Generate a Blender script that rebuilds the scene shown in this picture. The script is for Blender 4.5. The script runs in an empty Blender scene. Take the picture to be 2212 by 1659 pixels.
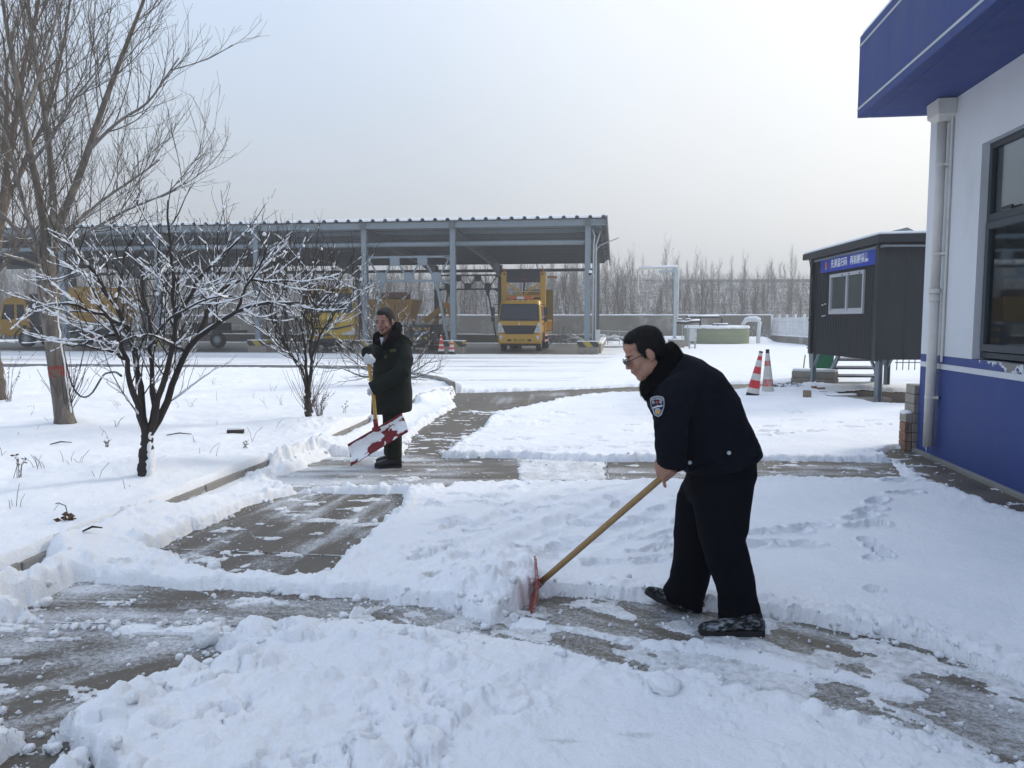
import bpy, bmesh, math, random
import numpy as np
from mathutils import Vector, Matrix, Euler
R = math.radians
sc = bpy.context.scene
COL = sc.collection
# ------------------------------------------------------------------ camera, sky, sun, exposure
EYE = 1.62; FOC = 1663.0; PITCH = math.atan((829.5-692)/1663.0)
cd = bpy.data.cameras.new('camera'); cam = bpy.data.objects.new('camera', cd); COL.objects.link(cam)
cd.sensor_width = 36; cd.lens = 36*FOC/2212; cd.clip_start = 0.05; cd.clip_end = 3000
cam.location = (0, 0, EYE); cam.rotation_euler = (R(90)-PITCH, 0, 0)
sc.camera = cam
SUN_AZ = R(62); SUN_EL = R(30)          # to the right of the view, behind thin cloud
sund = Vector((math.sin(SUN_AZ)*math.cos(SUN_EL), math.cos(SUN_AZ)*math.cos(SUN_EL), math.sin(SUN_EL)))
W = bpy.data.worlds.new('World'); sc.world = W; W.use_nodes = True
def mk_world():
    nt = W.node_tree; nt.nodes.clear(); N = nt.nodes.new; L = nt.links.new
    out = N('ShaderNodeOutputWorld'); bg = N('ShaderNodeBackground'); L(bg.outputs[0], out.inputs[0])
    sky = N('ShaderNodeTexSky'); sky.sky_type = 'NISHITA'; sky.sun_disc = False
    sky.sun_elevation = SUN_EL; sky.sun_rotation = SUN_AZ; sky.dust_density = 3; sky.air_density = 1.2; sky.ozone_density = 2
    tc = N('ShaderNodeTexCoord'); nrm = N('ShaderNodeVectorMath'); nrm.operation = 'NORMALIZE'; L(tc.outputs['Generated'], nrm.inputs[0])
    sep = N('ShaderNodeSeparateXYZ'); L(nrm.outputs[0], sep.inputs[0])
    r1 = N('ShaderNodeValToRGB'); L(sep.outputs[2], r1.inputs[0])     # cloud veil by height
    e = r1.color_ramp.elements
    e[0].position = 0.0; e[0].color = (.575, .60, .62, 1); e[1].position = .75; e[1].color = (.66, .83, 1.15, 1)
    m = e.new(.28); m.color = (.575, .675, .81, 1)
    m = e.new(.12); m.color = (.57, .60, .64, 1)
    dot = N('ShaderNodeVectorMath'); dot.operation = 'DOT_PRODUCT'; L(nrm.outputs[0], dot.inputs[0]); dot.inputs[1].default_value = sund
    mp = N('ShaderNodeMapRange'); L(dot.outputs['Value'], mp.inputs[0]); mp.inputs[1].default_value = .25; mp.inputs[2].default_value = 1.0
    mp.interpolation_type = 'SMOOTHSTEP'
    glow = N('ShaderNodeMixRGB'); glow.blend_type = 'MIX'; L(mp.outputs[0], glow.inputs[0]); L(r1.outputs[0], glow.inputs[1]); glow.inputs[2].default_value = (1.06, 1.04, .99, 1)
    no = N('ShaderNodeTexNoise'); no.inputs['Scale'].default_value = 1.6; no.inputs['Detail'].default_value = 4; L(nrm.outputs[0], no.inputs['Vector'])
    nm = N('ShaderNodeMapRange'); L(no.outputs[0], nm.inputs[0]); nm.inputs[1].default_value = .3; nm.inputs[2].default_value = .7; nm.inputs[3].default_value = .96; nm.inputs[4].default_value = 1.04
    mul = N('ShaderNodeVectorMath'); mul.operation = 'SCALE'; L(glow.outputs[0], mul.inputs[0]); L(nm.outputs[0], mul.inputs['Scale'])
    s2 = N('ShaderNodeVectorMath'); s2.operation = 'SCALE'; L(sky.outputs[0], s2.inputs[0]); s2.inputs['Scale'].default_value = .08
    mx = N('ShaderNodeMixRGB'); mx.inputs[0].default_value = .85; L(s2.outputs[0], mx.inputs[1]); L(mul.outputs[0], mx.inputs[2])
    L(mx.outputs[0], bg.inputs[0]); bg.inputs[1].default_value = 1.0
mk_world()
sl = bpy.data.lights.new('sun', 'SUN'); sl.energy = 1.7; sl.angle = R(12); sl.color = (1, .94, .85)
so = bpy.data.objects.new('sun', sl); COL.objects.link(so); so.rotation_euler = (-sund).to_track_quat('-Z', 'Y').to_euler(); so.location = (20, 10, 30)
sc.view_settings.view_transform = 'Standard'; sc.view_settings.look = 'None'; sc.view_settings.exposure = 0.36; sc.view_settings.gamma = 1
sc.view_settings.use_curve_mapping = False
sc.render.engine = 'CYCLES'
cy = sc.cycles
cy.use_denoising = True; cy.max_bounces = 7; cy.diffuse_bounces = 3; cy.glossy_bounces = 3; cy.transmission_bounces = 4; cy.volume_bounces = 0
cy.transparent_max_bounces = 8; cy.caustics_reflective = False; cy.caustics_refractive = False; cy.use_adaptive_sampling = True; cy.adaptive_threshold = .015
HAZE_DENSITY = 0.0033

# ------------------------------------------------------------------ geometry helpers
_cp, _sp = math.cos(PITCH), math.sin(PITCH)
def ray(x, y):
    a, b = (x-1106)/FOC, (829.5-y)/FOC
    return Vector((a, _cp+b*_sp, -_sp+b*_cp))
def G(x, y, z=0.0):            # where the sight line of a photo point meets height z
    d = ray(x, y); t = (z-EYE)/d.z; return Vector((d.x*t, d.y*t, z))
def P(x, y, Y):                # ... and where it meets distance Y
    d = ray(x, y); t = Y/d.y; return Vector((d.x*t, Y, EYE+d.z*t))
def lerp(a, b, t): return a+(b-a)*t

class MB:
    def __init__(s): s.v = []; s.f = []; s.mi = []; s.cur = 0
    def add(s, vs, fs):
        o = len(s.v); s.v += [tuple(v) for v in vs]; s.f += [tuple(i+o for i in f) for f in fs]; s.mi += [s.cur]*len(fs); return s
    def frame(s, c, size, M=None):
        sx, sy, sz = [a/2 for a in size]; c = Vector(c)
        vs = [Vector((x*sx, y*sy, z*sz)) for z in (-1, 1) for y in (-1, 1) for x in (-1, 1)]
        if M is not None: vs = [M @ v for v in vs]
        return s.add([c+v for v in vs], [(0,2,3,1),(4,5,7,6),(0,1,5,4),(2,6,7,3),(0,4,6,2),(1,3,7,5)])
    box = frame
    def bar(s, a, b, w, h, up=(0, 0, 1)):      # rectangular bar from a to b, w sideways, h along up
        a, b = Vector(a), Vector(b); d = (b-a); L = d.length; d.normalize(); up = Vector(up)
        if abs(d.dot(up)) > .99: up = Vector((0, 1, 0))
        sd = d.cross(up).normalized(); u = sd.cross(d)
        M = Matrix((sd, d, u)).transposed()
        return s.box((a+b)/2, (w, L, h), M)
    def tube(s, pts, rs, n=8, cap=True, sq=1.0):
        pts = [Vector(p) for p in pts]
        if not hasattr(rs, '__len__'): rs = [rs]*len(pts)
        vs = []; fs = []; pu = None
        for i, p in enumerate(pts):
            d = (pts[min(i+1, len(pts)-1)]-pts[max(i-1, 0)])
            if d.length < 1e-9: d = Vector((0, 0, 1))
            d.normalize()
            if pu is None:
                pu = Vector((0, 0, 1)) if abs(d.z) < .9 else Vector((1, 0, 0))
            u = (pu-d*pu.dot(d)).normalized(); w = d.cross(u); pu = u
            for k in range(n):
                a = 2*math.pi*k/n; vs.append(p+(u*math.cos(a)+w*math.sin(a)*sq)*rs[i])
        for i in range(len(pts)-1):
            for k in range(n):
                k2 = (k+1) % n; fs.append((i*n+k, i*n+k2, (i+1)*n+k2, (i+1)*n+k))
        if cap: fs.append(tuple(range(n-1, -1, -1))); fs.append(tuple((len(pts)-1)*n+k for k in range(n)))
        return s.add(vs, fs)
    def cyl(s, a, b, r, r2=None, n=16): return s.tube([a, b], [r, r if r2 is None else r2], n)
    def ball(s, c, r, M=None, nu=14, nv=9):
        c = Vector(c); r = Vector((r, r, r)) if not hasattr(r, '__len__') else Vector(r)
        vs = [Vector((0, 0, -1))]
        for j in range(1, nv):
            t = -math.pi/2+math.pi*j/nv
            for i in range(nu): vs.append(Vector((math.cos(t)*math.cos(2*math.pi*i/nu), math.cos(t)*math.sin(2*math.pi*i/nu), math.sin(t))))
        vs.append(Vector((0, 0, 1)))
        vs = [Vector((v.x*r.x, v.y*r.y, v.z*r.z)) for v in vs]
        if M is not None: vs = [M @ v for v in vs]
        fs = [(0, 1+(i+1) % nu, 1+i) for i in range(nu)]
        for j in range(nv-2):
            for i in range(nu):
                a = 1+j*nu+i; b = 1+j*nu+(i+1) % nu; fs.append((a, b, b+nu, a+nu))
        t = len(vs)-1; o = 1+(nv-2)*nu
        fs += [(o+i, o+(i+1) % nu, t) for i in range(nu)]
        return s.add([c+v for v in vs], fs)
    def prism(s, poly, a, b):        # poly: list of Vector in plane; extruded by vector (b-a)
        a, b = Vector(a), Vector(b); n = len(poly)
        vs = [Vector(p)+a for p in poly]+[Vector(p)+b for p in poly]
        fs = [tuple(range(n-1, -1, -1)), tuple(range(n, 2*n))]+[(i, (i+1) % n, n+(i+1) % n, n+i) for i in range(n)]
        return s.add(vs, fs)
    def ring(s, secs, cap=True):     # loft through equal-length rings
        n = len(secs[0]); vs = [v for r in secs for v in r]; fs = []
        for i in range(len(secs)-1):
            for k in range(n): k2 = (k+1) % n; fs.append((i*n+k, i*n+k2, (i+1)*n+k2, (i+1)*n+k))
        if cap: fs.append(tuple(range(n-1, -1, -1))); fs.append(tuple((len(secs)-1)*n+k for k in range(n)))
        return s.add(vs, fs)
    def build(s, name, mat, parent=None, smooth=False, bev=0, M=None, fix=True):
        me = bpy.data.meshes.new(name); vs = s.v if M is None else [tuple(M @ Vector(v)) for v in s.v]
        me.from_pydata(vs, [], s.f)
        if fix and len(s.f) < 30000:
            bm = bmesh.new(); bm.from_mesh(me); bmesh.ops.recalc_face_normals(bm, faces=bm.faces); bm.to_mesh(me); bm.free()
        for m in (mat if isinstance(mat, (list, tuple)) else [mat]): me.materials.append(m)
        if max(s.mi or [0]) > 0: me.polygons.foreach_set('material_index', s.mi)
        if smooth: me.polygons.foreach_set('use_smooth', [True]*len(me.polygons))
        return link(name, me, parent, bev)
def link(name, me, parent=None, bev=0):
    o = bpy.data.objects.new(name, me); COL.objects.link(o)
    if parent is not None: o.parent = parent
    if bev:
        b = o.modifiers.new('bevel', 'BEVEL'); b.width = bev; b.segments = 2; b.limit_method = 'ANGLE'; b.angle_limit = R(40)
    return o
def tag(o, label=None, cat=None, group=None, kind=None):
    if label: o['label'] = label
    if cat: o['category'] = cat
    if group: o['group'] = group
    if kind: o['kind'] = kind
    return o
def thing(name, label, cat, loc=(0, 0, 0), rz=0, group=None):
    o = bpy.data.objects.new(name, None); COL.objects.link(o); o.location = loc; o.rotation_euler = (0, 0, rz); o.empty_display_size = .1
    return tag(o, label, cat, group)
def kids(o): return [c for c in bpy.data.objects if c.parent is o]
def copy_tree(o, parent=None):
    c = o.copy(); COL.objects.link(c); c.parent = parent
    for ch in list(o.children): copy_tree(ch, c)
    return c
def text_mesh(name, body, size, mat, parent, M, depth=.002, align='CENTER'):
    cu = bpy.data.curves.new(name, 'FONT'); cu.body = body; cu.size = size; cu.extrude = depth; cu.align_x = align; cu.align_y = 'CENTER'
    cu.offset = size*.012
    t = bpy.data.objects.new(name+'_tmp', cu); COL.objects.link(t)
    dg = bpy.context.evaluated_depsgraph_get(); me = bpy.data.meshes.new_from_object(t.evaluated_get(dg)); bpy.data.objects.remove(t); bpy.data.curves.remove(cu)
    me.transform(M); me.materials.clear(); me.materials.append(mat); me.name = name
    return link(name, me, parent)

# ------------------------------------------------------------------ materials
def pm(name, col, rough=.7, metal=0., var=.12, vscale=3., bump=0., bscale=40., spec=.3, col2=None, c2thr=(.55, .7), c2scale=2., coat=0, stretch=None, sheen=0):
    m = bpy.data.materials.new(name); m.use_nodes = True; nt = m.node_tree; N = nt.nodes.new; L = nt.links.new
    b = nt.nodes['Principled BSDF']; b.inputs['Roughness'].default_value = rough; b.inputs['Metallic'].default_value = metal
    b.inputs['Specular IOR Level'].default_value = spec
    if coat: b.inputs['Coat Weight'].default_value = coat; b.inputs['Coat Roughness'].default_value = .2
    if sheen: b.inputs['Sheen Weight'].default_value = sheen; b.inputs['Sheen Roughness'].default_value = .5
    tc = N('ShaderNodeTexCoord'); vec = tc.outputs['Object']
    if stretch:
        mp = N('ShaderNodeMapping'); L(vec, mp.inputs[0]); mp.inputs['Scale'].default_value = stretch; vec = mp.outputs[0]
    n = N('ShaderNodeTexNoise'); n.inputs['Scale'].default_value = vscale; n.inputs['Detail'].default_value = 6; n.inputs['Roughness'].default_value = .65; L(vec, n.inputs['Vector'])
    mr = N('ShaderNodeMapRange'); L(n.outputs[0], mr.inputs[0]); mr.inputs[1].default_value = .25; mr.inputs[2].default_value = .75; mr.inputs[3].default_value = 1-var; mr.inputs[4].default_value = 1+var
    sc_ = N('ShaderNodeVectorMath'); sc_.operation = 'SCALE'; sc_.inputs[0].default_value = col[:3]; L(mr.outputs[0], sc_.inputs['Scale'])
    c = sc_.outputs[0]
    if col2 is not None:
        n2 = N('ShaderNodeTexNoise'); n2.inputs['Scale'].default_value = c2scale; n2.inputs['Detail'].default_value = 8; n2.inputs['Roughness'].default_value = .7; L(vec, n2.inputs['Vector'])
        r2 = N('ShaderNodeMapRange'); L(n2.outputs[0], r2.inputs[0]); r2.inputs[1].default_value = c2thr[0]; r2.inputs[2].default_value = c2thr[1]; r2.clamp = True
        mx = N('ShaderNodeMixRGB'); L(r2.outputs[0], mx.inputs[0]); L(c, mx.inputs[1]); mx.inputs[2].default_value = (*col2[:3], 1); c = mx.outputs[0]
    L(c, b.inputs['Base Color'])
    rr = N('ShaderNodeMapRange'); L(n.outputs[0], rr.inputs[0]); rr.inputs[1].default_value = .3; rr.inputs[2].default_value = .7
    rr.inputs[3].default_value = max(.02, rough-.08); rr.inputs[4].default_value = min(1, rough+.08); L(rr.outputs[0], b.inputs['Roughness'])
    if bump:
        nb = N('ShaderNodeTexNoise'); nb.inputs['Scale'].default_value = bscale; nb.inputs['Detail'].default_value = 5; L(vec, nb.inputs['Vector'])
        bp = N('ShaderNodeBump'); bp.inputs['Strength'].default_value = min(1, bump); bp.inputs['Distance'].default_value = .01; L(nb.outputs[0], bp.inputs['Height']); L(bp.outputs[0], b.inputs['Normal'])
    return m
def glass(name, col=(.02, .025, .03), rough=.06):
    m = bpy.data.materials.new(name); m.use_nodes = True; b = m.node_tree.nodes['Principled BSDF']
    b.inputs['Base Color'].default_value = (*col, 1); b.inputs['Roughness'].default_value = rough; b.inputs['Specular IOR Level'].default_value = .35
    return m
def clear_glass(name):
    m = bpy.data.materials.new(name); m.use_nodes = True; nt = m.node_tree; nt.nodes.clear(); N = nt.nodes.new; L = nt.links.new
    o = N('ShaderNodeOutputMaterial'); mx = N('ShaderNodeMixShader'); tr = N('ShaderNodeBsdfTransparent'); gl = N('ShaderNodeBsdfGlossy'); gl.inputs['Roughness'].default_value = .03
    tr.inputs[0].default_value = (.72, .78, .78, 1); gl.inputs[0].default_value = (.9, .95, 1, 1)
    lw = N('ShaderNodeLayerWeight'); lw.inputs[0].default_value = .35
    mr = N('ShaderNodeMapRange'); L(lw.outputs['Fresnel'], mr.inputs[0]); mr.inputs[3].default_value = .10; mr.inputs[4].default_value = .9
    L(mr.outputs[0], mx.inputs[0]); L(tr.outputs[0], mx.inputs[1]); L(gl.outputs[0], mx.inputs[2]); L(mx.outputs[0], o.inputs[0])
    return m
M_ = {}
M_['concrete'] = pm('concrete', (.26, .25, .23), .8, var=.22, vscale=2, bump=.4, bscale=60, col2=(.16, .155, .145), c2thr=(.5, .75))
M_['concrete_wall'] = pm('weathered_render', (.20, .183, .155), .85, var=.25, vscale=.6, bump=.3, bscale=12, col2=(.36, .35, .33), c2thr=(.52, .62), c2scale=.5)
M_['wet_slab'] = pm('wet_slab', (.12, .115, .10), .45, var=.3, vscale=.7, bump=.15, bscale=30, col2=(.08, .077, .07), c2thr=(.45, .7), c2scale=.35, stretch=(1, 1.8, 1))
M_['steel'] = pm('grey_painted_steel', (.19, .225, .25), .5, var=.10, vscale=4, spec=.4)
M_['steel_dark'] = pm('dark_shaded_steel', (.11, .125, .135), .55, var=.12, vscale=4)  # dark steel parts, and under-roof members with their shade put into the colour
M_['galv'] = pm('galvanised_steel', (.38, .42, .45), .4, .4, var=.12, vscale=10)
M_['sheet'] = pm('roof_sheet', (.12, .135, .15), .5, var=.1, vscale=2)
M_['yellow'] = pm('truck_yellow', (.56, .31, .028), .4, var=.08, vscale=2, coat=.3, col2=(.36, .20, .03), c2thr=(.58, .8), c2scale=1.5)
M_['yellow2'] = pm('lemon_truck_yellow', (.60, .40, .035), .4, var=.08, vscale=2, coat=.3, col2=(.40, .25, .04), c2thr=(.55, .8), c2scale=1.5)
M_['ochre'] = pm('worn_ochre', (.36, .20, .04), .65, var=.25, vscale=2, col2=(.14, .09, .05), c2thr=(.5, .7))
M_['black'] = pm('black_plastic', (.018, .019, .021), .45, var=.15, spec=.4)
M_['rubber'] = pm('rubber', (.022, .022, .023), .85, var=.2, bump=.3, bscale=20)
M_['glass'] = glass('dark_glass', (.018, .025, .032))
M_['lamp'] = pm('lamp_lens', (.62, .64, .66), .15, var=.2, vscale=30, spec=.6)
M_['amber'] = pm('amber_lens', (.55, .13, .03), .3, var=.2, vscale=30, spec=.5)
M_['white_paint'] = pm('white_paint', (.74, .75, .76), .6, var=.05, vscale=2)
M_['red'] = pm('red_reflective', (.52, .035, .04), .5, var=.12, vscale=12, col2=(.3, .05, .05), c2thr=(.55, .75), c2scale=9)
M_['blue_sign'] = pm('blue_banner', (.02, .05, .36), .5, var=.06)
M_['white_letter'] = pm('white_lettering', (.8, .82, .85), .6, var=.02)
M_['black_letter'] = pm('black_lettering', (.03, .03, .03), .7, var=.02)
M_['wood'] = pm('ash_handle', (.30, .19, .085), .55, var=.28, vscale=9, stretch=(9, 9, .6), bump=.2, bscale=60)
M_['wood_yellow'] = pm('yellow_wood_handle', (.40, .24, .07), .6, var=.25, vscale=14, bump=.2, bscale=60)
M_['bark'] = pm('willow_bark', (.13, .112, .095), .9, var=.4, vscale=6, bump=1, bscale=14, stretch=(3, 3, .6), col2=(.26, .22, .18), c2thr=(.5, .7), c2scale=3)
M_['bark_dark'] = pm('plum_bark', (.035, .028, .024), .85, var=.4, vscale=12, bump=.8, bscale=30)
M_['twig'] = pm('willow_twig', (.10, .085, .068), .8, var=.3, vscale=8)
M_['poplar'] = pm('poplar_bark', (.17, .155, .14), .9, var=.3, vscale=5)  # lightened so distant trees look fainter: some haze is put into the colour
M_['leaf_dead'] = pm('dead_leaf', (.11, .06, .032), .85, var=.35, vscale=20)
M_['brick'] = pm('red_brick', (.24, .13, .085), .9, var=.3, vscale=8, bump=.5, bscale=50, col2=(.34, .31, .27), c2thr=(.5, .75), c2scale=5)
M_['block'] = pm('concrete_block', (.28, .255, .22), .9, var=.2, vscale=9, bump=.6, bscale=60)
M_['soil'] = pm('bare_soil', (.045, .038, .03), .95, var=.4, vscale=10, bump=1, bscale=25)
M_['green_plastic'] = pm('green_plastic', (.012, .13, .062), .45, var=.1, vscale=4)
M_['tank'] = pm('frp_tank', (.22, .245, .15), .5, var=.16, vscale=3, stretch=(.4, .4, 14), col2=(.31, .32, .19), c2thr=(.5, .8), c2scale=.5)
M_['cabinet'] = pm('cabinet_grey', (.48, .50, .50), .5, var=.06)
M_['booth'] = pm('booth_sheet', (.024, .027, .032), .45, var=.18, vscale=2.5, stretch=(1, 1, .3), col2=(.045, .040, .039), c2thr=(.5, .8), c2scale=1.2)
M_['alu'] = pm('aluminium', (.55, .57, .6), .35, .3, var=.05)
M_['white_pvc'] = pm('white_pvc', (.60, .585, .55), .45, var=.08, vscale=5, col2=(.42, .40, .37), c2thr=(.58, .8), c2scale=4)
M_['picket'] = pm('white_picket', (.72, .74, .76), .5, var=.05)
M_['red_mark'] = pm('red_paint_mark', (.24, .035, .03), .9, var=.35, vscale=20, col2=(.15, .115, .085), c2thr=(.46, .54), c2scale=9)

def snow_mat(name, attr=False):
    m = bpy.data.materials.new(name); m.use_nodes = True; nt = m.node_tree; N = nt.nodes.new; L = nt.links.new
    b = nt.nodes['Principled BSDF']; b.inputs['Roughness'].default_value = .75; b.inputs['Specular IOR Level'].default_value = .25
    tc = N('ShaderNodeTexCoord')
    n1 = N('ShaderNodeTexNoise'); n1.inputs['Scale'].default_value = 1.3; n1.inputs['Detail'].default_value = 6; L(tc.outputs['Object'], n1.inputs['Vector'])
    rmp = N('ShaderNodeValToRGB'); L(n1.outputs[0], rmp.inputs[0]); e = rmp.color_ramp.elements
    e[0].position = .3; e[0].color = (.83, .855, .89, 1); e[1].position = .7; e[1].color = (.91, .925, .945, 1)
    c = rmp.outputs[0]
    if attr:
        at = N('ShaderNodeAttribute'); at.attribute_name = 'dirt'
        n2 = N('ShaderNodeTexNoise'); n2.inputs['Scale'].default_value = 26; n2.inputs['Detail'].default_value = 8; n2.inputs['Roughness'].default_value = .75; L(tc.outputs['Object'], n2.inputs['Vector'])
        ad = N('ShaderNodeMath'); ad.operation = 'MULTIPLY_ADD'; L(n2.outputs[0], ad.inputs[0]); ad.inputs[1].default_value = .9; L(at.outputs['Fac'], ad.inputs[2])
        mr = N('ShaderNodeMapRange'); L(ad.outputs[0], mr.inputs[0]); mr.inputs[1].default_value = .72; mr.inputs[2].default_value = 1.25; mr.clamp = True
        mx = N('ShaderNodeMixRGB'); L(mr.outputs[0], mx.inputs[0]); L(c, mx.inputs[1]); mx.inputs[2].default_value = (.17, .16, .145, 1); c = mx.outputs[0]
    L(c, b.inputs['Base Color'])
    nb = N('ShaderNodeTexNoise'); nb.inputs['Scale'].default_value = 55; nb.inputs['Detail'].default_value = 8; nb.inputs['Roughness'].default_value = .7; L(tc.outputs['Object'], nb.inputs['Vector'])
    bp = N('ShaderNodeBump'); bp.inputs['Strength'].default_value = .8; bp.inputs['Distance'].default_value = .016; L(nb.outputs[0], bp.inputs['Height'])
    nb2 = N('ShaderNodeTexNoise'); nb2.inputs['Scale'].default_value = 13; nb2.inputs['Detail'].default_value = 4; L(tc.outputs['Object'], nb2.inputs['Vector'])
    bp2 = N('ShaderNodeBump'); bp2.inputs['Strength'].default_value = .3; bp2.inputs['Distance'].default_value = .03; L(nb2.outputs[0], bp2.inputs['Height']); L(bp.outputs[0], bp2.inputs['Normal'])
    L(bp2.outputs[0], b.inputs['Normal'])
    return m
M_['snow'] = snow_mat('snow'); M_['snow_ground'] = snow_mat('snow_on_ground', True)

def stripe_mat(name, ca, cb, per, axis_vec, extra_worn=True):
    m = bpy.data.materials.new(name); m.use_nodes = True; nt = m.node_tree; N = nt.nodes.new; L = nt.links.new
    b = nt.nodes['Principled BSDF']; b.inputs['Roughness'].default_value = .7
    tc = N('ShaderNodeTexCoord'); d = N('ShaderNodeVectorMath'); d.operation = 'DOT_PRODUCT'; L(tc.outputs['Object'], d.inputs[0]); d.inputs[1].default_value = axis_vec
    q = N('ShaderNodeMath'); q.operation = 'PINGPONG'; L(d.outputs['Value'], q.inputs[0]); q.inputs[1].default_value = per
    g = N('ShaderNodeMath'); g.operation = 'GREATER_THAN'; L(q.outputs[0], g.inputs[0]); g.inputs[1].default_value = per/2
    mx = N('ShaderNodeMixRGB'); L(g.outputs[0], mx.inputs[0]); mx.inputs[1].default_value = (*ca, 1); mx.inputs[2].default_value = (*cb, 1)
    n = N('ShaderNodeTexNoise'); n.inputs['Scale'].default_value = 6; n.inputs['Detail'].default_value = 8; n.inputs['Roughness'].default_value = .7; L(tc.outputs['Object'], n.inputs['Vector'])
    r = N('ShaderNodeMapRange'); L(n.outputs[0], r.inputs[0]); r.inputs[1].default_value = .56; r.inputs[2].default_value = .66
    m2 = N('ShaderNodeMixRGB'); L(r.outputs[0], m2.inputs[0]); L(mx.outputs[0], m2.inputs[1]); m2.inputs[2].default_value = (.16, .15, .13, 1)
    L(m2.outputs[0], b.inputs['Base Color']); return m
M_['hazard'] = stripe_mat('hazard_stripes', (.36, .27, .035), (.025, .025, .025), .34, (1, 0, .9))
M_['hazard_small'] = stripe_mat('small_hazard_stripes', (.50, .30, .04), (.03, .032, .036), .22, (1, 0, .8))

# ------------------------------------------------------------------ numpy noise
def _h(ix, iy, s):
    n = (ix.astype(np.int64)*374761393+iy.astype(np.int64)*668265263+s*974634777) & 0xffffffff
    n = ((n ^ (n >> 13))*1274126177) & 0xffffffff
    n = (n ^ (n >> 16)) & 0xffffff
    return (n/float(0xffffff)).astype(np.float32)
def vn(x, y, s=0):
    ix = np.floor(x); iy = np.floor(y); fx = x-ix; fy = y-iy
    fx = fx*fx*(3-2*fx); fy = fy*fy*(3-2*fy)
    a = _h(ix, iy, s); b = _h(ix+1, iy, s); c = _h(ix, iy+1, s); d = _h(ix+1, iy+1, s)
    return (a*(1-fx)+b*fx)*(1-fy)+(c*(1-fx)+d*fx)*fy
def fbm(x, y, f, oct=4, s=0, g=.5):
    r = 0; a = 1; t = 0
    for k in range(oct):
        r = r+a*vn(x*f+k*17.3, y*f-k*9.1, s+k); t += a; a *= g; f *= 2.03
    return r/t
def worley(x, y, f, s=0):
    x = x*f; y = y*f; ix = np.floor(x); iy = np.floor(y); best = np.full(x.shape, 9., np.float32); rid = np.zeros(x.shape, np.float32)
    for dx in (-1, 0, 1):
        for dy in (-1, 0, 1):
            cx = ix+dx; cy_ = iy+dy; px = cx+_h(cx, cy_, s); py = cy_+_h(cx, cy_, s+5)
            d = (x-px)**2+(y-py)**2; m = d < best; best = np.where(m, d, best); rid = np.where(m, _h(cx, cy_, s+9), rid)
    return np.sqrt(best), rid
def ss(a, b, x):
    t = np.clip((x-a)/(b-a), 0, 1); return t*t*(3-2*t)
def sdist(X, Y, poly, closed=True):      # signed distance, negative inside
    poly = [(p[0], p[1]) for p in poly]; n = len(poly); d = np.full(X.shape, 1e9); ins = np.zeros(X.shape, bool)
    for i in range(n if closed else n-1):
        ax, ay = poly[i]; bx, by = poly[(i+1) % n]; ex, ey = bx-ax, by-ay; L2 = ex*ex+ey*ey+1e-12
        t = np.clip(((X-ax)*ex+(Y-ay)*ey)/L2, 0, 1); dx = X-ax-t*ex; dy = Y-ay-t*ey; d = np.minimum(d, dx*dx+dy*dy)
        if closed:
            c = ((ay > Y) != (by > Y)); xc = ax+(Y-ay)*ex/(ey if abs(ey) > 1e-12 else 1e-12); ins ^= (c & (X < xc))
    d = np.sqrt(d); return np.where(ins, -d, d) if closed else d
def px(pts, z=0.0): return [tuple(G(x, y, z)[:2]) for x, y in pts]
# ------------------------------------------------------------------ the site grid (buildings and shed share it)
AX = R(7.8); VD = Vector((math.sin(AX), math.cos(AX), 0)); UD = Vector((-math.cos(AX), math.sin(AX), 0))   # away / leftwards
SH0 = G(1268, 765); SH0.z = 0                     # shed: front right column
def S(u, v, z=0): return SH0+UD*u+VD*v+Vector((0, 0, z))
WC = G(1980, 976); WC.z = 0                        # office building: far left corner of its long wall
WS = lambda t, o=0, z=0: WC-VD*t-UD*o*-1*-1+Vector((0, 0, z))   # t towards the camera, o to the left of the wall (outside)
def WS(t, o=0, z=0): return WC-VD*t+UD*o+Vector((0, 0, z))
# ------------------------------------------------------------------ ground: regions traced on the ground plane
RG = {}
RG['A'] = px([(610, 1018), (700, 985), (900, 985), (985, 991), (1100, 990), (1310, 999), (1640, 995), (1880, 1000), (1926, 1001), (1950, 1041), (1650, 1040), (1400, 1045), (1150, 1048), (1000, 1050), (890, 1060), (720, 1060), (640, 1064), (570, 1040)])
RG['B'] = px([(451, 1136), (548, 1090), (645, 1066), (760, 1069), (872, 1068), (858, 1110), (800, 1155), (745, 1206), (700, 1256), (610, 1258), (500, 1252), (425, 1241), (390, 1212), (326, 1194)])
RG['C'] = px([(28, 1325), (110, 1290), (172, 1256), (230, 1262), (420, 1276), (560, 1281), (700, 1290), (852, 1300), (760, 1330), (720, 1358), (600, 1362), (480, 1363), (300, 1354), (90, 1347)])
RG['D'] = px([(-200, 1400), (0, 1368), (222, 1364), (305, 1376), (417, 1397), (474, 1411), (520, 1432), (450, 1466), (350, 1496), (282, 1508), (235, 1546), (170, 1566), (120, 1598), (69, 1606), (21, 1590), (0, 1551), (-200, 1530)])
RG['E'] = px([(0, 1662), (40, 1625), (69, 1615), (149, 1607), (180, 1628), (212, 1662), (240, 1720), (0, 1720)])
RG['G'] = px([(870, 995), (878, 965), (900, 935), (940, 905), (985, 880), (972, 861), (987, 849), (1090, 847), (1252, 841), (1384, 835), (1560, 830), (1760, 829), (1760, 838), (1560, 846), (1384, 850), (1316, 853), (1235, 862), (1142, 882), (1065, 898), (1039, 930), (1000, 955), (960, 983), (930, 1000)])
RG['I'] = px([(1900, 985), (1925, 972), (1980, 968), (2060, 950), (2500, 1150), (2500, 1260), (2212, 1119), (2110, 1083), (2010, 1046), (1950, 1012)])
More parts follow.
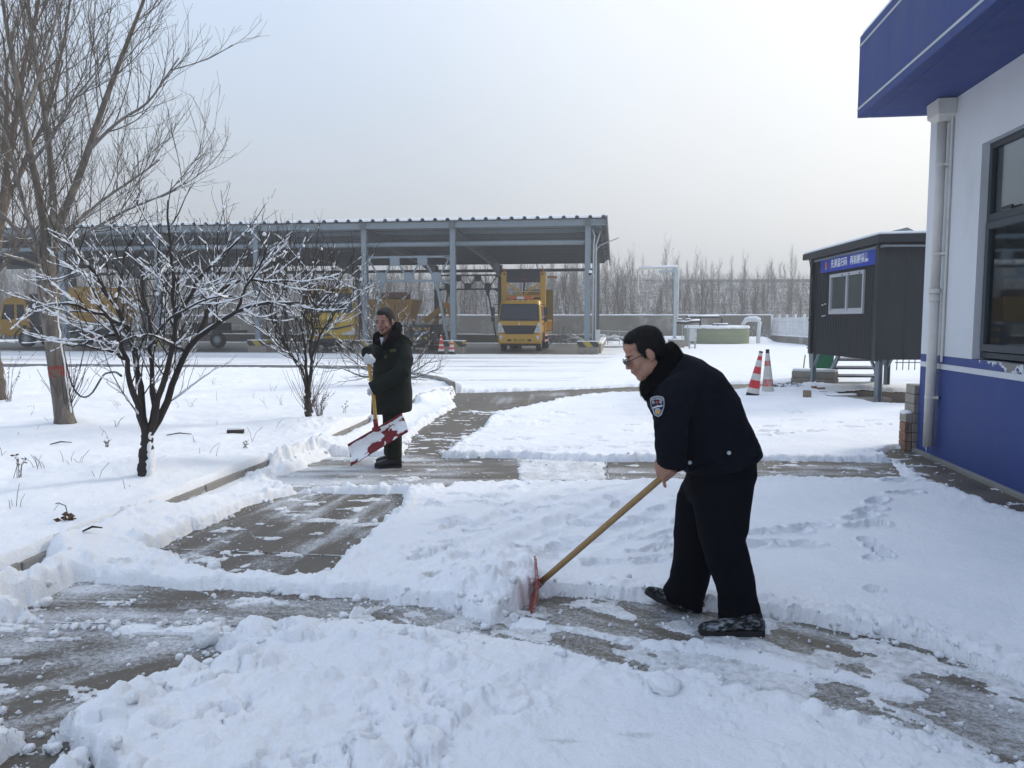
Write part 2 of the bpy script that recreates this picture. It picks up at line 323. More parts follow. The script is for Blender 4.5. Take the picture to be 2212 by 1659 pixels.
RG['J'] = px([(1783, 841), (1844, 839), (1926, 844), (2060, 846), (2060, 876), (1971, 876), (1893, 876), (1852, 868), (1827, 858)])
SLAB = [tuple(S(u, v)[:2]) for u, v in ((-.35, -.6), (-.35, 16.2), (45, 16.2), (45, 1.2), (30, -.2), (22, -.4), (9, -1.1))]
RF = px([(1140, 1300), (1165, 1282), (1220, 1283), (1317, 1290), (1369, 1294), (1511, 1314), (1652, 1330), (1721, 1340), (1822, 1362), (1944, 1379), (2005, 1395), (2085, 1427), (2166, 1455), (2212, 1472), (2500, 1600), (2500, 1790), (2199, 1700), (2101, 1662), (2065, 1628), (1972, 1614), (1899, 1586), (1782, 1560), (1717, 1536), (1624, 1514), (1575, 1516), (1519, 1482), (1397, 1482), (1353, 1474), (1317, 1460), (1250, 1432), (1200, 1416), (1080, 1400), (960, 1384), (880, 1376), (720, 1352), (850, 1302), (950, 1310), (1060, 1345)])
RT = px([(-150, 1352), (90, 1344), (300, 1350), (480, 1354), (560, 1356), (500, 1400), (417, 1400), (305, 1380), (222, 1368), (0, 1372), (-150, 1390)])
RIDGE = px([(1125, 1352), (1220, 1358), (1317, 1379), (1397, 1396), (1503, 1401), (1600, 1416), (1721, 1448), (1843, 1470), (1960, 1500)])
KERB_F = px([(-160, 1362), (0, 1283), (110, 1230), (370, 1112), (510, 1050), (560, 1030), (720, 962), (800, 922), (870, 886), (940, 862), (985, 851)])
KERB_B = px([(985, 851), (960, 839), (900, 826), (800, 810), (600, 807), (0, 804), (-700, 802)])
BED = KERB_F+KERB_B[1:]+[(-40, KERB_B[-1][1]), (-40, KERB_F[0][1])]
FRONT = px([(-100, 1590), (70, 1600), (156, 1545), (219, 1525), (264, 1490), (330, 1480), (437, 1450), (500, 1432), (425, 1400), (440, 1360), (720, 1352), (960, 1378), (1200, 1416), (1317, 1460), (1519, 1482), (1575, 1516), (1782, 1560), (1972, 1614), (2101, 1662), (2199, 1700), (2300, 1800), (1200, 2600), (-300, 1900)])
MIDB = px([(520, 1250), (700, 1247), (745, 1200), (950, 1180), (1140, 1200), (1165, 1285), (1130, 1345), (950, 1312), (700, 1290), (420, 1275), (190, 1256), (330, 1200)])
rng = random.Random(7)
STAMPS = []
def stamp(x, y, ang, L=.30, Wd=.11, dep=.045): g = G(x, y); STAMPS.append((g.x, g.y, ang, L/2, Wd/2, dep))
for k in range(95):      # trampled snow between the two cleared strips
    x = rng.uniform(880, 1500); y = rng.uniform(1058, 1235)
    if x < 900+(1235-y)*.0: continue
    stamp(x, y, rng.uniform(-.5, 1.2), rng.uniform(.18, .34), rng.uniform(.06, .12), rng.uniform(.012, .035))
for k in range(70):
    x = rng.uniform(1010, 1440); y = rng.uniform(880, 985); stamp(x, y, rng.uniform(-.6, .9), rng.uniform(.2, .4), rng.uniform(.08, .15), rng.uniform(.01, .035))
for x, y, a in ((1940, 1050, .2), (1951, 1078, .3), (1893, 1098, .8), (1875, 1118, .5), (1860, 1132, .4), (1870, 1150, .2), (1749, 1150, .3), (1700, 1163, .2), (1650, 1190, .1), (1720, 1192, .1), (1610, 1195, .1), (1640, 1165, .3),
                (1700, 893, .1), (1714, 898, .2), (1662, 930, .1), (1718, 915, .1), (1795, 920, .1), (1840, 930, .1), (1880, 915, .2), (1905, 925, .2), (1640, 950, .1), (1690, 945, .2), (1760, 940, .1), (1975, 962, .3), (1700, 884, .0), (1655, 940, .2)):
    stamp(x, y, a, .34, .13, .05)
for x, y in ((1868, 1180), (1882, 1195), (1900, 1205), (1912, 1215), (1880, 1222), (1884, 1292), (1885, 1143), (1905, 1145)): stamp(x, y, rng.uniform(0, 1.5), .11, .10, .035)
for k in range(60): stamp(rng.uniform(940, 1700), rng.uniform(795, 832), rng.uniform(-.2, .3), rng.uniform(.25, .5), .13, rng.uniform(.01, .03))
FURROWS = []                       # long shallow scrapes: (x0,y0,x1,y1,width,depth)
for a, b in (((1000, 1235), (1420, 1050)), ((880, 1215), (1230, 1075)), ((1060, 1200), (1330, 1085)), ((1180, 1235), (1500, 1090)), ((960, 1160), (1150, 1062)), ((1040, 1600), (1230, 1470)), ((820, 1500), (960, 1430))):
    p, q = G(*a), G(*b); FURROWS.append((p.x, p.y, q.x, q.y, .07, .022))

def regions(X, Y):
    w = .045*(fbm(X, Y, 6, 3, 3)-.5)*2+.022*(fbm(X, Y, 26, 2, 8)-.5)*2
    w2 = .045*(fbm(X, Y, 6, 3, 13)-.5)*2+.022*(fbm(X, Y, 26, 2, 18)-.5)*2
    far = np.clip(Y/8, 1, 4)
    Xw = X+w*far*.8; Yw = Y+w2*far*.8
    return Xw, Yw
def height(X, Y):
    X = np.asarray(X, float); Y = np.asarray(Y, float)
    Xw, Yw = regions(X, Y)
    big = 1e3
    dc = np.full(X.shape, big)
    near = (Y < 34)&(np.abs(X) < 20)
    def sd(poly, use=None, warp=True):
        r = np.full(X.shape, big); m = near if use is None else use
        if m.any(): r[m] = sdist((Xw if warp else X)[m], (Yw if warp else Y)[m], poly)
        return r
    for k in 'ABCDEGI': dc = np.minimum(dc, sd(RG[k]))
    dj = sd(RG['J'])
    dslab = sdist(Xw, Yw, SLAB)
    dF = sd(RF); dT = sd(RT); dfr = sd(FRONT); dm = sd(MIDB)
    dbed = sdist(X, Y, BED)
    near_k = near & (dbed < 1.5) & (dbed > -.5)
    # resting snow
    h = .055+.014*(fbm(X, Y, .9, 4, 21)-.5)*2+.007*(fbm(X, Y, 5, 3, 22)-.5)*2
    far = np.clip(Y/12, 1, 3)
    # clods
    w1, i1 = worley(X, Y, 11, 31); w2, i2 = worley(X, Y, 24, 32); w3, i3 = worley(X+3, Y, 5, 33)
    clod = .75*(np.clip(1-w1*1.45, 0, 1)**.7*i1**1.6*.075+np.clip(1-w2*1.5, 0, 1)**.6*i2*.022)+.022*np.clip(fbm(X, Y, 9, 4, 34)-.42, 0, 1)*2.2
    clodb = np.clip(1-w3*1.6, 0, 1)**.6*(i3 > .55)*.09
    dall = np.minimum(np.minimum(dc, dF), dT)
    # berms along every shovelled edge
    patch = ss(.30, .6, fbm(X, Y, 1.1, 2, 44))
    berm = np.exp(-np.clip(dall-.09, -9, 9)**2/(2*.07**2))*(.35+.65*patch)
    bermw = np.exp(-np.clip(dall, 0, 9)/.22)
    h = h+berm*(.004+.52*clod)+bermw*clod*.45*patch+np.exp(-np.clip(dall, 0, 9)/.35)*.010*(fbm(X, Y, 32, 3, 45)-.5)*2
    # foreground heap
    f = ss(0, -.25, dfr)
    lf = ss(.6, -.4, X+.25*(fbm(X, Y, 1.5, 2, 50)-.5)); cr = np.abs(fbm(X, Y, 7, 4, 55)-.5); h = h+f*(.03+.035*(fbm(X, Y, 1.6, 4, 51)-.5)*2+(.15+.5*lf)*clod*ss(.40, .60, fbm(X, Y, 1.9, 2, 52))+(.2+.5*lf)*clodb*ss(.48, .64, fbm(X, Y, 1.3, 2, 53))+(.3+.7*lf)*(.030*np.exp(-(cr/.035)**2)*-1*ss(.45, .6, fbm(X, Y, 2.4, 2, 56))+.016*(fbm(X, Y, 14, 5, 54, .62)-.5)*2))
    # windrow between the cleared panel and the front strip, and the heap before the shovel
    m = ss(.02, -.16, dm)
    c = G(1065, 1290); r = ((X-c.x)/.36)**2+((Y-c.y)/.30)**2
    h = h+m*(.012+.42*clod+.12*clodb+.03*(fbm(X, Y, 8, 4, 61)-.5)*2)
    pile = np.exp(-r*1.1); h = h+pile*(.065+.5*clod+.10*clodb+.04*(fbm(X, Y, 11, 4, 62)-.5)*2)
    c = G(1120, 1235); r = ((X-c.x)/.2)**2+((Y-c.y)/.25)**2; h = h+np.exp(-r)*(.05+.5*clod)
    # thrown snow along the kerb on the path side
    kd = np.clip(dbed, 0, 9)
    gap = ss(.42, .55, fbm(X, Y, .8, 2, 71)+.12)
    for a, b in (((365, 1116), (515, 1048)), ((715, 966), (790, 925)), ((10, 1280), (66, 1252)), ((548, 1036), (566, 1028))):
        p, q = G(*a), G(*b); d = sdist(X, Y, [tuple(p[:2]), tuple(q[:2])], False); gap = np.minimum(gap, ss(.05, .22, d))
    kp = np.exp(-(kd/.30)**2)*(.035+.10*gap+.6*clod*gap+.02*(fbm(X, Y, 9, 2, 72)-.5))*(dbed > 0)*(Y < 24)
    low = (kd < .13)*(1-gap)
    h = h+kp*(1-low*.8)
    # cleared: nothing left
    edge = ss(-.015, .055, dc+.014*(fbm(X, Y, 30, 2, 81)-.5)*2+.035*(fbm(X, Y, 11, 3, 82)-.5)*2)
    h = -.03+(h+.03)*edge
    hp = (fbm(X*1.0, Y*1.7, 4.5, 5, 84, .6)-.635)*.12; h = np.where((dc < -.02)&(hp > 0)&(Y < 14), np.maximum(h, np.minimum(hp, .006)), h)
    hk = np.where((dbed > 0)&(dbed < .42)&(Y < 16), -.03+(.03+.03+.06*gap+.6*clod)*ss(.34, .20, dbed-.12*(fbm(X, Y, 3, 2, 83)-.5)*2), -1)
    h = np.maximum(h, np.where(dc < .05, hk, -1))
    # thin slush left by the shovel
    p, q = G(1165, 1300), G(2212, 1600); ux, uy = (q-p).normalized()[:2]
    A = X*ux+Y*uy; B = -X*uy+Y*ux
    n = .55*fbm(A*.55, B*1.9, 2.4, 5, 91, .55)+.45*fbm(A, B, 3.3, 4, 95)
    cover = .500+.10*ss(3.2, 1.2, X)*0
    hs = (n-cover+.045)*.22; hs = np.clip(hs, -.012, .010)+.0035*(fbm(X, Y, 40, 2, 96)-.5)
    dr = sd(RIDGE) if False else sdist(X, Y, RIDGE, False)
    rid = np.exp(-(dr/.055)**2)
    hs = hs+rid*(.018+.5*clod)*(.5+.5*patch)
    hs = np.where(hs > .0, hs, -.02)
    wF = ss(.0, -.035, dF)
    keep = 1-ss(.35, .1, pile*0+np.sqrt(((X-G(1065, 1290).x)/.45)**2+((Y-G(1065, 1290).y)/.34)**2))*1.0
    h = h*(1-wF*keep)+hs*wF*keep
    hT = np.clip((fbm(X*.5, Y*2.2, 3.5, 4, 98)-.5)*.2, -.01, .02)+.004*(fbm(X, Y, 40, 2, 99)-.5); hT = np.where(hT > 0, hT, -.02)
    wT = ss(.0, -.03, dT); h = h*(1-wT)+np.maximum(hT, h*0-.02)*wT
    # part-covered length of the cross strip
    p1 = px([(1112, 990), (1310, 999), (1312, 1038), (1118, 1041)]); d1 = sd(p1); a1 = ss(0, -.06, d1)
    h = np.where(a1 > .3, np.maximum(h, .012*a1+.006*(fbm(X, Y, 14, 3, 101)-.5)-.001), h)
    # stamps and furrows
    for (sx, sy, an, L, Wd, dep) in STAMPS:
        m_ = (np.abs(X-sx) < L*2)&(np.abs(Y-sy) < L*2)&(dall > .04)
        if not m_.any(): continue
        dx = X[m_]-sx; dy = Y[m_]-sy; ca, sa = math.cos(an), math.sin(an); a_ = (dx*ca+dy*sa)/L; b_ = (-dx*sa+dy*ca)/Wd
        rr = (np.abs(a_)**2.6+np.abs(b_)**2.6)**(1/2.6)+.14*(fbm(X[m_], Y[m_], 12, 2, 110)-.5)*2
        h[m_] += -dep*1.15*ss(1.0, .8, rr)+dep*.35*np.exp(-((rr-1.18)/.14)**2)
    for (x0, y0, x1, y1, wd, dep) in FURROWS:
        d = sdist(X, Y, [(x0, y0), (x1, y1)], False)+.05*(fbm(X, Y, 3, 2, 120)-.5)
        g_ = (dall > .06)*(.4+.6*ss(.35, .6, fbm(X, Y, 4, 2, 121)))
        h = h+g_*(-dep*np.exp(-(d/wd)**2)+dep*.9*np.exp(-((d-wd*1.7)/(wd*.6))**2)*(.5+clod*14))
    # yard near the shed: driven over
    lane = ss(.3, -.5, sdist(X, Y, px([(-900, 801), (600, 805), (900, 818), (985, 842), (1250, 838), (1300, 800), (1350, 760), (1300, 755), (-900, 757)])))
    h = h*(1-lane*.6)+lane*.006*(fbm(X*.25, Y*2.5, 1.5, 4, 130)-.5)
    # hard standing under the shed, soil under the booth
    es = ss(-.15, .15, dslab); h = -.03+(h+.03)*es
    ej = ss(-.05, .12, dj); h = -.03+(h+.03)*ej
    # planting bed
    hb = .19+.03*(fbm(X, Y, 1.3, 4, 141)-.5)*2+.018*(fbm(X, Y, 4.5, 3, 142)-.5)*2
    for (x, y, R0, a0) in ((330, 1015, .55, .10), (560, 1035, .3, .05), (690, 925, .6, .13), (1020, 862, .5, .1), (950, 880, .5, .10), (900, 915, .4, .07), (140, 915, .4, .05)):
        c = G(x, y, .15); hb = hb+a0*np.exp(-(((X-c.x)**2+(Y-c.y)**2)/R0**2))*(.7+4*clod)
    kfront = np.exp(-np.clip(-dbed, 0, 9)/.35)
    hb = hb+kfront*(.4*clod*gap)
    eb = ss(-.012, -.05, dbed+.012*(fbm(X, Y, 22, 2, 145)-.5))
    h = h*(1-eb)+hb*eb
    # bank round the tank
    c = G(1548, 741); r = ((X-c.x)/4.2)**2+((Y-c.y-1.5)/3.6)**2; h = h+.38*ss(1.25, .75, r)+.05*ss(1.6, .9, r)*clodb*4
    c = G(1835, 885); h = h+.05*np.exp(-((X-c.x)**2+(Y-c.y-1.2)**2)/1.2)
    c = G(1720, 838); h = h+.10*np.exp(-(((X-c.x)/1.3)**2+((Y-c.y)/.7)**2))*(.6+5*clod)
    return h, dc, dF, dT, dslab, dj, lane, dbed

def build_ground():
    rows = 860; cols = 800
    ys = 1.75*np.exp(np.linspace(0, math.log(63/1.75), rows))
    t = np.concatenate([np.linspace(-3.2, -.80, 30)[:-1], np.linspace(-.80, .80, cols), np.linspace(.80, 3.2, 30)[1:]])
    Yg, T = np.meshgrid(ys, t, indexing='ij'); Xg = Yg*T
    h, dc, dF, dT, dslab, dj, lane, dbed = height(Xg.ravel(), Yg.ravel())
    X = Xg.ravel(); Y = Yg.ravel(); n = len(t)
    dirt = np.zeros_like(h)
    trk = fbm(X*.12+Y*.05, Y*3.2, 1.0, 4, 201); dirt += lane*(.06+.55*ss(.45, .75, trk))
    dirt += ss(.6, -.1, dslab)*.3
    p = G(930, 1268); dirt += .55*np.exp(-(((X-p.x)/.10)**2+((Y-p.y)/.07)**2))
    p = G(265, 1240); dirt += .5*np.exp(-(((X-p.x)/.14)**2+((Y-p.y)/.10)**2))
    p = G(1210, 1640); dirt += .40*np.exp(-(((X-p.x)/.12)**2+((Y-p.y)/.04)**2))
    p = G(1380, 1625); dirt += .45*np.exp(-(((X-p.x)/.10)**2+((Y-p.y)/.04)**2))
    p = G(1360, 880); dirt += .25*np.exp(-(((X-p.x)/.8)**2+((Y-p.y)/.6)**2))
    thin = (h > -.005)&(h < .014)&(Y < 12)&((dF < 0)|(dT < 0)|(dc < 0))
    dirt += np.where(thin, .36+.3*(fbm(X, Y, 9, 3, 211)-.4), 0)
    dirt += ss(.06, .0, np.abs(dj))*.3+np.where((dbed > -.02)&(dbed < .2)&(Y < 14), .10, 0)*fbm(X, Y, 6, 2, 4)
    def mesh_grid(name, Z, keep, mats, attr, vals):
        idx = np.arange(rows*n).reshape(rows, n)
        q = np.stack([idx[:-1, :-1], idx[:-1, 1:], idx[1:, 1:], idx[1:, :-1]], -1).reshape(-1, 4)
        k = keep[q].any(1); q = q[k]
        used = np.unique(q); remap = np.zeros(rows*n, np.int64); remap[used] = np.arange(len(used)); q = remap[q]
        me = bpy.data.meshes.new(name); me.vertices.add(len(used)); me.loops.add(q.size); me.polygons.add(len(q))
        co = np.stack([X[used], Y[used], Z[used]], 1).astype(np.float32).ravel(); me.vertices.foreach_set('co', co)
        me.loops.foreach_set('vertex_index', q.ravel().astype(np.int32)); me.polygons.foreach_set('loop_start', np.arange(0, q.size, 4, dtype=np.int32))
        me.polygons.foreach_set('use_smooth', np.ones(len(q), bool))
        at = me.attributes.new(attr, 'FLOAT', 'POINT'); at.data.foreach_set('value', vals[used].astype(np.float32))
        me.update(calc_edges=True); me.validate()
        for m in mats: me.materials.append(m)
        return link(name, me)
    o = mesh_grid('snow_ground', h, h > -.012, [M_['snow_ground']], 'dirt', dirt); tag(o, kind='structure')
    # ---- concrete with frost and scraped slush
    fr = .3+.3*(fbm(X, Y, 2, 4, 299)-.5)
    def streak(a, b, s, k1=1.2, k2=14):
        p, q = G(*a), G(*b); ux, uy = (q-p).normalized()[:2]; A = X*ux+Y*uy; B = -X*uy+Y*ux
        return .6*fbm(A*k1, B*k2, 1, 5, s, .6)+.4*fbm(A*k1*3, B*k1*4, 1, 4, s+7, .6)
    near = Y < 30
    def put(poly, val, soft=.10):
        d = np.full(X.shape, 9.); d[near] = sdist(X[near], Y[near], poly); w = ss(.30, -soft, d)*near; fr[:] = fr*(1-w)+val*w
    put(RG['A'], -.16+1.25*streak((700, 1020), (1400, 1020), 301, .9, 7)+.30*ss(.5, -2.2, X))
    put(RG['G'], -.02+1.25*streak((700, 1200), (1000, 900), 302, .35, 7)-.08, 1.6)
    put(RG['B'], -.16+1.35*streak((420, 1230), (700, 1080), 303, .8, 7))
    put(RG['C'], -.08+1.35*streak((100, 1320), (800, 1320), 304, .9, 9))
    put(RG['D'], -.18+1.35*streak((0, 1500), (440, 1390), 305, .8, 7))
    put(RG['E'], .05+.8*streak((0, 1660), (200, 1620), 306, .8, 9))
    put(RF, .10+1.0*streak((1165, 1300), (2212, 1600), 307, .8, 8))
    put(RT, .3+.8*streak((0, 1360), (440, 1390), 308, .8, 9))
    put(RG['I'], .02+.7*streak((1930, 1000), (2212, 1100), 309, 1, 4))
    keep = (Y < 33)&(h < .03)&(dslab > 0)&(dj > 0)&((dc < .25)|(dF < .25)|(dT < .25))
    o = mesh_grid('concrete_path', np.full(h.shape, .0), keep, [M_['path']], 'frost', fr); tag(o, kind='structure')
    return h
def path_mat():
    m = bpy.data.materials.new('frosted_concrete'); m.use_nodes = True; nt = m.node_tree; N = nt.nodes.new; L = nt.links.new
    b = nt.nodes['Principled BSDF']; tc = N('ShaderNodeTexCoord')
    n = N('ShaderNodeTexNoise'); n.inputs['Scale'].default_value = 1.6; n.inputs['Detail'].default_value = 8; L(tc.outputs['Object'], n.inputs['Vector'])
    r = N('ShaderNodeValToRGB'); L(n.outputs[0], r.inputs[0]); e = r.color_ramp.elements; e[0].position = .3; e[0].color = (.070, .057, .041, 1); e[1].position = .7; e[1].color = (.118, .099, .073, 1)
    at = N('ShaderNodeAttribute'); at.attribute_name = 'frost'
    n2 = N('ShaderNodeTexNoise'); n2.inputs['Scale'].default_value = 38; n2.inputs['Detail'].default_value = 9; n2.inputs['Roughness'].default_value = .85; L(tc.outputs['Object'], n2.inputs['Vector'])
    a = N('ShaderNodeMath'); a.operation = 'MULTIPLY_ADD'; L(n2.outputs[0], a.inputs[0]); a.inputs[1].default_value = 1.5; L(at.outputs['Fac'], a.inputs[2])
    mr = N('ShaderNodeMapRange'); L(a.outputs[0], mr.inputs[0]); mr.inputs[1].default_value = 1.22; mr.inputs[2].default_value = 1.62; mr.clamp = True; mr.inputs[4].default_value = .88
    mx = N('ShaderNodeMixRGB'); L(mr.outputs[0], mx.inputs[0]); L(r.outputs[0], mx.inputs[1]); mx.inputs[2].default_value = (.66, .69, .73, 1)
    L(mx.outputs[0], b.inputs['Base Color'])
    rr = N('ShaderNodeMapRange'); L(n.outputs[0], rr.inputs[0]); rr.inputs[3].default_value = .35; rr.inputs[4].default_value = .7; L(rr.outputs[0], b.inputs['Roughness'])
    bp = N('ShaderNodeBump'); bp.inputs['Strength'].default_value = .5; bp.inputs['Distance'].default_value = .004; L(a.outputs[0], bp.inputs['Height']); L(bp.outputs[0], b.inputs['Normal'])
    return m
M_['path'] = path_mat()
build_ground()
# joints in the concrete, kerbs
def joint(a, b, w=.012):
    mb = MB(); p, q = G(*a), G(*b); d = (q-p).normalized(); s = Vector((-d.y, d.x, 0))*w/2; z = Vector((0, 0, .004))
    n = 14; pts = [p+(q-p)*i/n+s*rng.uniform(-.4, .4) for i in range(n+1)]
    for i in range(n): mb.add([pts[i]-s+z, pts[i+1]-s+z, pts[i+1]+s+z, pts[i]+s+z], [(0, 1, 2, 3)])
    return mb
j = MB()
for a, b in (((330, 1185), (760, 1202)), ((100, 1345), (700, 1356)), ((900, 938), (1040, 940)), ((1310, 1000), (1315, 1038)), ((985, 905), (1130, 872)), ((1640, 996), (1700, 1034))):
    k = joint(a, b); j.add(k.v, k.f)
tag(j.build('paving_joints', pm('joint_fill', (.62, .65, .68), .9, col2=(.06, .055, .05), c2thr=(.5, .56), c2scale=3)), kind='structure')
near_pl = MB(); near_pl.add([(-60, -30, .05), (60, -30, .05), (60, 1.8, .05), (-60, 1.8, .05)], [(0, 1, 2, 3)])
tag(near_pl.build('snow_field', M_['snow']), kind='structure')
sub = MB(); sub.add([(-70, -30, -.035), (70, -30, -.035), (70, 66, -.035), (-70, 66, -.035)], [(0, 1, 2, 3)])
tag(sub.build('ground', M_['soil']), kind='structure')
kerb = tag(thing('kerb', None, None), kind='structure')
def kerb_line(pts, step, w, z0, z1, inward=True):
    pts = [Vector((*p, 0)) for p in pts]; L = [0]
    for i in range(len(pts)-1): L.append(L[-1]+(pts[i+1]-pts[i]).length)
    def at(s):
        for i in range(len(L)-1):
            if s <= L[i+1] or i == len(L)-2: return pts[i]+(pts[i+1]-pts[i])*((s-L[i])/(L[i+1]-L[i]))
    s = 0
    while s < L[-1]-.1:
        a, b = at(s), at(min(s+step-.015, L[-1])); d = (b-a).normalized(); side = Vector((-d.y, d.x, 0))
        off = side*(w/2+.004)+side*rng.uniform(-.006, .006)
        zz = z1+rng.uniform(-.008, .006)
        mb = MB(); mb.bar(a+off+Vector((0, 0, (z0+zz)/2)), b+off+Vector((0, 0, (z0+zz)/2)), w, zz-z0); o = mb.build('kerb_stone', M_['concrete'], kerb, bev=.008)
        s += step
kerb_line(KERB_F, .75, .11, -.05, .125)
kerb_line(KERB_B, 1.0, .12, -.05, .27)
# loose clods of snow thrown by the shovels
def clods():
    base = []
    for k in range(5):
        m = MB(); m.ball((0, 0, 0), 1, nu=9, nv=6); v = np.array(m.v)
        r = np.random.RandomState(k+3); d = 1+.42*(r.rand(len(v))-.5)*2; base.append((v*d[:, None]*np.array([1, .85, .8]), m.f))
    r = np.random.RandomState(11); n = 24000
    Y = 2.4*np.exp(r.rand(n)*math.log(18/2.4)); X = Y*(r.rand(n)*1.5-.75)
    h, dc, dF, dT, ds, dj, ln, db = height(X, Y)
    d = np.minimum(np.minimum(dc, dF), dT)
    okk = ((d < .02)&(d > -.09)&(r.rand(n) < .75))|((d > -.5)&(d < .02)&(r.rand(n) < .12))|((d > 0)&(d < .2)&(r.rand(n) < .04))|((dF < 0)&(r.rand(n) < .05))|((d < 0)&(r.rand(n) < .02))
    okk &= (db > 0)|(db < 0)&(r.rand(n) < .03)
    V = []; F = []; o = 0; pick = np.where(okk)[0][:1700]
    for i in pick:
        s = .004+.026*r.rand()**4.5; 
        if d[i] < -.12: s = min(s, .012)
        if Y[i] > 8: s *= 1.3
        b, f = base[i % 5]; a = r.rand()*6.28; ca, sa = math.cos(a), math.sin(a)
        v = b*s; vx = v[:, 0]*ca-v[:, 1]*sa+X[i]; vy = v[:, 0]*sa+v[:, 1]*ca+Y[i]; vz = v[:, 2]+max(h[i], 0)+s*.35
        V.append(np.stack([vx, vy, vz], 1)); F += [tuple(q+o for q in t) for t in f]; o += len(b)
    me = bpy.data.meshes.new('snow_clods'); me.from_pydata(np.concatenate(V).tolist(), [], F); me.materials.append(M_['snow'])
    me.polygons.foreach_set('use_smooth', [True]*len(me.polygons)); tag(link('snow_clods', me), kind='stuff')
clods()
def lump(x, y, s, label, seed=0, sq=(1, .8, .85)):
    g = G(x, y, .0); hh = max(0, float(height(np.array([g.x]), np.array([g.y]))[0][0])); m = MB(); m.ball((0, 0, 0), 1, nu=26, nv=17)
    v = np.array(m.v); a = v[:, 0]*2+seed; b = v[:, 1]*2+v[:, 2]*1.7
    d = 1+.34*(fbm(a, b, 1.1, 4, seed)-.5)*2; v = np.clip(v*d[:, None], -.86, .86)*np.array(sq)*s
    m.v = [tuple(q) for q in v]; o = m.build('snow_lump', M_['snow'], smooth=True); o.location = (g.x, g.y, hh*.6+s*.62); o.rotation_euler = (.1, .2, seed)
    return tag(o, label, 'snow lump', 'larger lumps of snow on the path')
lump(450, 1392, .075, 'largest cube-shaped lump of snow standing between the two cleared strips at left', 1)
lump(462, 1240, .062, 'peaked lump of snow on the ridge at the bottom of the cleared panel', 2)
lump(388, 1425, .022, 'small round snowball lying alone on the dark wet concrete', 3)
lump(450, 1445, .034, 'round snowball at the ragged edge of the foreground snow', 4)
lump(170, 1655, .046, 'rounded lump of snow beside the bottom left bare corner', 5)
lump(1435, 1525, .075, 'big rounded lump sunk in the smooth foreground snow below the walking man', 6, (1, .9, .5))
lump(100, 1308, .034, 'lump of snow at the left end of the front cleared strip near the kerb', 7)
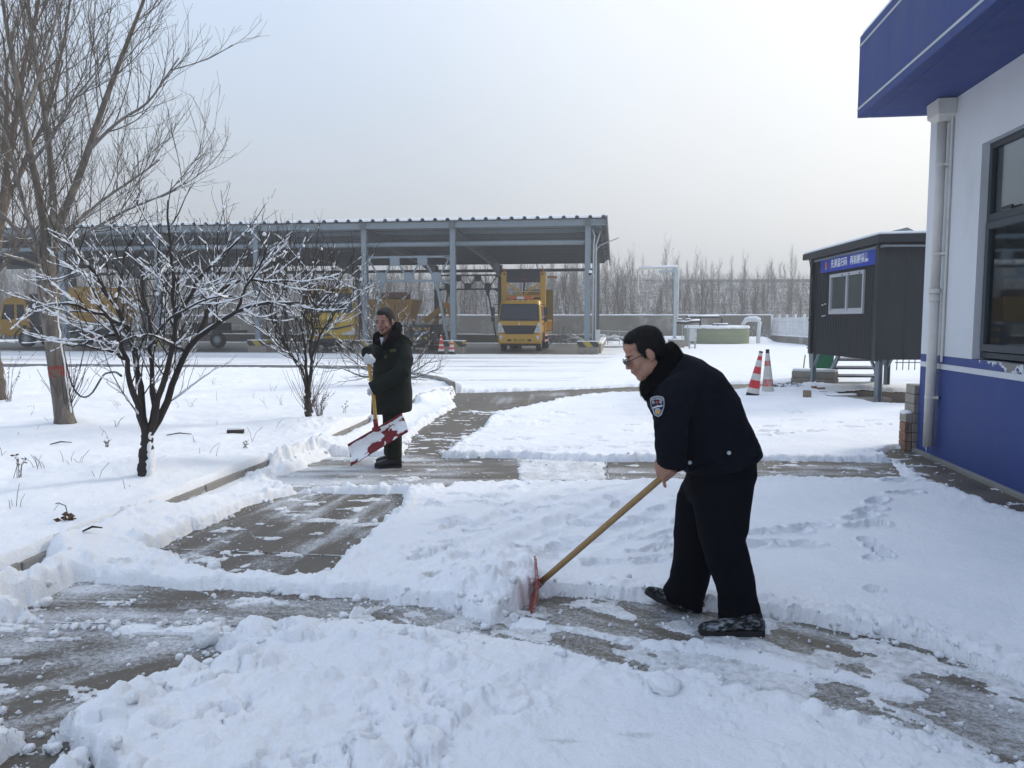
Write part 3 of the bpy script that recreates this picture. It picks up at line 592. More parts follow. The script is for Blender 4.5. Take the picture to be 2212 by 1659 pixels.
# ------------------------------------------------------------------ vehicle shed
def make_shed():
    t = thing('vehicle_shed', 'long open steel vehicle shed with snow on its corrugated roof', 'shed', SH0, 0)
    o = SH0
    def L(u, v, z): return UD*u+VD*v+Vector((0, 0, z))
    US = [0, 6.54, 11.0, 16.65, 22.0, 27.4, 32.9, 38.4]; DV = 15.2
    up = Vector((0, 0, 1))
    def ztop(v): return 6.36-.047*v
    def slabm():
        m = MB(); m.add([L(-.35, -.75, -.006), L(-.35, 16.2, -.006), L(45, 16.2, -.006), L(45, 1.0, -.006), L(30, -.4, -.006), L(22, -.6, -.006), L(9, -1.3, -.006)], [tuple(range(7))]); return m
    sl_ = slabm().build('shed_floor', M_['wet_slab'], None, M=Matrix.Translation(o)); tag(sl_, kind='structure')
    for i, u in enumerate(US):
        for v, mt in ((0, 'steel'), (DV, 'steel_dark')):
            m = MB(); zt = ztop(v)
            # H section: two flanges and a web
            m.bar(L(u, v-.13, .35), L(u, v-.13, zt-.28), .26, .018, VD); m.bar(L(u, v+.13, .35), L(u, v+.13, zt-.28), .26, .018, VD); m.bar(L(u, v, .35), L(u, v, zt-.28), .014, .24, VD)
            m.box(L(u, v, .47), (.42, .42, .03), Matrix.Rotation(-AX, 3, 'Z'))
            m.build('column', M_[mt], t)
        # footing with hazard stripes
        m = MB(); m.box(L(u-.05, -.02, .15), (.98, .70, .40), Matrix.Rotation(-AX, 3, 'Z')); m.build('footing', M_['block'], t, bev=.015)
        m = MB(); m.box((0, 0, 0), (1.03, .74, .26)); f = m.build('hazard_band', M_['hazard'], t); f.location = L(u-.05, -.02, .35+.13); f.rotation_euler = (0, 0, -AX)
        m = MB(); m.box((0, 0, 0), (1.03, .74, .03)); f = m.build('snow_on_footing', M_['snow'], t, bev=.01); f.location = L(u-.05, -.02, .625); f.rotation_euler = (0, 0, -AX)
        # rafter, tapered, from front column down to the back one
        m = MB(); z0, z1 = ztop(0)-.28, ztop(DV)-.28
        segs = [(0, .62), (3.5, .42), (7.6, .40), (11.5, .42), (DV, .85)]
        for a, b in zip(segs, segs[1:]):
            za, zb = ztop(a[0])-.22, ztop(b[0])-.22
            pa = [L(u, a[0], za), L(u, a[0], za-a[1]), L(u, b[0], zb-b[1]), L(u, b[0], zb)]
            m.prism([p-UD*.007 for p in pa], (0, 0, 0), UD*.014)
            m.bar(L(u, a[0], za-a[1]), L(u, b[0], zb-b[1]), .24, .016)
            m.bar(L(u, a[0], za+.01), L(u, b[0], zb+.01), .24, .016)
        m.build('rafter', M_['steel_dark'], t)
        for s in (1, -1):                       # fly braces
            for v in (2.5, 5.5, 8.5, 11.5): m = MB(); m.bar(L(u, v, ztop(v)-.62), L(u+s*.75, v, ztop(v)-.16), .04, .04); m.build('fly_brace', M_['steel_dark'], t)
    # purlins along the length
    for k in range(11):
        v = .9+k*1.45; m = MB(); m.bar(L(-.55, v, ztop(v)-.10), L(44, v, ztop(v)-.10), .07, .19); m.build('purlin', M_['steel'] if k < 2 else M_['steel_dark'], t)  # purlins behind the front ones take the shade-darkened steel
    m = MB(); m.bar(L(-.85, -.22, ztop(0)-.13), L(44, -.22, ztop(0)-.13), .08, .30); m.build('fascia_beam', M_['steel'], t, bev=.01)
    for i, u in enumerate(US):
        m = MB(); m.box(L(u, -.30, ztop(0)-.14), (.30, .06, .36), Matrix.Rotation(-AX, 3, 'Z')); m.build('beam_splice', M_['steel_dark'], t)
    for a, b in zip(US, US[1:]):
        m = MB(); m.cyl(L(a+.12, 0, 5.33), L(b-.12, 0, 5.33), .115, n=14); m.build('tie_tube', M_['steel'], t, smooth=True)
        m = MB(); m.bar(L(a+.1, DV, 5.0), L(b-.1, DV, 5.0), .12, .2); m.build('back_beam', M_['steel_dark'], t)
    # corrugated roof
    m = MB(); prof = []; per = .62; uu = -.85
    while uu < 44: prof += [(uu, .0), (uu+.06, .11), (uu+.17, .11), (uu+.23, 0)]; uu += per
    vs = []; fs = []
    for v in (-.42, 16.3):
        for (u, z) in prof: vs.append(L(u, v, ztop(v)+.03+z))
        for (u, z) in prof: vs.append(L(u, v, ztop(v)+.024+z))
    n = len(prof)
    for i in range(n-1): fs.append((i, i+1, 2*n+i+1, 2*n+i)); fs.append((n+i, 3*n+i, 3*n+i+1, n+i+1)); fs.append((i, n+i, n+i+1, i+1))
    m.add(vs, fs); m.build('roof_sheet', M_['sheet'], t)
    # snow lying in the troughs and over the sheet
    m = MB(); rr = random.Random(4); fr_ = []; tp = []
    for k_, (u, z) in enumerate(prof): fr_.append(L(u, -.44, ztop(-.44)+.034+z)); 
    nn = len(prof); hh = [.155+.03*rr.random() for _ in prof]
    rows_ = [[L(u, -.44, ztop(-.44)+.034+z) for (u, z) in prof], [L(u, -.46, ztop(-.44)+max(.05+z, h_*.75)) for (u, z), h_ in zip(prof, hh)], [L(u, -.38, ztop(-.38)+h_) for (u, z), h_ in zip(prof, hh)], [L(u, .4, ztop(.4)+h_+.01) for (u, z), h_ in zip(prof, hh)], [L(u, 16.3, ztop(16.3)+.17) for (u, z) in prof]]
    m.add([v for r_ in rows_ for v in r_], [(a*nn+i_, a*nn+i_+1, (a+1)*nn+i_+1, (a+1)*nn+i_) for a in range(4) for i_ in range(nn-1)])
    m.build('roof_snow', M_['snow'], t)
    # solar panels on the roof with snow, groups with gaps
    for k, (a, b) in enumerate(((.6, 3.6), (3.65, 6.3), (7.3, 9.1), (9.15, 11.2), (11.9, 14.6), (14.7, 17.4), (18.2, 21.5), (21.6, 24.8), (25.6, 29), (29.1, 32.5), (33.2, 37), (37.1, 41))):
        m = MB(); M = Matrix((UD, VD-Vector((0, 0, .047)), up)).transposed(); c = L((a+b)/2, 1.6, ztop(1.6)+.20)
        m.box(c, (b-a, 1.9, .05), M); pnl = m.build('solar_panel', M_['black'], t)
        m = MB(); m.box(c+Vector((0, 0, .055)), (b-a-.02, 1.86, .055), M); m.build('panel_snow', M_['snow'], pnl, bev=.015)
    # lattice trusses: light one between front columns 6.54..11, dark ones behind
    def truss(u0, u1, v, zt, zb, mat, name='lattice_truss', gus=3, legs=True):
        m = MB(); m.bar(L(u0, v, zt), L(u1, v, zt), .10, .10); m.bar(L(u0, v, zb), L(u1, v, zb), .10, .10)
        n = 2*gus; us = [u0+(u1-u0)*(k+.0)/n for k in range(n+1)]
        for k in range(n):
            top_first = (k % 2 == 0); a = L(us[k], v, zt if top_first else zb); b = L(us[k+1], v, zb if top_first else zt); m.bar(a, b, .07, .07, VD)
        ch = m.build(name, mat, t)
        for k in range(1, n):
            g = MB(); zc = (zb+.16) if k % 2 == 1 else (zt-.18); hw = .24
            z0, z1 = (zb-.06, zb+.42) if k % 2 == 1 else (zt-.42, zt+.06)
            sgn = 1 if k % 2 == 1 else -1
            zm0 = z0 if k % 2 == 1 else z1; zm1 = z1 if k % 2 == 1 else z0
            pl = [L(us[k]-.24, v-.06, zm0), L(us[k]+.24, v-.06, zm0), L(us[k]+.24, v-.06, zm0+sgn*.36), L(us[k]+.15, v-.06, zm1), L(us[k]-.15, v-.06, zm1), L(us[k]-.24, v-.06, zm0+sgn*.36)]
            g.prism(pl, (0, 0, 0), VD*.12); g.build('gusset_plate', mat, ch)
        for uu, s in ((u0, 1), (u1, -1)):
            for z in (zt, zb):
                g = MB(); q = -.3 if z == zt else .3
                g.prism([L(uu, v-.05, z+.08), L(uu, v-.05, z-.2), L(uu+s*.28, v-.05, z-.05), L(uu+s*.28, v-.05, z+.05)], (0, 0, 0), VD*.1); g.build('gusset_plate', mat, ch)
        if legs:
            for k, ub in ((1, u0+.12), (n-1, u1-.12)):
                g = MB(); g.bar(L(us[k], v, zb-.1), L(ub, v, .5), .11, .11, VD); g.build('brace_leg', mat, ch)
                g = MB(); g.prism([L(us[k]-.17, v-.03, zb-.05), L(us[k]+.17, v-.03, zb-.05), L(us[k]+.05, v-.03, zb-.45), L(us[k]-.05, v-.03, zb-.45)], (0, 0, 0), VD*.06); g.build('gusset_plate', mat, ch)
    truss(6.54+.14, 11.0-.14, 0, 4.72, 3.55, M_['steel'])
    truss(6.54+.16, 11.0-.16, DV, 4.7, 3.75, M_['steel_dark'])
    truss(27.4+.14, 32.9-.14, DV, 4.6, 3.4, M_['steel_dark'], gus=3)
    # gable trim, conduit, downpipe at the right end
    m = MB()
    for k in range(26): 
        v = -.4+k*.64; m.bar(L(-.90, v, ztop(v)+.10), L(-.90, v, ztop(v)-.34), .05, .52, VD)
    m.bar(L(-.87, -.42, ztop(-.4)-.1), L(-.87, 16.3, ztop(16.3)-.1), .03, .42)
    m.build('gable_trim', M_['steel_dark'], t)
    m = MB(); m.tube([L(-.20, -.10, 5.95), L(-.32, -.1, 5.6), L(-.28, -.1, 5.2), L(-.26, -.1, .6)], .035, 8); m.build('conduit', M_['galv'], t, smooth=True)
    m = MB(); m.tube([L(-.55, 1.2, 6.0), L(-.50, 1.2, 5.8), L(-.34, 1.2, 5.3), L(-.34, 1.2, .6)], .05, 8); m.build('conduit', M_['galv'], t, smooth=True)
    for v in (3.8, 7.6, 11.4):
        m = MB(); m.bar(L(-.2, v, .5), L(-.2, v, ztop(v)-.2), .20, .20, VD); m.build('gable_post', M_['steel_dark'], t)
    m = MB(); m.box(L(-.5, .1, .90), (.22, .2, .55), Matrix.Rotation(-AX, 3, 'Z')); m.build('junction_box', M_['cabinet'], t, bev=.01)
    return t
shed = make_shed()
def pieces_wall(name, label, a, b, H, w, mat, cap=True, snow=True, cat='wall'):
    t = thing(name, label, cat, a); d = b-a; L_ = d.length; dn = d.normalized()
    m = MB(); m.bar(Vector((0, 0, H/2-.1)), d+Vector((0, 0, H/2-.1)), w, H+.2); m.build('wall_body', mat, t)
    if cap: m = MB(); m.bar(Vector((0, 0, H+.04)), d+Vector((0, 0, H+.04)), w+.1, .08); m.build('coping', M_['concrete'], t)
    if snow:
        m = MB(); n = max(4, int(L_/.5)); secs = []; s = Vector((-dn.y, dn.x, 0)); rr = random.Random(9); z = H+(.082 if cap else .002)
        for i in range(n+1):
            c = d*i/n; hh = rr.uniform(.06, .10); W_ = w/2+.07; secs.append([c+s*W_+Vector((0, 0, z)), c+s*W_*.9+Vector((0, 0, z+hh*.8)), c+Vector((0, 0, z+hh)), c-s*W_*.9+Vector((0, 0, z+hh*.8)), c-s*W_+Vector((0, 0, z))])
        m.ring(secs); m.build('snow_cap', M_['snow'], t)
    return t
# side kerb wall at the right end of the shed, and the low wall at its back
pieces_wall('kerb_wall', 'low concrete kerb wall running back from the right hand footing of the shed', S(-.55, .3), S(-.55, 15.5), .48, .22, M_['block'], cap=False)
pieces_wall('low_wall', 'knee-high snow-topped wall behind the parked vehicles in the shed', S(-.6, 16.9), S(44, 16.9), .58, .25, M_['concrete_wall'], cap=False)
WR = P(1664, 730, 58.0); WR.z = 0
pieces_wall('boundary_wall', 'tall grey stained boundary wall with snow along its coping', WR, WR+UD*75, 1.92, .24, M_['concrete_wall'])
# street lamp fixed to the shed's right end
def lamp():
    b0 = P(1287, 600, 40.6); b0.z = 0; t = thing('street_lamp', 'slim grey lamp arm with flat head on the right end of the shed', 'lamp', b0)
    e = Vector((1, 0, 0)); q = lambda x, y: P(x, y, 40.6)-b0
    m = MB(); m.tube([q(1285, 600), q(1286, 553), q(1287, 545), q(1291, 535), q(1298, 529), q(1312, 523)], .035, 8); m.build('arm', M_['galv'], t, smooth=True)
    m = MB(); m.bar(q(1310, 524), q(1336, 514), .2, .05); m.build('lamp_head', M_['galv'], t, bev=.012)
    m = MB(); m.bar(q(1285, 600), q(1285, 592), .12, .12); m.build('bracket', M_['galv'], t)
lamp()
def camera_box():
    t = thing('security_camera', 'small dome camera on the right front column of the shed', 'camera', S(-.14, -.18, 3.9))
    m = MB(); m.ball((0, 0, -.09), .075); m.build('dome', M_['black'], t, smooth=True)
    m = MB(); m.box((0, 0, .02), (.16, .16, .12)); m.build('housing', M_['white_paint'], t, bev=.02)
camera_box()
# cones --------------------------------------------------------------
def cone(label, loc, rot, H=.92, r=.20, square=True, group='striped traffic cones', bands=None, cols=None):
    t = thing('traffic_cone', label, 'traffic cone', loc, 0, group); t.rotation_euler = rot
    if square:
        m = MB(); m.box((0, 0, .02), (r*2.5, r*2.5, .04)); m.build('base_plate', M_['rubber'], t, bev=.01)
    zs = [0]+(bands or [.16, .34, .42, .56, .64, .80, .88]); rad = lambda f: r+( .035-r)*f
    cols = cols or ['rubber', 'white_band', 'red', 'white_band', 'red', 'white_band', 'red', 'white_band']
    zs = zs+[1.0]
    for i in range(len(zs)-1):
        mt = cols[i % len(cols)] if i < len(cols) else 'red'
        m = MB(); m.cyl((0, 0, zs[i]*H+.04*square), (0, 0, zs[i+1]*H+.04*square), rad(zs[i])+.001*(i % 2), rad(zs[i+1])+.001*(i % 2), 22); m.build('base_band' if i == 0 else 'band', M_[mt], t, smooth=False)
    m = MB(); m.cyl((0, 0, H+.04*square), (0, 0, H+.035+.04*square), .042, .040, 14); m.build('top_cap', M_['rubber'], t)
    return t
M_['faded'] = pm('faded_red_band', (.48, .06, .055), .6, var=.2, vscale=8, col2=(.45, .40, .36), c2thr=(.45, .65), c2scale=7)
M_['white_band'] = pm('dirty_white_band', (.55, .54, .50), .6, var=.12, vscale=6, col2=(.33, .31, .27), c2thr=(.55, .75), c2scale=5)
c1 = G(1624, 860); cone('leaning red and white cone sunk in the snow, nearer to the walking man', (c1.x, c1.y, -.02), (R(3), R(9), .3), .98, .142, False, bands=[.13, .24, .41, .55, .70, .84, .93])
c2 = G(1655, 851); cone('upright dirty red and white cone beside the leaning one', (c2.x+.04, c2.y, -.02), (R(-2), R(0), 1.3), .97, .142, False, bands=[.08, .20, .36, .58, .66, .78, .95], cols=['rubber', 'white_band', 'faded', 'white_band', 'white_band', 'faded', 'white_band', 'rubber'])
c3 = G(953, 766); cone('white-topped traffic cone left of the striped footing in the shed', (c3.x, c3.y, 0), (0, 0, .4), .90, .17, True, bands=[.14, .26, .42, .5, .72, .80, .95])
c4 = G(975, 766); cone('shorter red-topped traffic cone against the striped footing in the shed', (c4.x, c4.y, 0), (0, R(2), .1), .70, .17, True, bands=[.16, .30, .45, .62, .75, .78, .80])
# ------------------------------------------------------------------ trucks
def wheel(t, x, y, r=.42, w=.28, side=1, hub='galv'):
    m = MB(); n = 26
    prof = [(-w/2, r*.62), (-w/2, r*.93), (-w*.36, r), (w*.36, r), (w/2, r*.93), (w/2, r*.62)]
    secs = [[Vector((px_, rr*math.cos(2*math.pi*k/n), rr*math.sin(2*math.pi*k/n))) for k in range(n)] for px_, rr in prof]
    m.ring(secs); o = m.build('wheel', M_['rubber'], t, smooth=True); o.location = (x, y, r)
    m = MB(); m.cyl((side*w*.30, 0, 0), (side*(w/2+.004), 0, 0), r*.30, r*.34, 18); m.cyl((side*w*.40, 0, 0), (side*(w*.5), 0, 0), r*.6, r*.6, 22)
    for k in range(8): a = k*math.pi/4; m.cyl((side*w*.4, r*.46*math.cos(a), r*.46*math.sin(a)), (side*(w*.5+.02), r*.46*math.cos(a), r*.46*math.sin(a)), .022, n=6)
    m.build('rim', M_[hub], o)
    return o
def cab_shell(secs):                    # loft of rounded rectangles: (z, x half, y front, y back, corner)
    out = []
    for z, hx, yf, yb, c in secs:
        ring = []
        for cx, cy0, a0 in ((hx-c, yf+c, -90), (hx-c, yb-c, 0), (-hx+c, yb-c, 90), (-hx+c, yf+c, 180)):
            for k in range(5): a = R(a0+k*22.5); ring.append(Vector((cx+c*math.cos(a), cy0+c*math.sin(a), z)))
        out.append(ring)
    m = MB(); m.ring(out); return m
def rquad(m, pts, off):                 # thin panel from a polygon, pushed along off
    m.prism([Vector(p) for p in pts], (0, 0, 0), Vector(off))
def truck_mast():
    t = thing('mast_truck', 'orange-yellow truck facing out of the shed with a dark display board above its cab', 'truck', (0, 0, 0))
    g = G(1122, 760); t.location = (g.x+.0, g.y, 0); t.rotation_euler = (0, 0, -AX+R(1.0))
    Yc = M_['yellow']
    m = cab_shell([(.55, 1.10, .06, 1.75, .12), (1.0, 1.13, .0, 1.8, .16), (1.62, 1.13, .03, 1.82, .18), (2.42, 1.07, .22, 1.84, .22), (2.62, 1.02, .34, 1.80, .25), (2.70, .92, .5, 1.7, .25)]); m.build('cab', Yc, t, smooth=False, bev=.02)
    m = MB(); rquad(m, [(-1.02, -.005, 1.60), (1.02, -.005, 1.60), (.98, .2, 2.40), (.90, .235, 2.47), (-.90, .235, 2.47), (-.98, .2, 2.40)], (0, -.03, -.0)); m.build('windscreen_seal', M_['black'], t)
    m = MB(); rquad(m, [(-.97, -.04, 1.66), (.97, -.04, 1.66), (.93, .155, 2.36), (.86, .185, 2.42), (-.86, .185, 2.42), (-.93, .155, 2.36)], (0, -.012, 0)); ws = m.build('windscreen', M_['glass'], t)
    for x0, x1 in ((-.85, -.25), (.0, .62)):
        m = MB(); m.tube([(x0, -.07, 1.80 if x0 < -.5 else 1.72), (x1, -.07, 1.66)], .012, 6); m.build('wiper', M_['black'], ws)
    m = MB(); rquad(m, [(-.90, -.01, 1.36), (.90, -.01, 1.36), (.72, -.01, .92), (-.72, -.01, .92)], (0, -.05, 0)); gr = m.build('grille', M_['black'], t, bev=.01)
    for z in (1.02, 1.12, 1.22, 1.30):
        m = MB(); m.box((0, -.07, z), (1.40, .02, .022)); m.build('grille_bar', M_['rubber'], gr)
    for s in (-1, 1):
        m = MB(); rquad(m, [(s*1.09, -.005, 1.52), (s*.98, -.02, 1.50), (s*.76, -.03, 1.0), (s*1.10, -.005, .98)][::s], (0, -.045, 0)); h = m.build('headlight', M_['lamp'], t, bev=.01)
        for z in (1.12, 1.28): m = MB(); m.cyl((s*.97, -.05, z), (s*.97, -.085, z), .07, n=12); m.build('lens', M_['galv'], h)
        m = MB(); rquad(m, [(s*1.04, -.03, .84), (s*.84, -.04, .84), (s*.95, -.04, .60), (s*1.0, -.03, .60)][::s], (0, -.05, 0)); m.build('fog_lamp', M_['lamp'], t)
        m = MB(); m.box((s*.52, -.085, .60), (.20, .02, .10)); m.build('bumper_slot', M_['black'], t)
        m = MB(); m.tube([(s*1.05, .1, 2.45), (s*1.3, -.05, 2.42), (s*1.36, -.08, 2.2), (s*1.36, -.08, 1.55), (s*1.18, .05, 1.45)], .018, 6); a = m.build('mirror_arm', M_['black'], t)
        m = MB(); m.box((s*1.36, -.11, 2.08), (.20, .09, .42)); m.build('mirror', M_['black'], a, bev=.02)
        m = MB(); m.box((s*1.36, -.11, 1.68), (.19, .09, .22)); m.build('mirror', M_['black'], a, bev=.02)
        m = MB(); rquad(m, [(s*1.135, .35, 1.62), (s*1.135, 1.35, 1.62), (s*1.09, 1.35, 2.35), (s*1.09, .48, 2.35)], (s*.015, 0, 0)); m.build('side_window', M_['glass'], t)
        m = MB(); m.box((s*1.15, 1.15, 1.40), (.03, .16, .05)); m.build('door_handle', M_['black'], t)
    m = cab_shell([(.42, 1.08, -.06, .5, .10), (.48, 1.12, -.09, .5, .12), (.86, 1.13, -.07, .5, .12), (.90, 1.12, -.05, .5, .1)]); m.build('bumper', Yc, t)
    m = MB(); m.box((0, -.10, .60), (.52, .02, .16)); pl = m.build('number_plate', pm('plate_yellow', (.55, .36, .03), .5), t)
    text_mesh('plate_text', '冀A·A7369', .125, M_['black_letter'], pl, Matrix.Translation((0, -.115, .60)) @ Matrix.Rotation(R(90), 4, 'X'))
    m = MB(); m.cyl((0, -.035, 1.44), (0, -.06, 1.44), .075, n=3); m.build('front_emblem', M_['alu'], t)
    for k in range(4): m = MB(); m.box((-.42+k*.28, .36, 2.63), (.09, .03, .06)); m.build('marker_lamp', M_['lamp'], t)
    m = MB(); m.box((0, .62, 2.79), (1.30, .26, .15)); lb = m.build('light_bar', M_['amber'], t, bev=.05)
    m = MB(); m.box((0, .60, 2.79), (.36, .28, .13)); m.build('light_bar_centre', M_['alu'], lb)
    # mast behind the cab
    for s in (-1, 1):
        m = MB(); m.box((s*1.05, 2.05, 2.55), (.30, .26, 3.3)); p = m.build('mast_post', Yc, t, bev=.02)
        m = MB(); m.box((s*1.03, 1.905, 4.10), (.07, .02, .10)); m.build('post_lamp', M_['black'], p)
        m = MB(); m.cyl((s*1.05, 2.05, 4.2), (s*1.05, 2.05, 4.26), .04, n=8); m.cyl((s*1.05, 2.05, 4.26), (s*1.05, 2.05, 4.40), .055, n=12); m.build('beacon', M_['amber'], p)
    m = MB(); m.box((0, 1.98, 3.98), (1.80, .22, .66)); d = m.build('display_board', pm('display_dark', (.03, .035, .042), .4, var=.1), t, bev=.015)
    M_['led'] = pm('dim_red_led', (.32, .05, .04), .6)
    m = MB()
    for k in range(20): a = k*math.pi/10; b = (k+1)*math.pi/10; m.bar((.075*math.cos(a), 1.862, 4.06+.075*math.sin(a)), (.075*math.cos(b), 1.862, 4.06+.075*math.sin(b)), .012, .012)
    m.box((0, 1.862, 4.06), (.09, .01, .012)); m.build('display_emblem', M_['led'], d)
    m = MB(); m.box((0, 1.865, 3.84), (.36, .01, .035)); m.build('display_text', M_['led'], d)
    for s in (-1, 1): m = MB(); m.bar((s*.88, 1.98, 3.62), (s*.02, 1.98, 2.98), .10, .12, (0, 1, 0)); m.build('cross_brace', Yc, t)
    m = MB(); m.box((0, 2.0, 2.92), (1.8, .16, .14)); m.build('cross_beam', Yc, t)
    m = MB(); m.box((0, 2.35, 3.18), (1.8, .10, .05)); m.build('rail', M_['alu'], t)
    m = MB(); m.tube([(.02, 2.3, 3.75), (-.1, 2.9, 3.0)], .05, 8); m.build('ram', pm('blue_ram', (.03, .06, .12), .4), t)
    m = MB(); m.box((0, 2.42, 2.75), (1.8, .08, .5)); m.build('equipment_panel', M_['black'], t)
    # bed and tall rear panel
    m = MB(); m.box((0, 4.6, .98), (2.25, 5.0, .16)); m.build('deck', M_['yellow'], t)
    for s in (-1, 1):
        m = MB(); m.box((s*1.15, 4.6, 1.36), (.05, 4.9, .60)); sd = m.build('side_board', Yc, t)
        for k in range(10): m = MB(); m.box((s*1.185, 2.3+k*.51, 1.36), (.05, .07, .60)); m.build('stake', Yc, sd)
        m = MB(); m.box((s*1.18, 4.6, 1.62), (.06, 4.9, .06)); m.build('top_rail', Yc, sd)
        m = MB(); m.box((s*1.16, 4.6, 1.03), (.05, 4.9, .07)); m.build('reflective_strip', M_['hazard_small'], sd)
        for z in (.50, .80):
            for k in range(9): m = MB(); m.box((s*1.10, 2.75+k*.3, z), (.04, .30, .11)); m.build('guard_rail', M_['red' if k % 2 else 'white_paint'], t)
        for k in range(2): m = MB(); m.box((s*1.10, 2.62+k*2.8, .65), (.05, .06, .5)); m.build('guard_post', M_['red'], t)
    m = MB(); rquad(m, [(-.5, 6.9, 1.0), (1.28, 6.9, 1.0), (1.28, 6.9, 3.36), (1.18, 6.9, 3.46), (-.5, 6.9, 3.46)], (0, .12, 0)); m.build('rear_panel', pm('olive_yellow_panel', (.30, .20, .03), .6, var=.12), t)
    m = MB(); m.cyl((1.25, 2.3, 3.95), (1.45, 2.3, 3.95), .06, n=10); m.box((1.62, 2.3, 3.94), (.34, .10, .12)); m.build('side_lamp', M_['ochre'], t)
    m = MB(); m.cyl((1.0, 3.0, 1.1), (1.0, 3.0, 2.05), .17, .05, 14); m.build('stowed_cone', M_['white_band'], t)
    for z0, z1 in ((1.25, 1.45), (1.62, 1.82)): m = MB(); f = lambda z: .17-.12*(z-1.1)/.95+.003; m.cyl((1.0, 3.0, z0), (1.0, 3.0, z1), f(z0), f(z1), 14); m.build('stowed_cone_band', M_['red'], t)
    m = MB(); m.box((0, 3.5, .75), (.8, 6.4, .22)); m.box((0, .55, .36), (1.7, .3, .12)); m.cyl((-.9, .95, .42), (.9, .95, .42), .07); m.box((.75, 2.6, .6), (.4, .8, .4)); m.build('chassis', M_['black'], t)
    wheel(t, -.93, .95, .42, .26, -1); wheel(t, .93, .95, .42, .26, 1); wheel(t, -.9, 5.2, .42, .46, -1); wheel(t, .9, 5.2, .42, .46, 1)
    for s in (-1, 1):
        m = MB(); n = 10; pts = [(s*1.12, .95+.56*math.cos(R(180*k/n)), .45+.56*math.sin(R(180*k/n))) for k in range(n+1)]; m.tube(pts, .045, 6); m.build('wheel_arch', M_['black'], t)
    return t
truck_mast()
pw = MB(); pw.box((0, 0, .2), (.5, .5, .4)); q = pw.build('concrete_block', M_['block'], bev=.02); q.location = G(1113, 756)+Vector((.1, 3.0, 0)); q.rotation_euler = (0, 0, .2)
tag(q, 'pale concrete block lying on the floor beneath the mast truck', 'concrete block')
def truck_big():
    t = thing('dump_truck', 'lemon yellow heavy truck with big dark windscreen parked behind the plum trees', 'truck')
    g = G(716, 758); t.location = (g.x, g.y, 0); t.rotation_euler = (0, 0, R(6))
    Yc = M_['yellow2']
    m = cab_shell([(.55, 1.22, .08, 2.1, .10), (.85, 1.27, .0, 2.15, .14), (2.05, 1.27, .03, 2.2, .16), (3.0, 1.20, .26, 2.2, .2), (3.28, 1.15, .42, 2.15, .25), (3.40, 1.0, .6, 2.0, .25)]); m.build('cab', Yc, t, bev=.02)
    m = MB(); rquad(m, [(-1.14, -.0, 2.02), (1.14, -.0, 2.02), (1.08, .24, 2.98), (1.0, .27, 3.06), (-1.0, .27, 3.06), (-1.08, .24, 2.98)], (0, -.04, 0)); m.build('windscreen', M_['glass'], t)
    m = MB(); m.box((0, .16, 3.22), (1.9, .36, .06)); m.build('sun_visor', pm('dark_red_visor', (.07, .02, .02), .5), t)
    for z, w in ((1.62, 1.3), (1.54, 1.3), (1.46, 1.3), (1.38, 1.28)): m = MB(); m.box((-.25, -.035, z), (w, .03, .03)); m.build('vent_slat', pm('vent_yellow', (.32, .21, .03), .6) if z == 1.62 else bpy.data.materials['vent_yellow'], t)
    m = MB(); rquad(m, [(-1.0, -.02, 1.16), (.3, -.02, 1.14), (1.2, -.0, 1.36), (1.2, -.0, 1.42), (.3, -.02, 1.24), (-1.0, -.02, 1.24)], (0, -.05, 0)); m.build('dark_trim', M_['black'], t)
    for s in (-1, 1):
        m = MB(); rquad(m, [(s*1.22, -.02, 1.12), (s*.56, -.03, .92), (s*.60, -.03, .84), (s*1.22, -.02, .86)][::s], (0, -.05, 0)); m.build('headlight', M_['lamp'], t)
        m = MB(); m.box((s*.9, -.06, .58), (.5, .04, .06)); m.build('fog_lamp', M_['lamp'], t)
        m = MB(); rquad(m, [(s*1.275, .5, 1.95), (s*1.275, 1.6, 1.95), (s*1.22, 1.6, 2.9), (s*1.22, .6, 2.9)], (s*.015, 0, 0)); m.build('side_window', M_['glass'], t)
        m = MB(); m.box((s*1.26, .34, 1.3), (.06, .28, 1.2)); m.build('corner_step', M_['black'], t)
    m = MB(); m.box((-.1, -.06, .60), (.9, .04, .12)); m.build('bumper_slot', M_['black'], t)
    text_mesh('number_text', '20M64', .17, M_['black_letter'], t, Matrix.Translation((-.15, -.075, .85)) @ Matrix.Rotation(R(90), 4, 'X'))
    m = MB(); m.box((0, 4.3, .85), (.9, 8.0, .3)); m.tube([(-.9, .6, .42), (-.2, .6, .3), (.5, .6, .42)], .09, 8); m.box((0, .5, .5), (2.0, .5, .14)); m.build('chassis', M_['black'], t)
    m = MB(); m.box((0, 5.4, 1.75), (2.4, 5.8, 1.5)); m.build('tipper_body', M_['ochre'], t, bev=.04)
    for k in range(7): m = MB(); m.box((1.24, 2.9+k*.83, 1.75), (.07, .10, 1.5)); m.build('body_rib', M_['ochre'], t)
    for y in (1.3, 5.6, 7.0): wheel(t, -1.02, y, .50, .32, -1); wheel(t, 1.02, y, .50, .32, 1)
    wheel(t, 0, 3.1, .45, .3, 1)
truck_big()
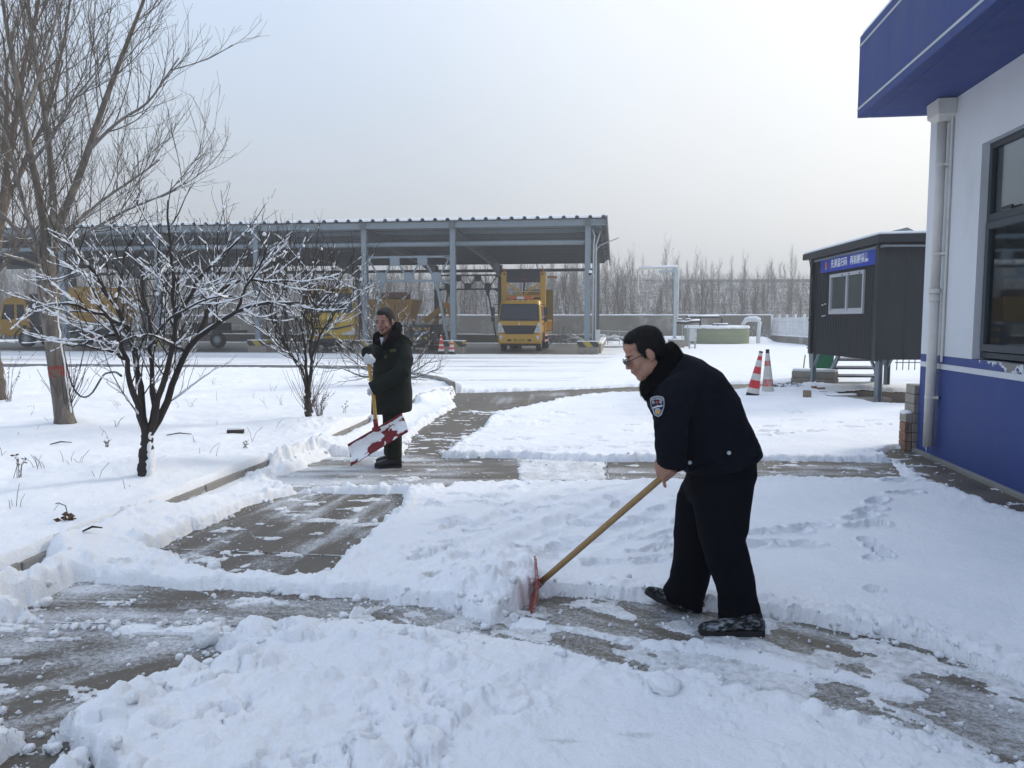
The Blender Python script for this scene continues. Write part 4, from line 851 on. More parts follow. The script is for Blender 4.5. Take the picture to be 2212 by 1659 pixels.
def truck_box():
    t = thing('tanker_truck', 'orange truck seen side-on at the left edge with a large lettered body', 'truck')
    g = G(56, 750); t.location = (g.x, g.y, 0); t.rotation_euler = (0, 0, -AX+R(5))
    Yc = M_['yellow']; k = 0
    # local x to the right (tail), y away, z up; front wheel centre at x = 0
    prof = [(-1.55, .75), (-1.60, 1.7), (-1.35, 2.75), (-1.1, 2.98), (-.05, 2.98), (.12, 2.75), (.28, 1.45), (.30, .95), (.05, .95), (-.10, 1.02), (-.45, .72), (-1.0, .66)]
    m = MB(); rquad(m, [(a, 0, z) for a, z in prof], (0, 2.3, 0)); m.build('cab', Yc, t, bev=.05)
    for w in ([(-1.45, 1.68), (-.62, 1.68), (-.60, 2.58), (-1.22, 2.58)], [(-.45, 1.60), (.02, 1.95), (.0, 2.56), (-.44, 2.58)]):
        m = MB(); rquad(m, [(a, -.012, z) for a, z in w], (0, .03, 0)); m.build('side_window', M_['glass'], t)
    m = MB(); m.box((.0, -.02, 1.28), (.24, .03, .10)); m.build('door_handle', M_['black'], t)
    m = MB(); m.cyl((-.9, .5, 3.0), (-.9, .5, 3.12), .2, .15, 14); m.build('beacon', M_['amber'], t)
    m = MB(); m.box((-.1, .9, 3.06), (.5, .9, .10)); m.build('roof_box', M_['cabinet'], t)
    m = MB(); m.box((.62, 1.1, 2.0), (.62, 2.1, 2.4)); m.box((.95, 1.1, 3.25), (.5, .6, .5)); m.cyl((.7, .6, 2.9), (1.4, .6, 3.35), .10); m.build('engine_housing', M_['black'], t, bev=.02)
    m = MB(); m.box((3.35, 1.15, 2.58), (4.9, 2.3, 2.1)); bd = m.build('body', M_['yellow'], t, bev=.06)
    m = MB(); m.box((1.38, 1.1, 2.1), (.9, 2.25, 1.5)); m.build('front_locker', M_['steel_dark'], t)
    for kx in range(9): m = MB(); m.box((2.3+kx*.42, -.012, 1.62), (.34, .03, .08)); m.build('hinge_plate', M_['yellow'], bd)
    m = MB(); m.box((3.3, -.01, 1.85), (4.8, .03, .06)); m.box((3.3, -.01, 1.72), (4.8, .03, .02)); m.build('moulding', M_['ochre'], bd)
    text_mesh('side_lettering', 'TYX-60', .52, M_['black_letter'], bd, Matrix.Translation((2.62, -.012, 2.42)) @ Matrix.Rotation(R(90), 4, 'X'), depth=.003)
    m = MB(); m.box((3.1, .9, 1.38), (5.2, 1.7, .28)); m.build('chassis_skirt', M_['cabinet'], t)
    m = MB(); m.box((2.5, 1.1, .95), (6.2, .9, .34)); m.box((1.9, .5, .75), (1.0, .5, .5)); m.build('chassis', M_['black'], t)
    m = MB(); m.box((4.6, .35, .62), (1.0, .4, .42)); m.build('red_tank', M_['red'], t)
    for x in (0, 3.6, 4.9):
        for y, s in ((.18, -1), (2.1, 1)):
            o = wheel(t, 0, 0, .50, .32, -1); o.location = (x, y, .50); o.rotation_euler = (0, 0, R(90)); 
    m = MB(); n = 10; m.tube([(0+.68*math.cos(R(180*k/n)), .0, .5+.68*math.sin(R(180*k/n))) for k in range(n+1)], .05, 6); m.build('wheel_arch', M_['black'], t)
truck_box()
def trailer():
    t = thing('flatbed_trailer', 'low dark trailer with a big spoked wheel half hidden behind the plum tree', 'trailer')
    g = G(470, 752); t.location = (g.x, g.y, 0); t.rotation_euler = (0, 0, -AX)
    m = MB(); m.box((-.8, 1.0, .95), (3.4, 1.9, .16)); m.build('deck', M_['black'], t)
    m = MB(); m.bar((-2.5, 1, .9), (-3.6, 1, .6), .12, .12); m.build('drawbar', M_['black'], t)
    for y in (.1,): o = wheel(t, 0, 0, .46, .26, -1); o.location = (0, y, .46); o.rotation_euler = (0, 0, R(90))
    m = MB(); m.box((-1.0, 1.0, 1.25), (2.0, 1.5, .45)); m.build('load', M_['rubber'], t, bev=.03)
trailer()
def hopper():
    t = thing('spreader_hopper', 'worn ochre hopper with sloping sides standing behind the man in the long coat', 'hopper')
    g = G(845, 758); t.location = (g.x, g.y+1.5, 0); t.rotation_euler = (0, 0, -AX)
    m = MB(); b = [(-1.0, -.7, 1.55), (1.0, -.7, 1.55), (1.0, .7, 1.55), (-1.0, .7, 1.55)]; tp = [(-1.35, -1.0, 2.75), (1.25, -1.0, 2.75), (1.25, 1.0, 2.75), (-1.35, 1.0, 2.75)]
    m.ring([[Vector(p) for p in b], [Vector(p) for p in tp]]); h = m.build('bin', M_['ochre'], t, bev=.03)
    for x in (-1.0, -.4, .2, .8): m = MB(); m.bar((x*.85, -.74, 1.55), (x*1.15, -1.03, 2.75), .06, .08, (0, 1, 0)); m.build('rib', M_['ochre'], h)
    for k in range(12): m = MB(); m.box((-.92+k*.168, -.76, 1.50), (.07, .06, .12)); m.build('tooth', M_['steel_dark'], h)
    m = MB(); m.box((0, -.2, 2.95), (1.6, 1.2, .35)); m.build('cover', pm('rusty_cover', (.13, .07, .045), .9, var=.3), t, bev=.05)
    for x in (-.9, .9):
        for y in (-.6, .6): m = MB(); m.bar((x, y, 0), (x, y, 1.6), .10, .10); m.build('leg', M_['steel_dark'], t)
        m = MB(); m.bar((x, -.6, .5), (x, .6, .5), .08, .08); m.build('leg_brace', M_['steel_dark'], t)
hopper()
def attach():
    t = thing('boom_trailer', 'dark steel box with small yellow hazard dashes and a folded ochre boom', 'machine')
    g = G(903, 757); t.location = (g.x, g.y, 0); t.rotation_euler = (0, 0, -AX)
    m = MB(); m.box((-.1, .8, .92), (1.5, 1.3, .95)); b = m.build('steel_box', pm('dark_blue_grey_steel', (.055, .065, .08), .6, var=.15), t, bev=.02)
    for z in (1.16, .66):
        for k in range(4):
            x = -.62+k*.33; m = MB(); rquad(m, [(x, .135, z-.07), (x+.16, .135, z-.07), (x+.08, .135, z+.07), (x-.08, .135, z+.07)], (0, -.012, 0)); m.build('hazard_dash', M_['yellow'], b)
    for z in (.45, .8, 1.15): m = MB(); rquad(m, [(.56, .135, z-.08), (.64, .135, z-.02), (.64, .135, z+.12), (.56, .135, z+.06)], (0, -.012, 0)); m.build('hazard_dash', M_['yellow'], b)
    m = MB(); m.box((.95, .8, .85), (.3, .6, 1.1)); m.build('radiator', M_['black'], t)
    for k in range(9): m = MB(); m.box((.95, .48, .45+k*.1), (.28, .03, .03)); m.build('radiator_fin', M_['steel_dark'], t)
    m = MB(); m.bar((.15, .9, 1.55), (1.45, 1.0, 2.55), .22, .30, (0, 0, 1)); m.bar((1.45, 1.0, 2.5), (1.75, 1.0, 1.55), .2, .26, (1, 0, 0)); m.build('boom', M_['ochre'], t, bev=.03)
    m = MB(); m.tube([(.6, .8, 1.45), (1.5, .9, 2.1)], .06, 8); m.build('ram', M_['ochre'], t)
    m = MB(); m.box((.9, .8, .12), (.9, .7, .24)); m.box((0, .8, .3), (1.2, .9, .3)); m.build('base_frame', M_['rubber'], t)
    m = MB(); m.ball((1.55, .4, .75), (.36, .3, .3)); m.tube([(1.3+.3*math.sin(a*.9), .3, .75+.3*math.cos(a*.9)) for a in range(16)], .03, 5); m.build('hose_coil', pm('rusty_hose', (.10, .055, .04), .9, var=.4), t)
attach()
# ------------------------------------------------------------------ yard equipment
def crane():
    g = G(1459, 753); g.y += .3
    t = thing('water_filling_gantry', 'tall pale steel post with a long snowy pipe arm reaching left over the yard', 'filling gantry', g)
    m = MB(); m.box((.1, 0, .2), (.84, .6, .6)); m.build('base_block', M_['block'], t, bev=.02)
    m = MB(); m.box((.1, 0, .53), (.86, .62, .06)); m.build('base_snow', M_['snow'], t, bev=.02)
    m = MB(); m.bar((0, 0, .5), (0, 0, 4.62), .17, .17); m.box((0, 0, .56), (.34, .34, .05)); m.build('post', pm('pale_blue_steel', (.40, .47, .50), .5), t)
    m = MB(); m.bar((0, 0, 4.46), (-.95, 0, 4.42), .14, .14); m.bar((-.08, 0, 3.95), (-.5, 0, 4.38), .06, .06); m.build('bracket_arm', pm('pale_blue_steel_arm', (.36, .43, .46), .5), t)
    m = MB(); m.tube([(.14, 0, 1.6), (.14, 0, 4.45), (.10, 0, 4.6), (0, 0, 4.66), (-2.0, 0, 4.58), (-2.12, 0, 4.50), (-2.16, 0, 4.35), (-2.16, 0, 3.2)], .065, 10); m.build('pipe', M_['white_pvc'], t, smooth=True)
    m = MB(); m.tube([(.10, 0, 4.72), (-.02, 0, 4.74), (-1.0, 0, 4.70), (-2.1, 0, 4.63)], .055, 7, sq=1.2); m.build('pipe_snow', M_['snow'], t, smooth=True)
    for z in (1.55, 2.6, 3.6): m = MB(); m.box((.06, 0, z), (.36, .2, .03)); m.build('pipe_clamp', M_['galv'], t)
crane()
def cabinet():
    g = G(1495, 755)
    t = thing('control_cabinet', 'small grey electrical cabinet on steel legs in front of the green tank', 'cabinet', g)
    m = MB(); m.box((0, 0, .83), (.40, .3, .74)); b = m.build('box', M_['cabinet'], t, bev=.015)
    m = MB(); m.box((0, -.165, .83), (.34, .012, .66)); m.build('door', M_['cabinet'], b)
    for z in (1.05, .62): m = MB(); m.box((.15, -.18, z), (.04, .02, .05)); m.build('lock', M_['black'], b)
    m = MB(); m.box((0, 0, 1.225), (.44, .34, .05)); m.build('snow_cap', M_['snow'], t, bev=.02)
    for x in (-.16, .16):
        for y in (-.1, .1): m = MB(); m.bar((x, y, -.05), (x, y, .47), .035, .035); m.build('leg', M_['galv'], t)
    for z in (.12, .3): m = MB(); m.box((0, -.1, z), (.32, .03, .03)); m.build('leg_brace', M_['galv'], t)
cabinet()
def tank():
    c = P(1547.5, 735, 53.2); c.z = 0
    t = thing('green_tank', 'wide green fibreglass tank with snow on its rim and pipes', 'tank', c)
    r = 2.16; n = 56
    secs = [[Vector((r_*math.cos(2*math.pi*k/n), r_*math.sin(2*math.pi*k/n), z)) for k in range(n)] for r_, z in ((r+.02, -.3), (r, .2), (r+.01, .6), (r, 1.0), (r-.04, 1.12), (r-.2, 1.2))]
    m = MB(); m.ring(secs); m.build('shell', M_['tank'], t, smooth=True)
    secs = [[Vector((r_*math.cos(2*math.pi*k/n), r_*math.sin(2*math.pi*k/n), z+.02*math.sin(k*2.3))) for k in range(n)] for r_, z in ((r+.03, 1.08), (r+.05, 1.16), (r-.03, 1.25), (r-.7, 1.27), (.3, 1.27))]
    m = MB(); m.ring(secs); m.build('rim_snow', M_['snow'], t, smooth=True)
    m = MB(); m.cyl((.1, -.6, 1.25), (.1, -.6, 1.36), .55, n=24); l = m.build('lid', M_['rubber'], t)
    m = MB(); m.cyl((.1, -.6, 1.36), (.1, -.6, 1.43), .52, .46, n=24); m.build('lid_snow', M_['snow'], l, smooth=False)
    m = MB(); m.tube([(-2.2, -1.4, 1.82), (.0, -.9, 1.84), (.14, -.8, 1.76), (.14, -.7, 1.4)], .075, 9); m.build('black_pipe', M_['black'], t, smooth=True)
    m = MB(); m.tube([(-2.4, -1.2, 1.84), (-1.5, -1.1, 1.86), (-1.38, -1.0, 1.78), (-1.38, -1.0, 1.2)], .075, 9); m.build('black_pipe', M_['black'], t, smooth=True)
    m = MB(); m.tube([(-2.3, -1.4, 1.90), (-.1, -.9, 1.92)], .06, 7); m.build('pipe_snow', M_['snow'], t, smooth=True)
    m = MB(); m.tube([(1.6, -.6, 1.30), (1.72, -.7, 1.55), (1.9, -.9, 1.66), (2.35, -1.2, 1.66), (2.52, -1.35, 1.5), (2.46, -1.4, 1.0), (2.40, -1.5, .1)], .13, 10); m.build('overflow_pipe', pm('frosted_pipe', (.62, .64, .66), .7, var=.2, vscale=8), t, smooth=True)
    m = MB(); m.tube([(1.72, -.7, 1.68), (1.95, -.9, 1.80), (2.35, -1.2, 1.80), (2.55, -1.35, 1.66)], .10, 8); m.build('pipe_snow', M_['snow'], t, smooth=True)
tank()
def valve():
    g = P(1474, 700, 46.5); g.z = 0
    t = thing('valve_manifold', 'snow-capped valves on thin legs between the gantry and the tank', 'valve', g)
    m = MB(); m.tube([(-.5, 0, 1.50), (.2, 0, 1.45), (.5, 0, 1.52), (1.1, .3, 1.55)], .075, 9); m.build('pipe', M_['rubber'], t, smooth=True)
    for x in (-.2, .35): m = MB(); m.cyl((x, 0, 1.5), (x, 0, 1.66), .03); m.cyl((x, 0, 1.66), (x, 0, 1.69), .16, n=14); m.build('hand_wheel', M_['black'], t); m = MB(); m.ball((x, 0, 1.71), (.17, .17, .045)); m.build('snow_cap', M_['snow'], t, smooth=True)
    m = MB(); m.tube([(-.4, 0, 1.6), (.2, 0, 1.55), (.5, 0, 1.61), (1.1, .3, 1.64)], .06, 7); m.build('snow_cap', M_['snow'], t, smooth=True)
    for x in (0, .3): m = MB(); m.bar((x, 0, 0), (x, 0, 1.42), .04, .04); m.build('leg', M_['galv'], t)
    m = MB(); m.box((.1, 0, .12), (.7, .5, .5)); m.build('base_block', M_['block'], t)
valve()
def fence():
    A = WR+VD*0; A = P(1666, 729, 57.6); A.z = 0; B = P(1786, 745, 46.5); B.z = 0
    t = thing('picket_fence', 'white picket fence on a low concrete plinth beside the black booth', 'fence', A)
    d = B-A; L = d.length; dn = d.normalized(); up = Vector((0, 0, 1))
    m = MB(); m.bar(Vector((0, 0, .15)), d+Vector((0, 0, .15)), .25, .75); m.build('plinth', M_['concrete_wall'], t)
    m = MB(); m.bar(Vector((0, 0, .55)), d+Vector((0, 0, .55)), .27, .06); m.build('plinth_snow', M_['snow'], t)
    for z in (.82, 1.62): m = MB(); m.bar(Vector((0, 0, z)), d+Vector((0, 0, z)), .05, .10); m.build('rail', M_['picket'], t)
    pk = MB(); pk.box((0, 0, 1.18), (.012, .062, 1.24)); pk.prism([Vector((-.006, -.031, 1.80)), Vector((-.006, .031, 1.80)), Vector((-.006, 0, 1.86))], (0, 0, 0), (.012, 0, 0))
    n = int(L/.125); first = None; a = math.atan2(-dn.x, dn.y)
    for i in range(n):
        if i % 14 == 0: continue
        p = A*0+dn*(i*.125+.06)+Vector((dn.y, -dn.x, 0))*-.04
        if first is None: first = pk.build('picket', M_['picket'], t); o = first
        else: o = link('picket', first.data, t)
        o.location = p; o.rotation_euler = (0, 0, a)
    for i in range(0, n, 14):
        m = MB(); p = dn*(i*.125+.06); m.bar(p+Vector((0, 0, .5)), p+Vector((0, 0, 1.92)), .13, .13); m.ball(p+Vector((0, 0, 1.97)), (.10, .10, .07), nu=8, nv=5); m.build('post', M_['picket'], t)
fence()
def railing():
    t = thing('pipe_railing', 'thin snowy pipe handrail in front of the boundary wall right of the shed', 'railing', P(1288, 735, 50))
    t.location.z = 0
    for k in range(5): m = MB(); m.cyl((k*.75, 0, 0), (k*.75, 0, 1.0), .025, n=6); m.build('post', M_['galv'], t)
    for z in (.95, .55): m = MB(); m.cyl((0, 0, z), (3.0, 0, z-.08), .025, n=6); m.build('rail', M_['galv'], t)
    m = MB(); m.bar((0, 0, .60), (3.0, 0, .52), .06, .05); m.build('rail_snow', M_['snow'], t)
railing()
def debris():
    # pipes and cut branches heaped by the shed's back corner
    t = thing('pipe_heap', 'snow-dusted heap of pipes and cut poles by the back right corner of the shed', 'heap', P(1250, 738, 50)); t.location.z = 0
    rr = random.Random(3)
    for k in range(9):
        m = MB(); x = rr.uniform(-2.2, 1.4); z = rr.uniform(.05, .5); a = rr.uniform(-.25, .25); L = rr.uniform(1.2, 2.6)
        m.tube([(x, rr.uniform(-.3, .3), z), (x+L*.5, 0, z+.25+a), (x+L, .2, z+a*.5)], .035, 6); m.build('pole', M_['galv'] if k % 2 else M_['snow'], t, smooth=True)
    t2 = thing('pipe_bundle', 'flat bundle of pipes lying in snow left of the railing', 'pipes', P(1310, 742, 44)); t2.location.z = .03
    for k in range(6): m = MB(); m.cyl((-.9+.1*k, k*.12, .06), (1.3-.15*k, k*.10, .09), .035, n=6); m.build('pipe', M_['galv'] if k != 2 else M_['green_plastic'], t2)
debris()
# ------------------------------------------------------------------ booth on legs
def booth():
    N0 = G(1890, 868); N0.z = 0; F0 = P(1753, 760, 18.9); F0.z = 0
    e = (F0-N0); L = e.length; e.normalize(); rt = Vector((e.y, -e.x, 0)); D = 1.9
    t = thing('testing_booth', 'black sheet-clad booth on steel legs with blue banner and sliding window', 'booth', N0, 0)
    up = Vector((0, 0, 1)); zb, zt = .84, 3.12
    def Q(a, b, z): return e*a+rt*b+up*z            # a along the front from the near corner, b depth to the right
    w0, w1, wz0, wz1 = .68, 2.52, 1.76, 2.66
    core = MB(); 
    for a0, a1, z0, z1 in ((0, w0, zb, zt), (w1, L, zb, zt), (w0, w1, zb, wz0), (w0, w1, wz1, zt)):
        core.prism([Q(a0, .02, z0), Q(a1, .02, z0), Q(a1, .02, z1), Q(a0, .02, z1)], (0, 0, 0), rt*.05)
    core.prism([Q(0, .07, zb), Q(0, D, zb), Q(0, D, zt), Q(0, .07, zt)], (0, 0, 0), e*.05)
    core.prism([Q(L-.05, .07, zb), Q(L-.05, D, zb), Q(L-.05, D, zt), Q(L-.05, .07, zt)], (0, 0, 0), e*.05)
    core.prism([Q(.05, D-.05, zb), Q(L-.05, D-.05, zb), Q(L-.05, D-.05, zt), Q(.05, D-.05, zt)], (0, 0, 0), rt*.05)
    core.prism([Q(.05, .07, zb), Q(L-.05, .07, zb), Q(L-.05, D-.05, zb), Q(.05, D-.05, zb)], (0, 0, 0), up*.05)
    wl = core.build('wall', M_['booth'], t)
    # corrugated ribs on the front
    a = .14; rib = 0
    while a < L-.1:
        inw = w0-.03 < a < w1+.03
        for z0, z1 in (((zb-.02, wz0-.04), (wz1+.04, zt)) if inw else ((zb-.02, zt),)):
            m = MB(); m.prism([Q(a-.03, 0.02, z0), Q(a-.014, -.012, z0), Q(a+.014, -.012, z0), Q(a+.03, .02, z0)], (0, 0, 0), up*(z1-z0)); m.build('sheet_rib', M_['booth'], wl)
        a += .098
    for b in (.55, 1.1, 1.6):
        m = MB(); m.prism([Q(0, b-.05, zb), Q(-.015, b-.03, zb), Q(-.015, b+.03, zb), Q(0, b+.05, zb)], (0, 0, 0), up*(zt-zb)); m.build('sheet_rib', M_['booth'], wl)
    for a_ in (0, L): m = MB(); m.bar(Q(a_, .0, zb-.03), Q(a_, .0, zt), .14, .14, e); m.build('corner_trim', M_['booth'], wl)
    # roof slab, sloping a touch, with snow
    m = MB(); m.prism([Q(-.30, -.18, zt+.0), Q(L+.32, -.18, zt-.03), Q(L+.32, D+.2, zt+.02), Q(-.30, D+.2, zt+.05)], (0, 0, 0), up*.15); m.build('roof', M_['booth'], t, bev=.01)
    m = MB(); m.prism([Q(-.28, -.16, zt+.15), Q(L+.30, -.16, zt+.12), Q(L+.30, D+.18, zt+.17), Q(-.28, D+.18, zt+.20)], (0, 0, 0), up*.055); m.build('roof_snow', M_['snow'], t, bev=.02)
    m = MB(); m.bar(Q(-.2, -.03, zt-.06), Q(L+.2, -.03, zt-.08), .03, .05); m.bar(Q(-.2, -.03, zt-.06), Q(-.2, D, zt-.06), .03, .04); m.build('eaves_strip', M_['steel'], t)
    # window
    inn = MB(); inn.prism([Q(w0-.05, -.02, wz0-.05), Q(w1+.05, -.02, wz0-.05), Q(w1+.05, -.02, wz1+.05), Q(w0-.05, -.02, wz1+.05)], (0, 0, 0), rt*.02)
    win = thing('window', None, None); win.parent = t
    def fr(a0, a1, z0, z1, mt='alu', nm='frame', b=-.035, th=.07): m = MB(); m.prism([Q(a0, b, z0), Q(a1, b, z0), Q(a1, b, z1), Q(a0, b, z1)], (0, 0, 0), rt*th); return m.build(nm, M_[mt], win)
    wm = (w0+w1)/2-.05
    fr(w0, w1, wz0, wz0+.07); fr(w0, w1, wz1-.07, wz1); fr(w0, w0+.06, wz0+.07, wz1-.07); fr(w1-.06, w1, wz0+.07, wz1-.07); fr(wm-.035, wm+.035, wz0+.07, wz1-.07)
    fr(w0+.06, wm-.035, wz0+.07, wz0+.12, b=-.01, th=.03); fr(wm+.035, w1-.06, wz0+.07, wz0+.12, b=-.01, th=.03)
    M_['booth_pane'] = glass('booth_pane', (.06, .075, .07), .08)
    fr(w0+.06, wm-.035, wz0+.12, wz1-.07, 'booth_pane', 'pane', .0, .008); fr(wm+.035, w1-.06, wz0+.12, wz1-.07, 'booth_pane', 'pane', .012, .008)
    for a0, a1 in ((w0+.15, w0+.24), (w0+.7, w0+.78), (wm+.2, wm+.28)): fr(a0, a1, wz1-.055, wz1-.03, 'black_letter', 'label_mark', -.038, .002)
    # banner
    m = MB(); m.prism([Q(.12, -.045, 2.73), Q(3.06, -.045, 2.73), Q(3.06, -.045, 3.03), Q(.12, -.045, 3.03)], (0, 0, 0), rt*.012); bn = m.build('banner', M_['blue_sign'], t)
    Mx = Matrix((-e, up, -rt)).transposed().to_4x4()
    def tx(s, a, size=.186): Mt = Matrix.Translation(Q(a, -.05, 2.885)) @ Mx @ Matrix.Diagonal((1, 1.1, 1, 1)); text_mesh('banner_text', s, size, M_['white_letter'], bn, Mt, depth=.001)
    tx('先测温扫码', 1.97); tx('再核酸采集', .90)
    m = MB()
    for k in range(24): a0 = k*math.pi/12; a1 = a0+math.pi/12; m.add([Q(2.70, -.052, 2.885), Q(2.70+.07*math.cos(a0), -.052, 2.885+.085*math.sin(a0)), Q(2.70+.07*math.cos(a1), -.052, 2.885+.085*math.sin(a1))], [(0, 1, 2)])
    m.build('banner_emblem', pm('emblem_red_gold', (.45, .10, .05), .6, var=.6, vscale=60), bn)
    m = MB(); m.bar(Q(2.70, -.055, 2.83), Q(2.70, -.055, 2.79), .08, .01, rt); m.build('emblem_gold', pm('emblem_gold', (.5, .33, .06), .5), bn)
    # legs and knee braces
    for a_, b_ in ((.0, .05), (L-.02, .05), (.05, D-.1), (L-.1, D-.1)):
        m = MB(); m.bar(Q(a_, b_-.04, 0), Q(a_, b_-.04, zb), .15, .012, rt); m.bar(Q(a_, b_+.04, 0), Q(a_, b_+.04, zb), .15, .012, rt); m.bar(Q(a_, b_, 0), Q(a_, b_, zb), .02, .07, rt); m.build('leg', M_['steel'], t)
        s = 1 if a_ < 1 else -1
        m = MB(); m.bar(Q(a_, b_, zb-.36), Q(a_+s*.36, b_, zb-.02), .05, .05, rt); m.build('knee_brace', M_['steel'], t)
    m = MB(); m.box(Q(.12, -.05, .03), (.75, .3, .09), Matrix.Rotation(.1, 3, 'Z')); pd = m.build('foot_pad', M_['block'], t, bev=.01)
    # stair at the far end
    for b in (.70, 1.85): m = MB(); m.bar(Q(L+.05, b, zb-.03), Q(L+.85, b+.0, .04), .05, .13); m.build('stair_stringer', M_['steel'], t)
    for k, z in enumerate((.62, .40, .18)):
        m = MB(); aa = L+.22+k*.23; m.prism([Q(aa-.12, .70, z), Q(aa+.12, .70, z), Q(aa+.12, 1.85, z), Q(aa-.12, 1.85, z)], (0, 0, 0), up*.035); tr = m.build('stair_tread', M_['steel_dark'], t)
        m = MB(); m.prism([Q(aa-.12, .72, z+.037), Q(aa+.12, .72, z+.037), Q(aa+.12, 1.83, z+.037), Q(aa-.12, 1.83, z+.037)], (0, 0, 0), up*.05); m.build('tread_snow', M_['snow'], tr, bev=.015)
    # hanging cable at the left corner
    m = MB(); m.tube([Q(L-.05, -.16, zt+.1), Q(L-.04, -.10, 2.9), Q(L-.22, -.07, 2.4), Q(L-.28, -.06, 2.0), Q(L-.12, -.06, 1.75), Q(L+.06, -.08, 1.62)], .012, 5); m.build('cable', M_['black'], t)
    for a_, z in ((2.95, 1.98), (2.78, 2.0), (2.92, 1.72), (2.80, 1.73)): m = MB(); m.box(Q(a_, -.02, z), (.02, .06, .022)); m.build('stuck_label', M_['white_paint'], t)
    return t, N0, e, rt, L, D
bt, BN0, Be, Brt, BL, BD = booth()
# things round the booth
def bin_():
    g = P(1773, 800, 20.7); g.z = .02
    t = thing('wheeled_bin', 'dark green wheeled bin with snow on its lid behind the booth leg', 'bin', g, -.2)
    m = MB(); m.ring([[Vector((x*.24*k+0, y*.27*k, z)) for x, y in ((-1, -1), (1, -1), (1, 1), (-1, 1))] for k, z in ((.98, .08), (1.18, .86), (1.2, .90))]); m.build('body', M_['green_plastic'], t, bev=.02)
    m = MB(); m.box((-.02, 0, .935), (.66, .70, .05)); m.build('lid', M_['green_plastic'], t, bev=.015)
    m = MB(); m.ball((-.02, 0, .96), (.33, .34, .09)); m.build('lid_snow', M_['snow'], t, smooth=True)
    m = MB(); m.cyl((-.33, -.2, .86), (-.33, .2, .86), .02, n=8); m.build('handle', M_['green_plastic'], t)
    for s in (-.25, .25): m = MB(); m.cyl((s, .26, .10), (s*1.15, .26, .10), .10, n=14); m.build('wheel', M_['rubber'], t)
bin_()
def trough():
    a = G(1712, 829); b = G(1808, 833)
    for i, (z0, z1, inset, lab) in enumerate(((0.0, .17, .0, 'lower of two long concrete beams stacked in front of the green bin'), (.175, .34, .03, 'upper snow-topped concrete beam stacked in front of the green bin'))):
        t = thing('concrete_beam', lab, 'concrete beam', (a+b)/2); d = (b-a)/2*(1-inset)
        m = MB(); m.bar(-d+Vector((0, 0, (z0+z1)/2)), d+Vector((0, 0, (z0+z1)/2)), .42, z1-z0); m.build('beam', M_['block'], t, bev=.012)
        if i: m = MB(); m.bar(-d*.99+Vector((0, 0, z1+.03)), d*.99+Vector((0, 0, z1+.03)), .40, .07); m.build('snow_cap', M_['snow'], t, bev=.03)
trough()
t = thing('rake', 'wooden tool handle leaning against the beams left of the green bin', 'tool handle', G(1733, 815)); m = MB(); m.tube([(0, 0, 0), (.16, .25, .62)], .018, 7); m.build('handle', M_['wood'], t)
m = MB(); m.box((0, 0, .02), (.3, .04, .04)); m.build('rake_head', M_['black'], t)
rb = random.Random(5); M_['tan'] = pm('tan_brick', (.23, .17, .12), .9, var=.3, vscale=12, bump=.5, bscale=50)
def brick_at(x, y, size, rot, label, mat='brick', snow=True, z=0, cat='brick', name='brick'):
    g = G(x, y); t = thing(name, label, cat, (g.x, g.y, z)); t.rotation_euler = rot
    m = MB(); m.box((0, 0, size[2]/2), size); m.build('brick_body', M_[mat], t, bev=.006)
    if snow: m = MB(); m.box((0, 0, size[2]+.012), (size[0]*.96, size[1]*.96, .03)); m.build('snow_cap', M_['snow'], t, bev=.012)
    return t
brick_at(1743, 868, (.125, .12, .23), (0, 0, .1), 'brown brick stood on end in the snow in front of the booth', 'tan', False)
LB = ['flat brick in the snowy rubble nearest the standing brick', 'second flat brick along the snowy rubble edge towards the booth leg', 'pale half brick poking out of the rubble below the beams', 'half brick with round snow cap, left one of a pair below the left booth leg',
      'half brick with round snow cap, right one of the pair by the booth leg', 'long pale kerb piece at the right end of the rubble', 'dark flat slab at the foot of the left booth leg']
for (x, y, s), lb in zip(((1778, 852, (.16, .10, .04)), (1789, 859, (.16, .1, .05)), (1725, 840, (.16, .12, .06)), (1761, 845, (.15, .12, .09)), (1773, 847, (.15, .12, .08)), (1818, 865, (.62, .14, .08)), (1755, 838, (.40, .25, .07))), LB):
    brick_at(x, y, s, (0, 0, rb.uniform(-.25, .25)), lb, 'block' if s[0] > .3 or y == 840 else 'brick', z=.03)
def tarp():
    g = G(1690, 842); m = MB(); n = 26
    vs = [(i/n*1.5-.75, j/10*.5-.25, 0) for j in range(11) for i in range(n+1)]; v = np.array(vs)
    hgt = .11*np.exp(-(v[:, 0]/.5)**4-(v[:, 1]/.18)**4)*(.35+1.1*fbm(v[:, 0], v[:, 1], 7, 4, 5)); v[:, 2] = hgt+.01
    m.add(v.tolist(), [(j*(n+1)+i, j*(n+1)+i+1, (j+1)*(n+1)+i+1, (j+1)*(n+1)+i) for j in range(10) for i in range(n)])
    o = m.build('weed_heap', pm('snowy_weeds', (.10, .09, .075), .9, var=.4, vscale=25, col2=(.75, .78, .82), c2thr=(.45, .52), c2scale=12), smooth=True); o.location = (g.x, g.y, .04)
    tag(o, 'flattened dark weeds dusted with snow just right of the two cones', 'weeds')
tarp()
def grating():
    g = P(1975, 790, 14.5); t = thing('steel_grating', 'thin steel mesh fence panel seen below the booth beside the blue corner', 'mesh panel', (g.x, 20.5, .35))
    g = P(1962, 782, 20.5); t.location = (g.x-.3, 20.5, .05)
    for k in range(12): m = MB(); m.cyl((k*.16, 0, .25), (k*.16, 0, .92), .012, n=5); m.build('vertical_bar', M_['black'], t)
    for z in (.45, .85): m = MB(); m.cyl((-.05, 0, z), (1.85, 0, z), .012, n=5); m.build('horizontal_bar', M_['black'], t)
grating()
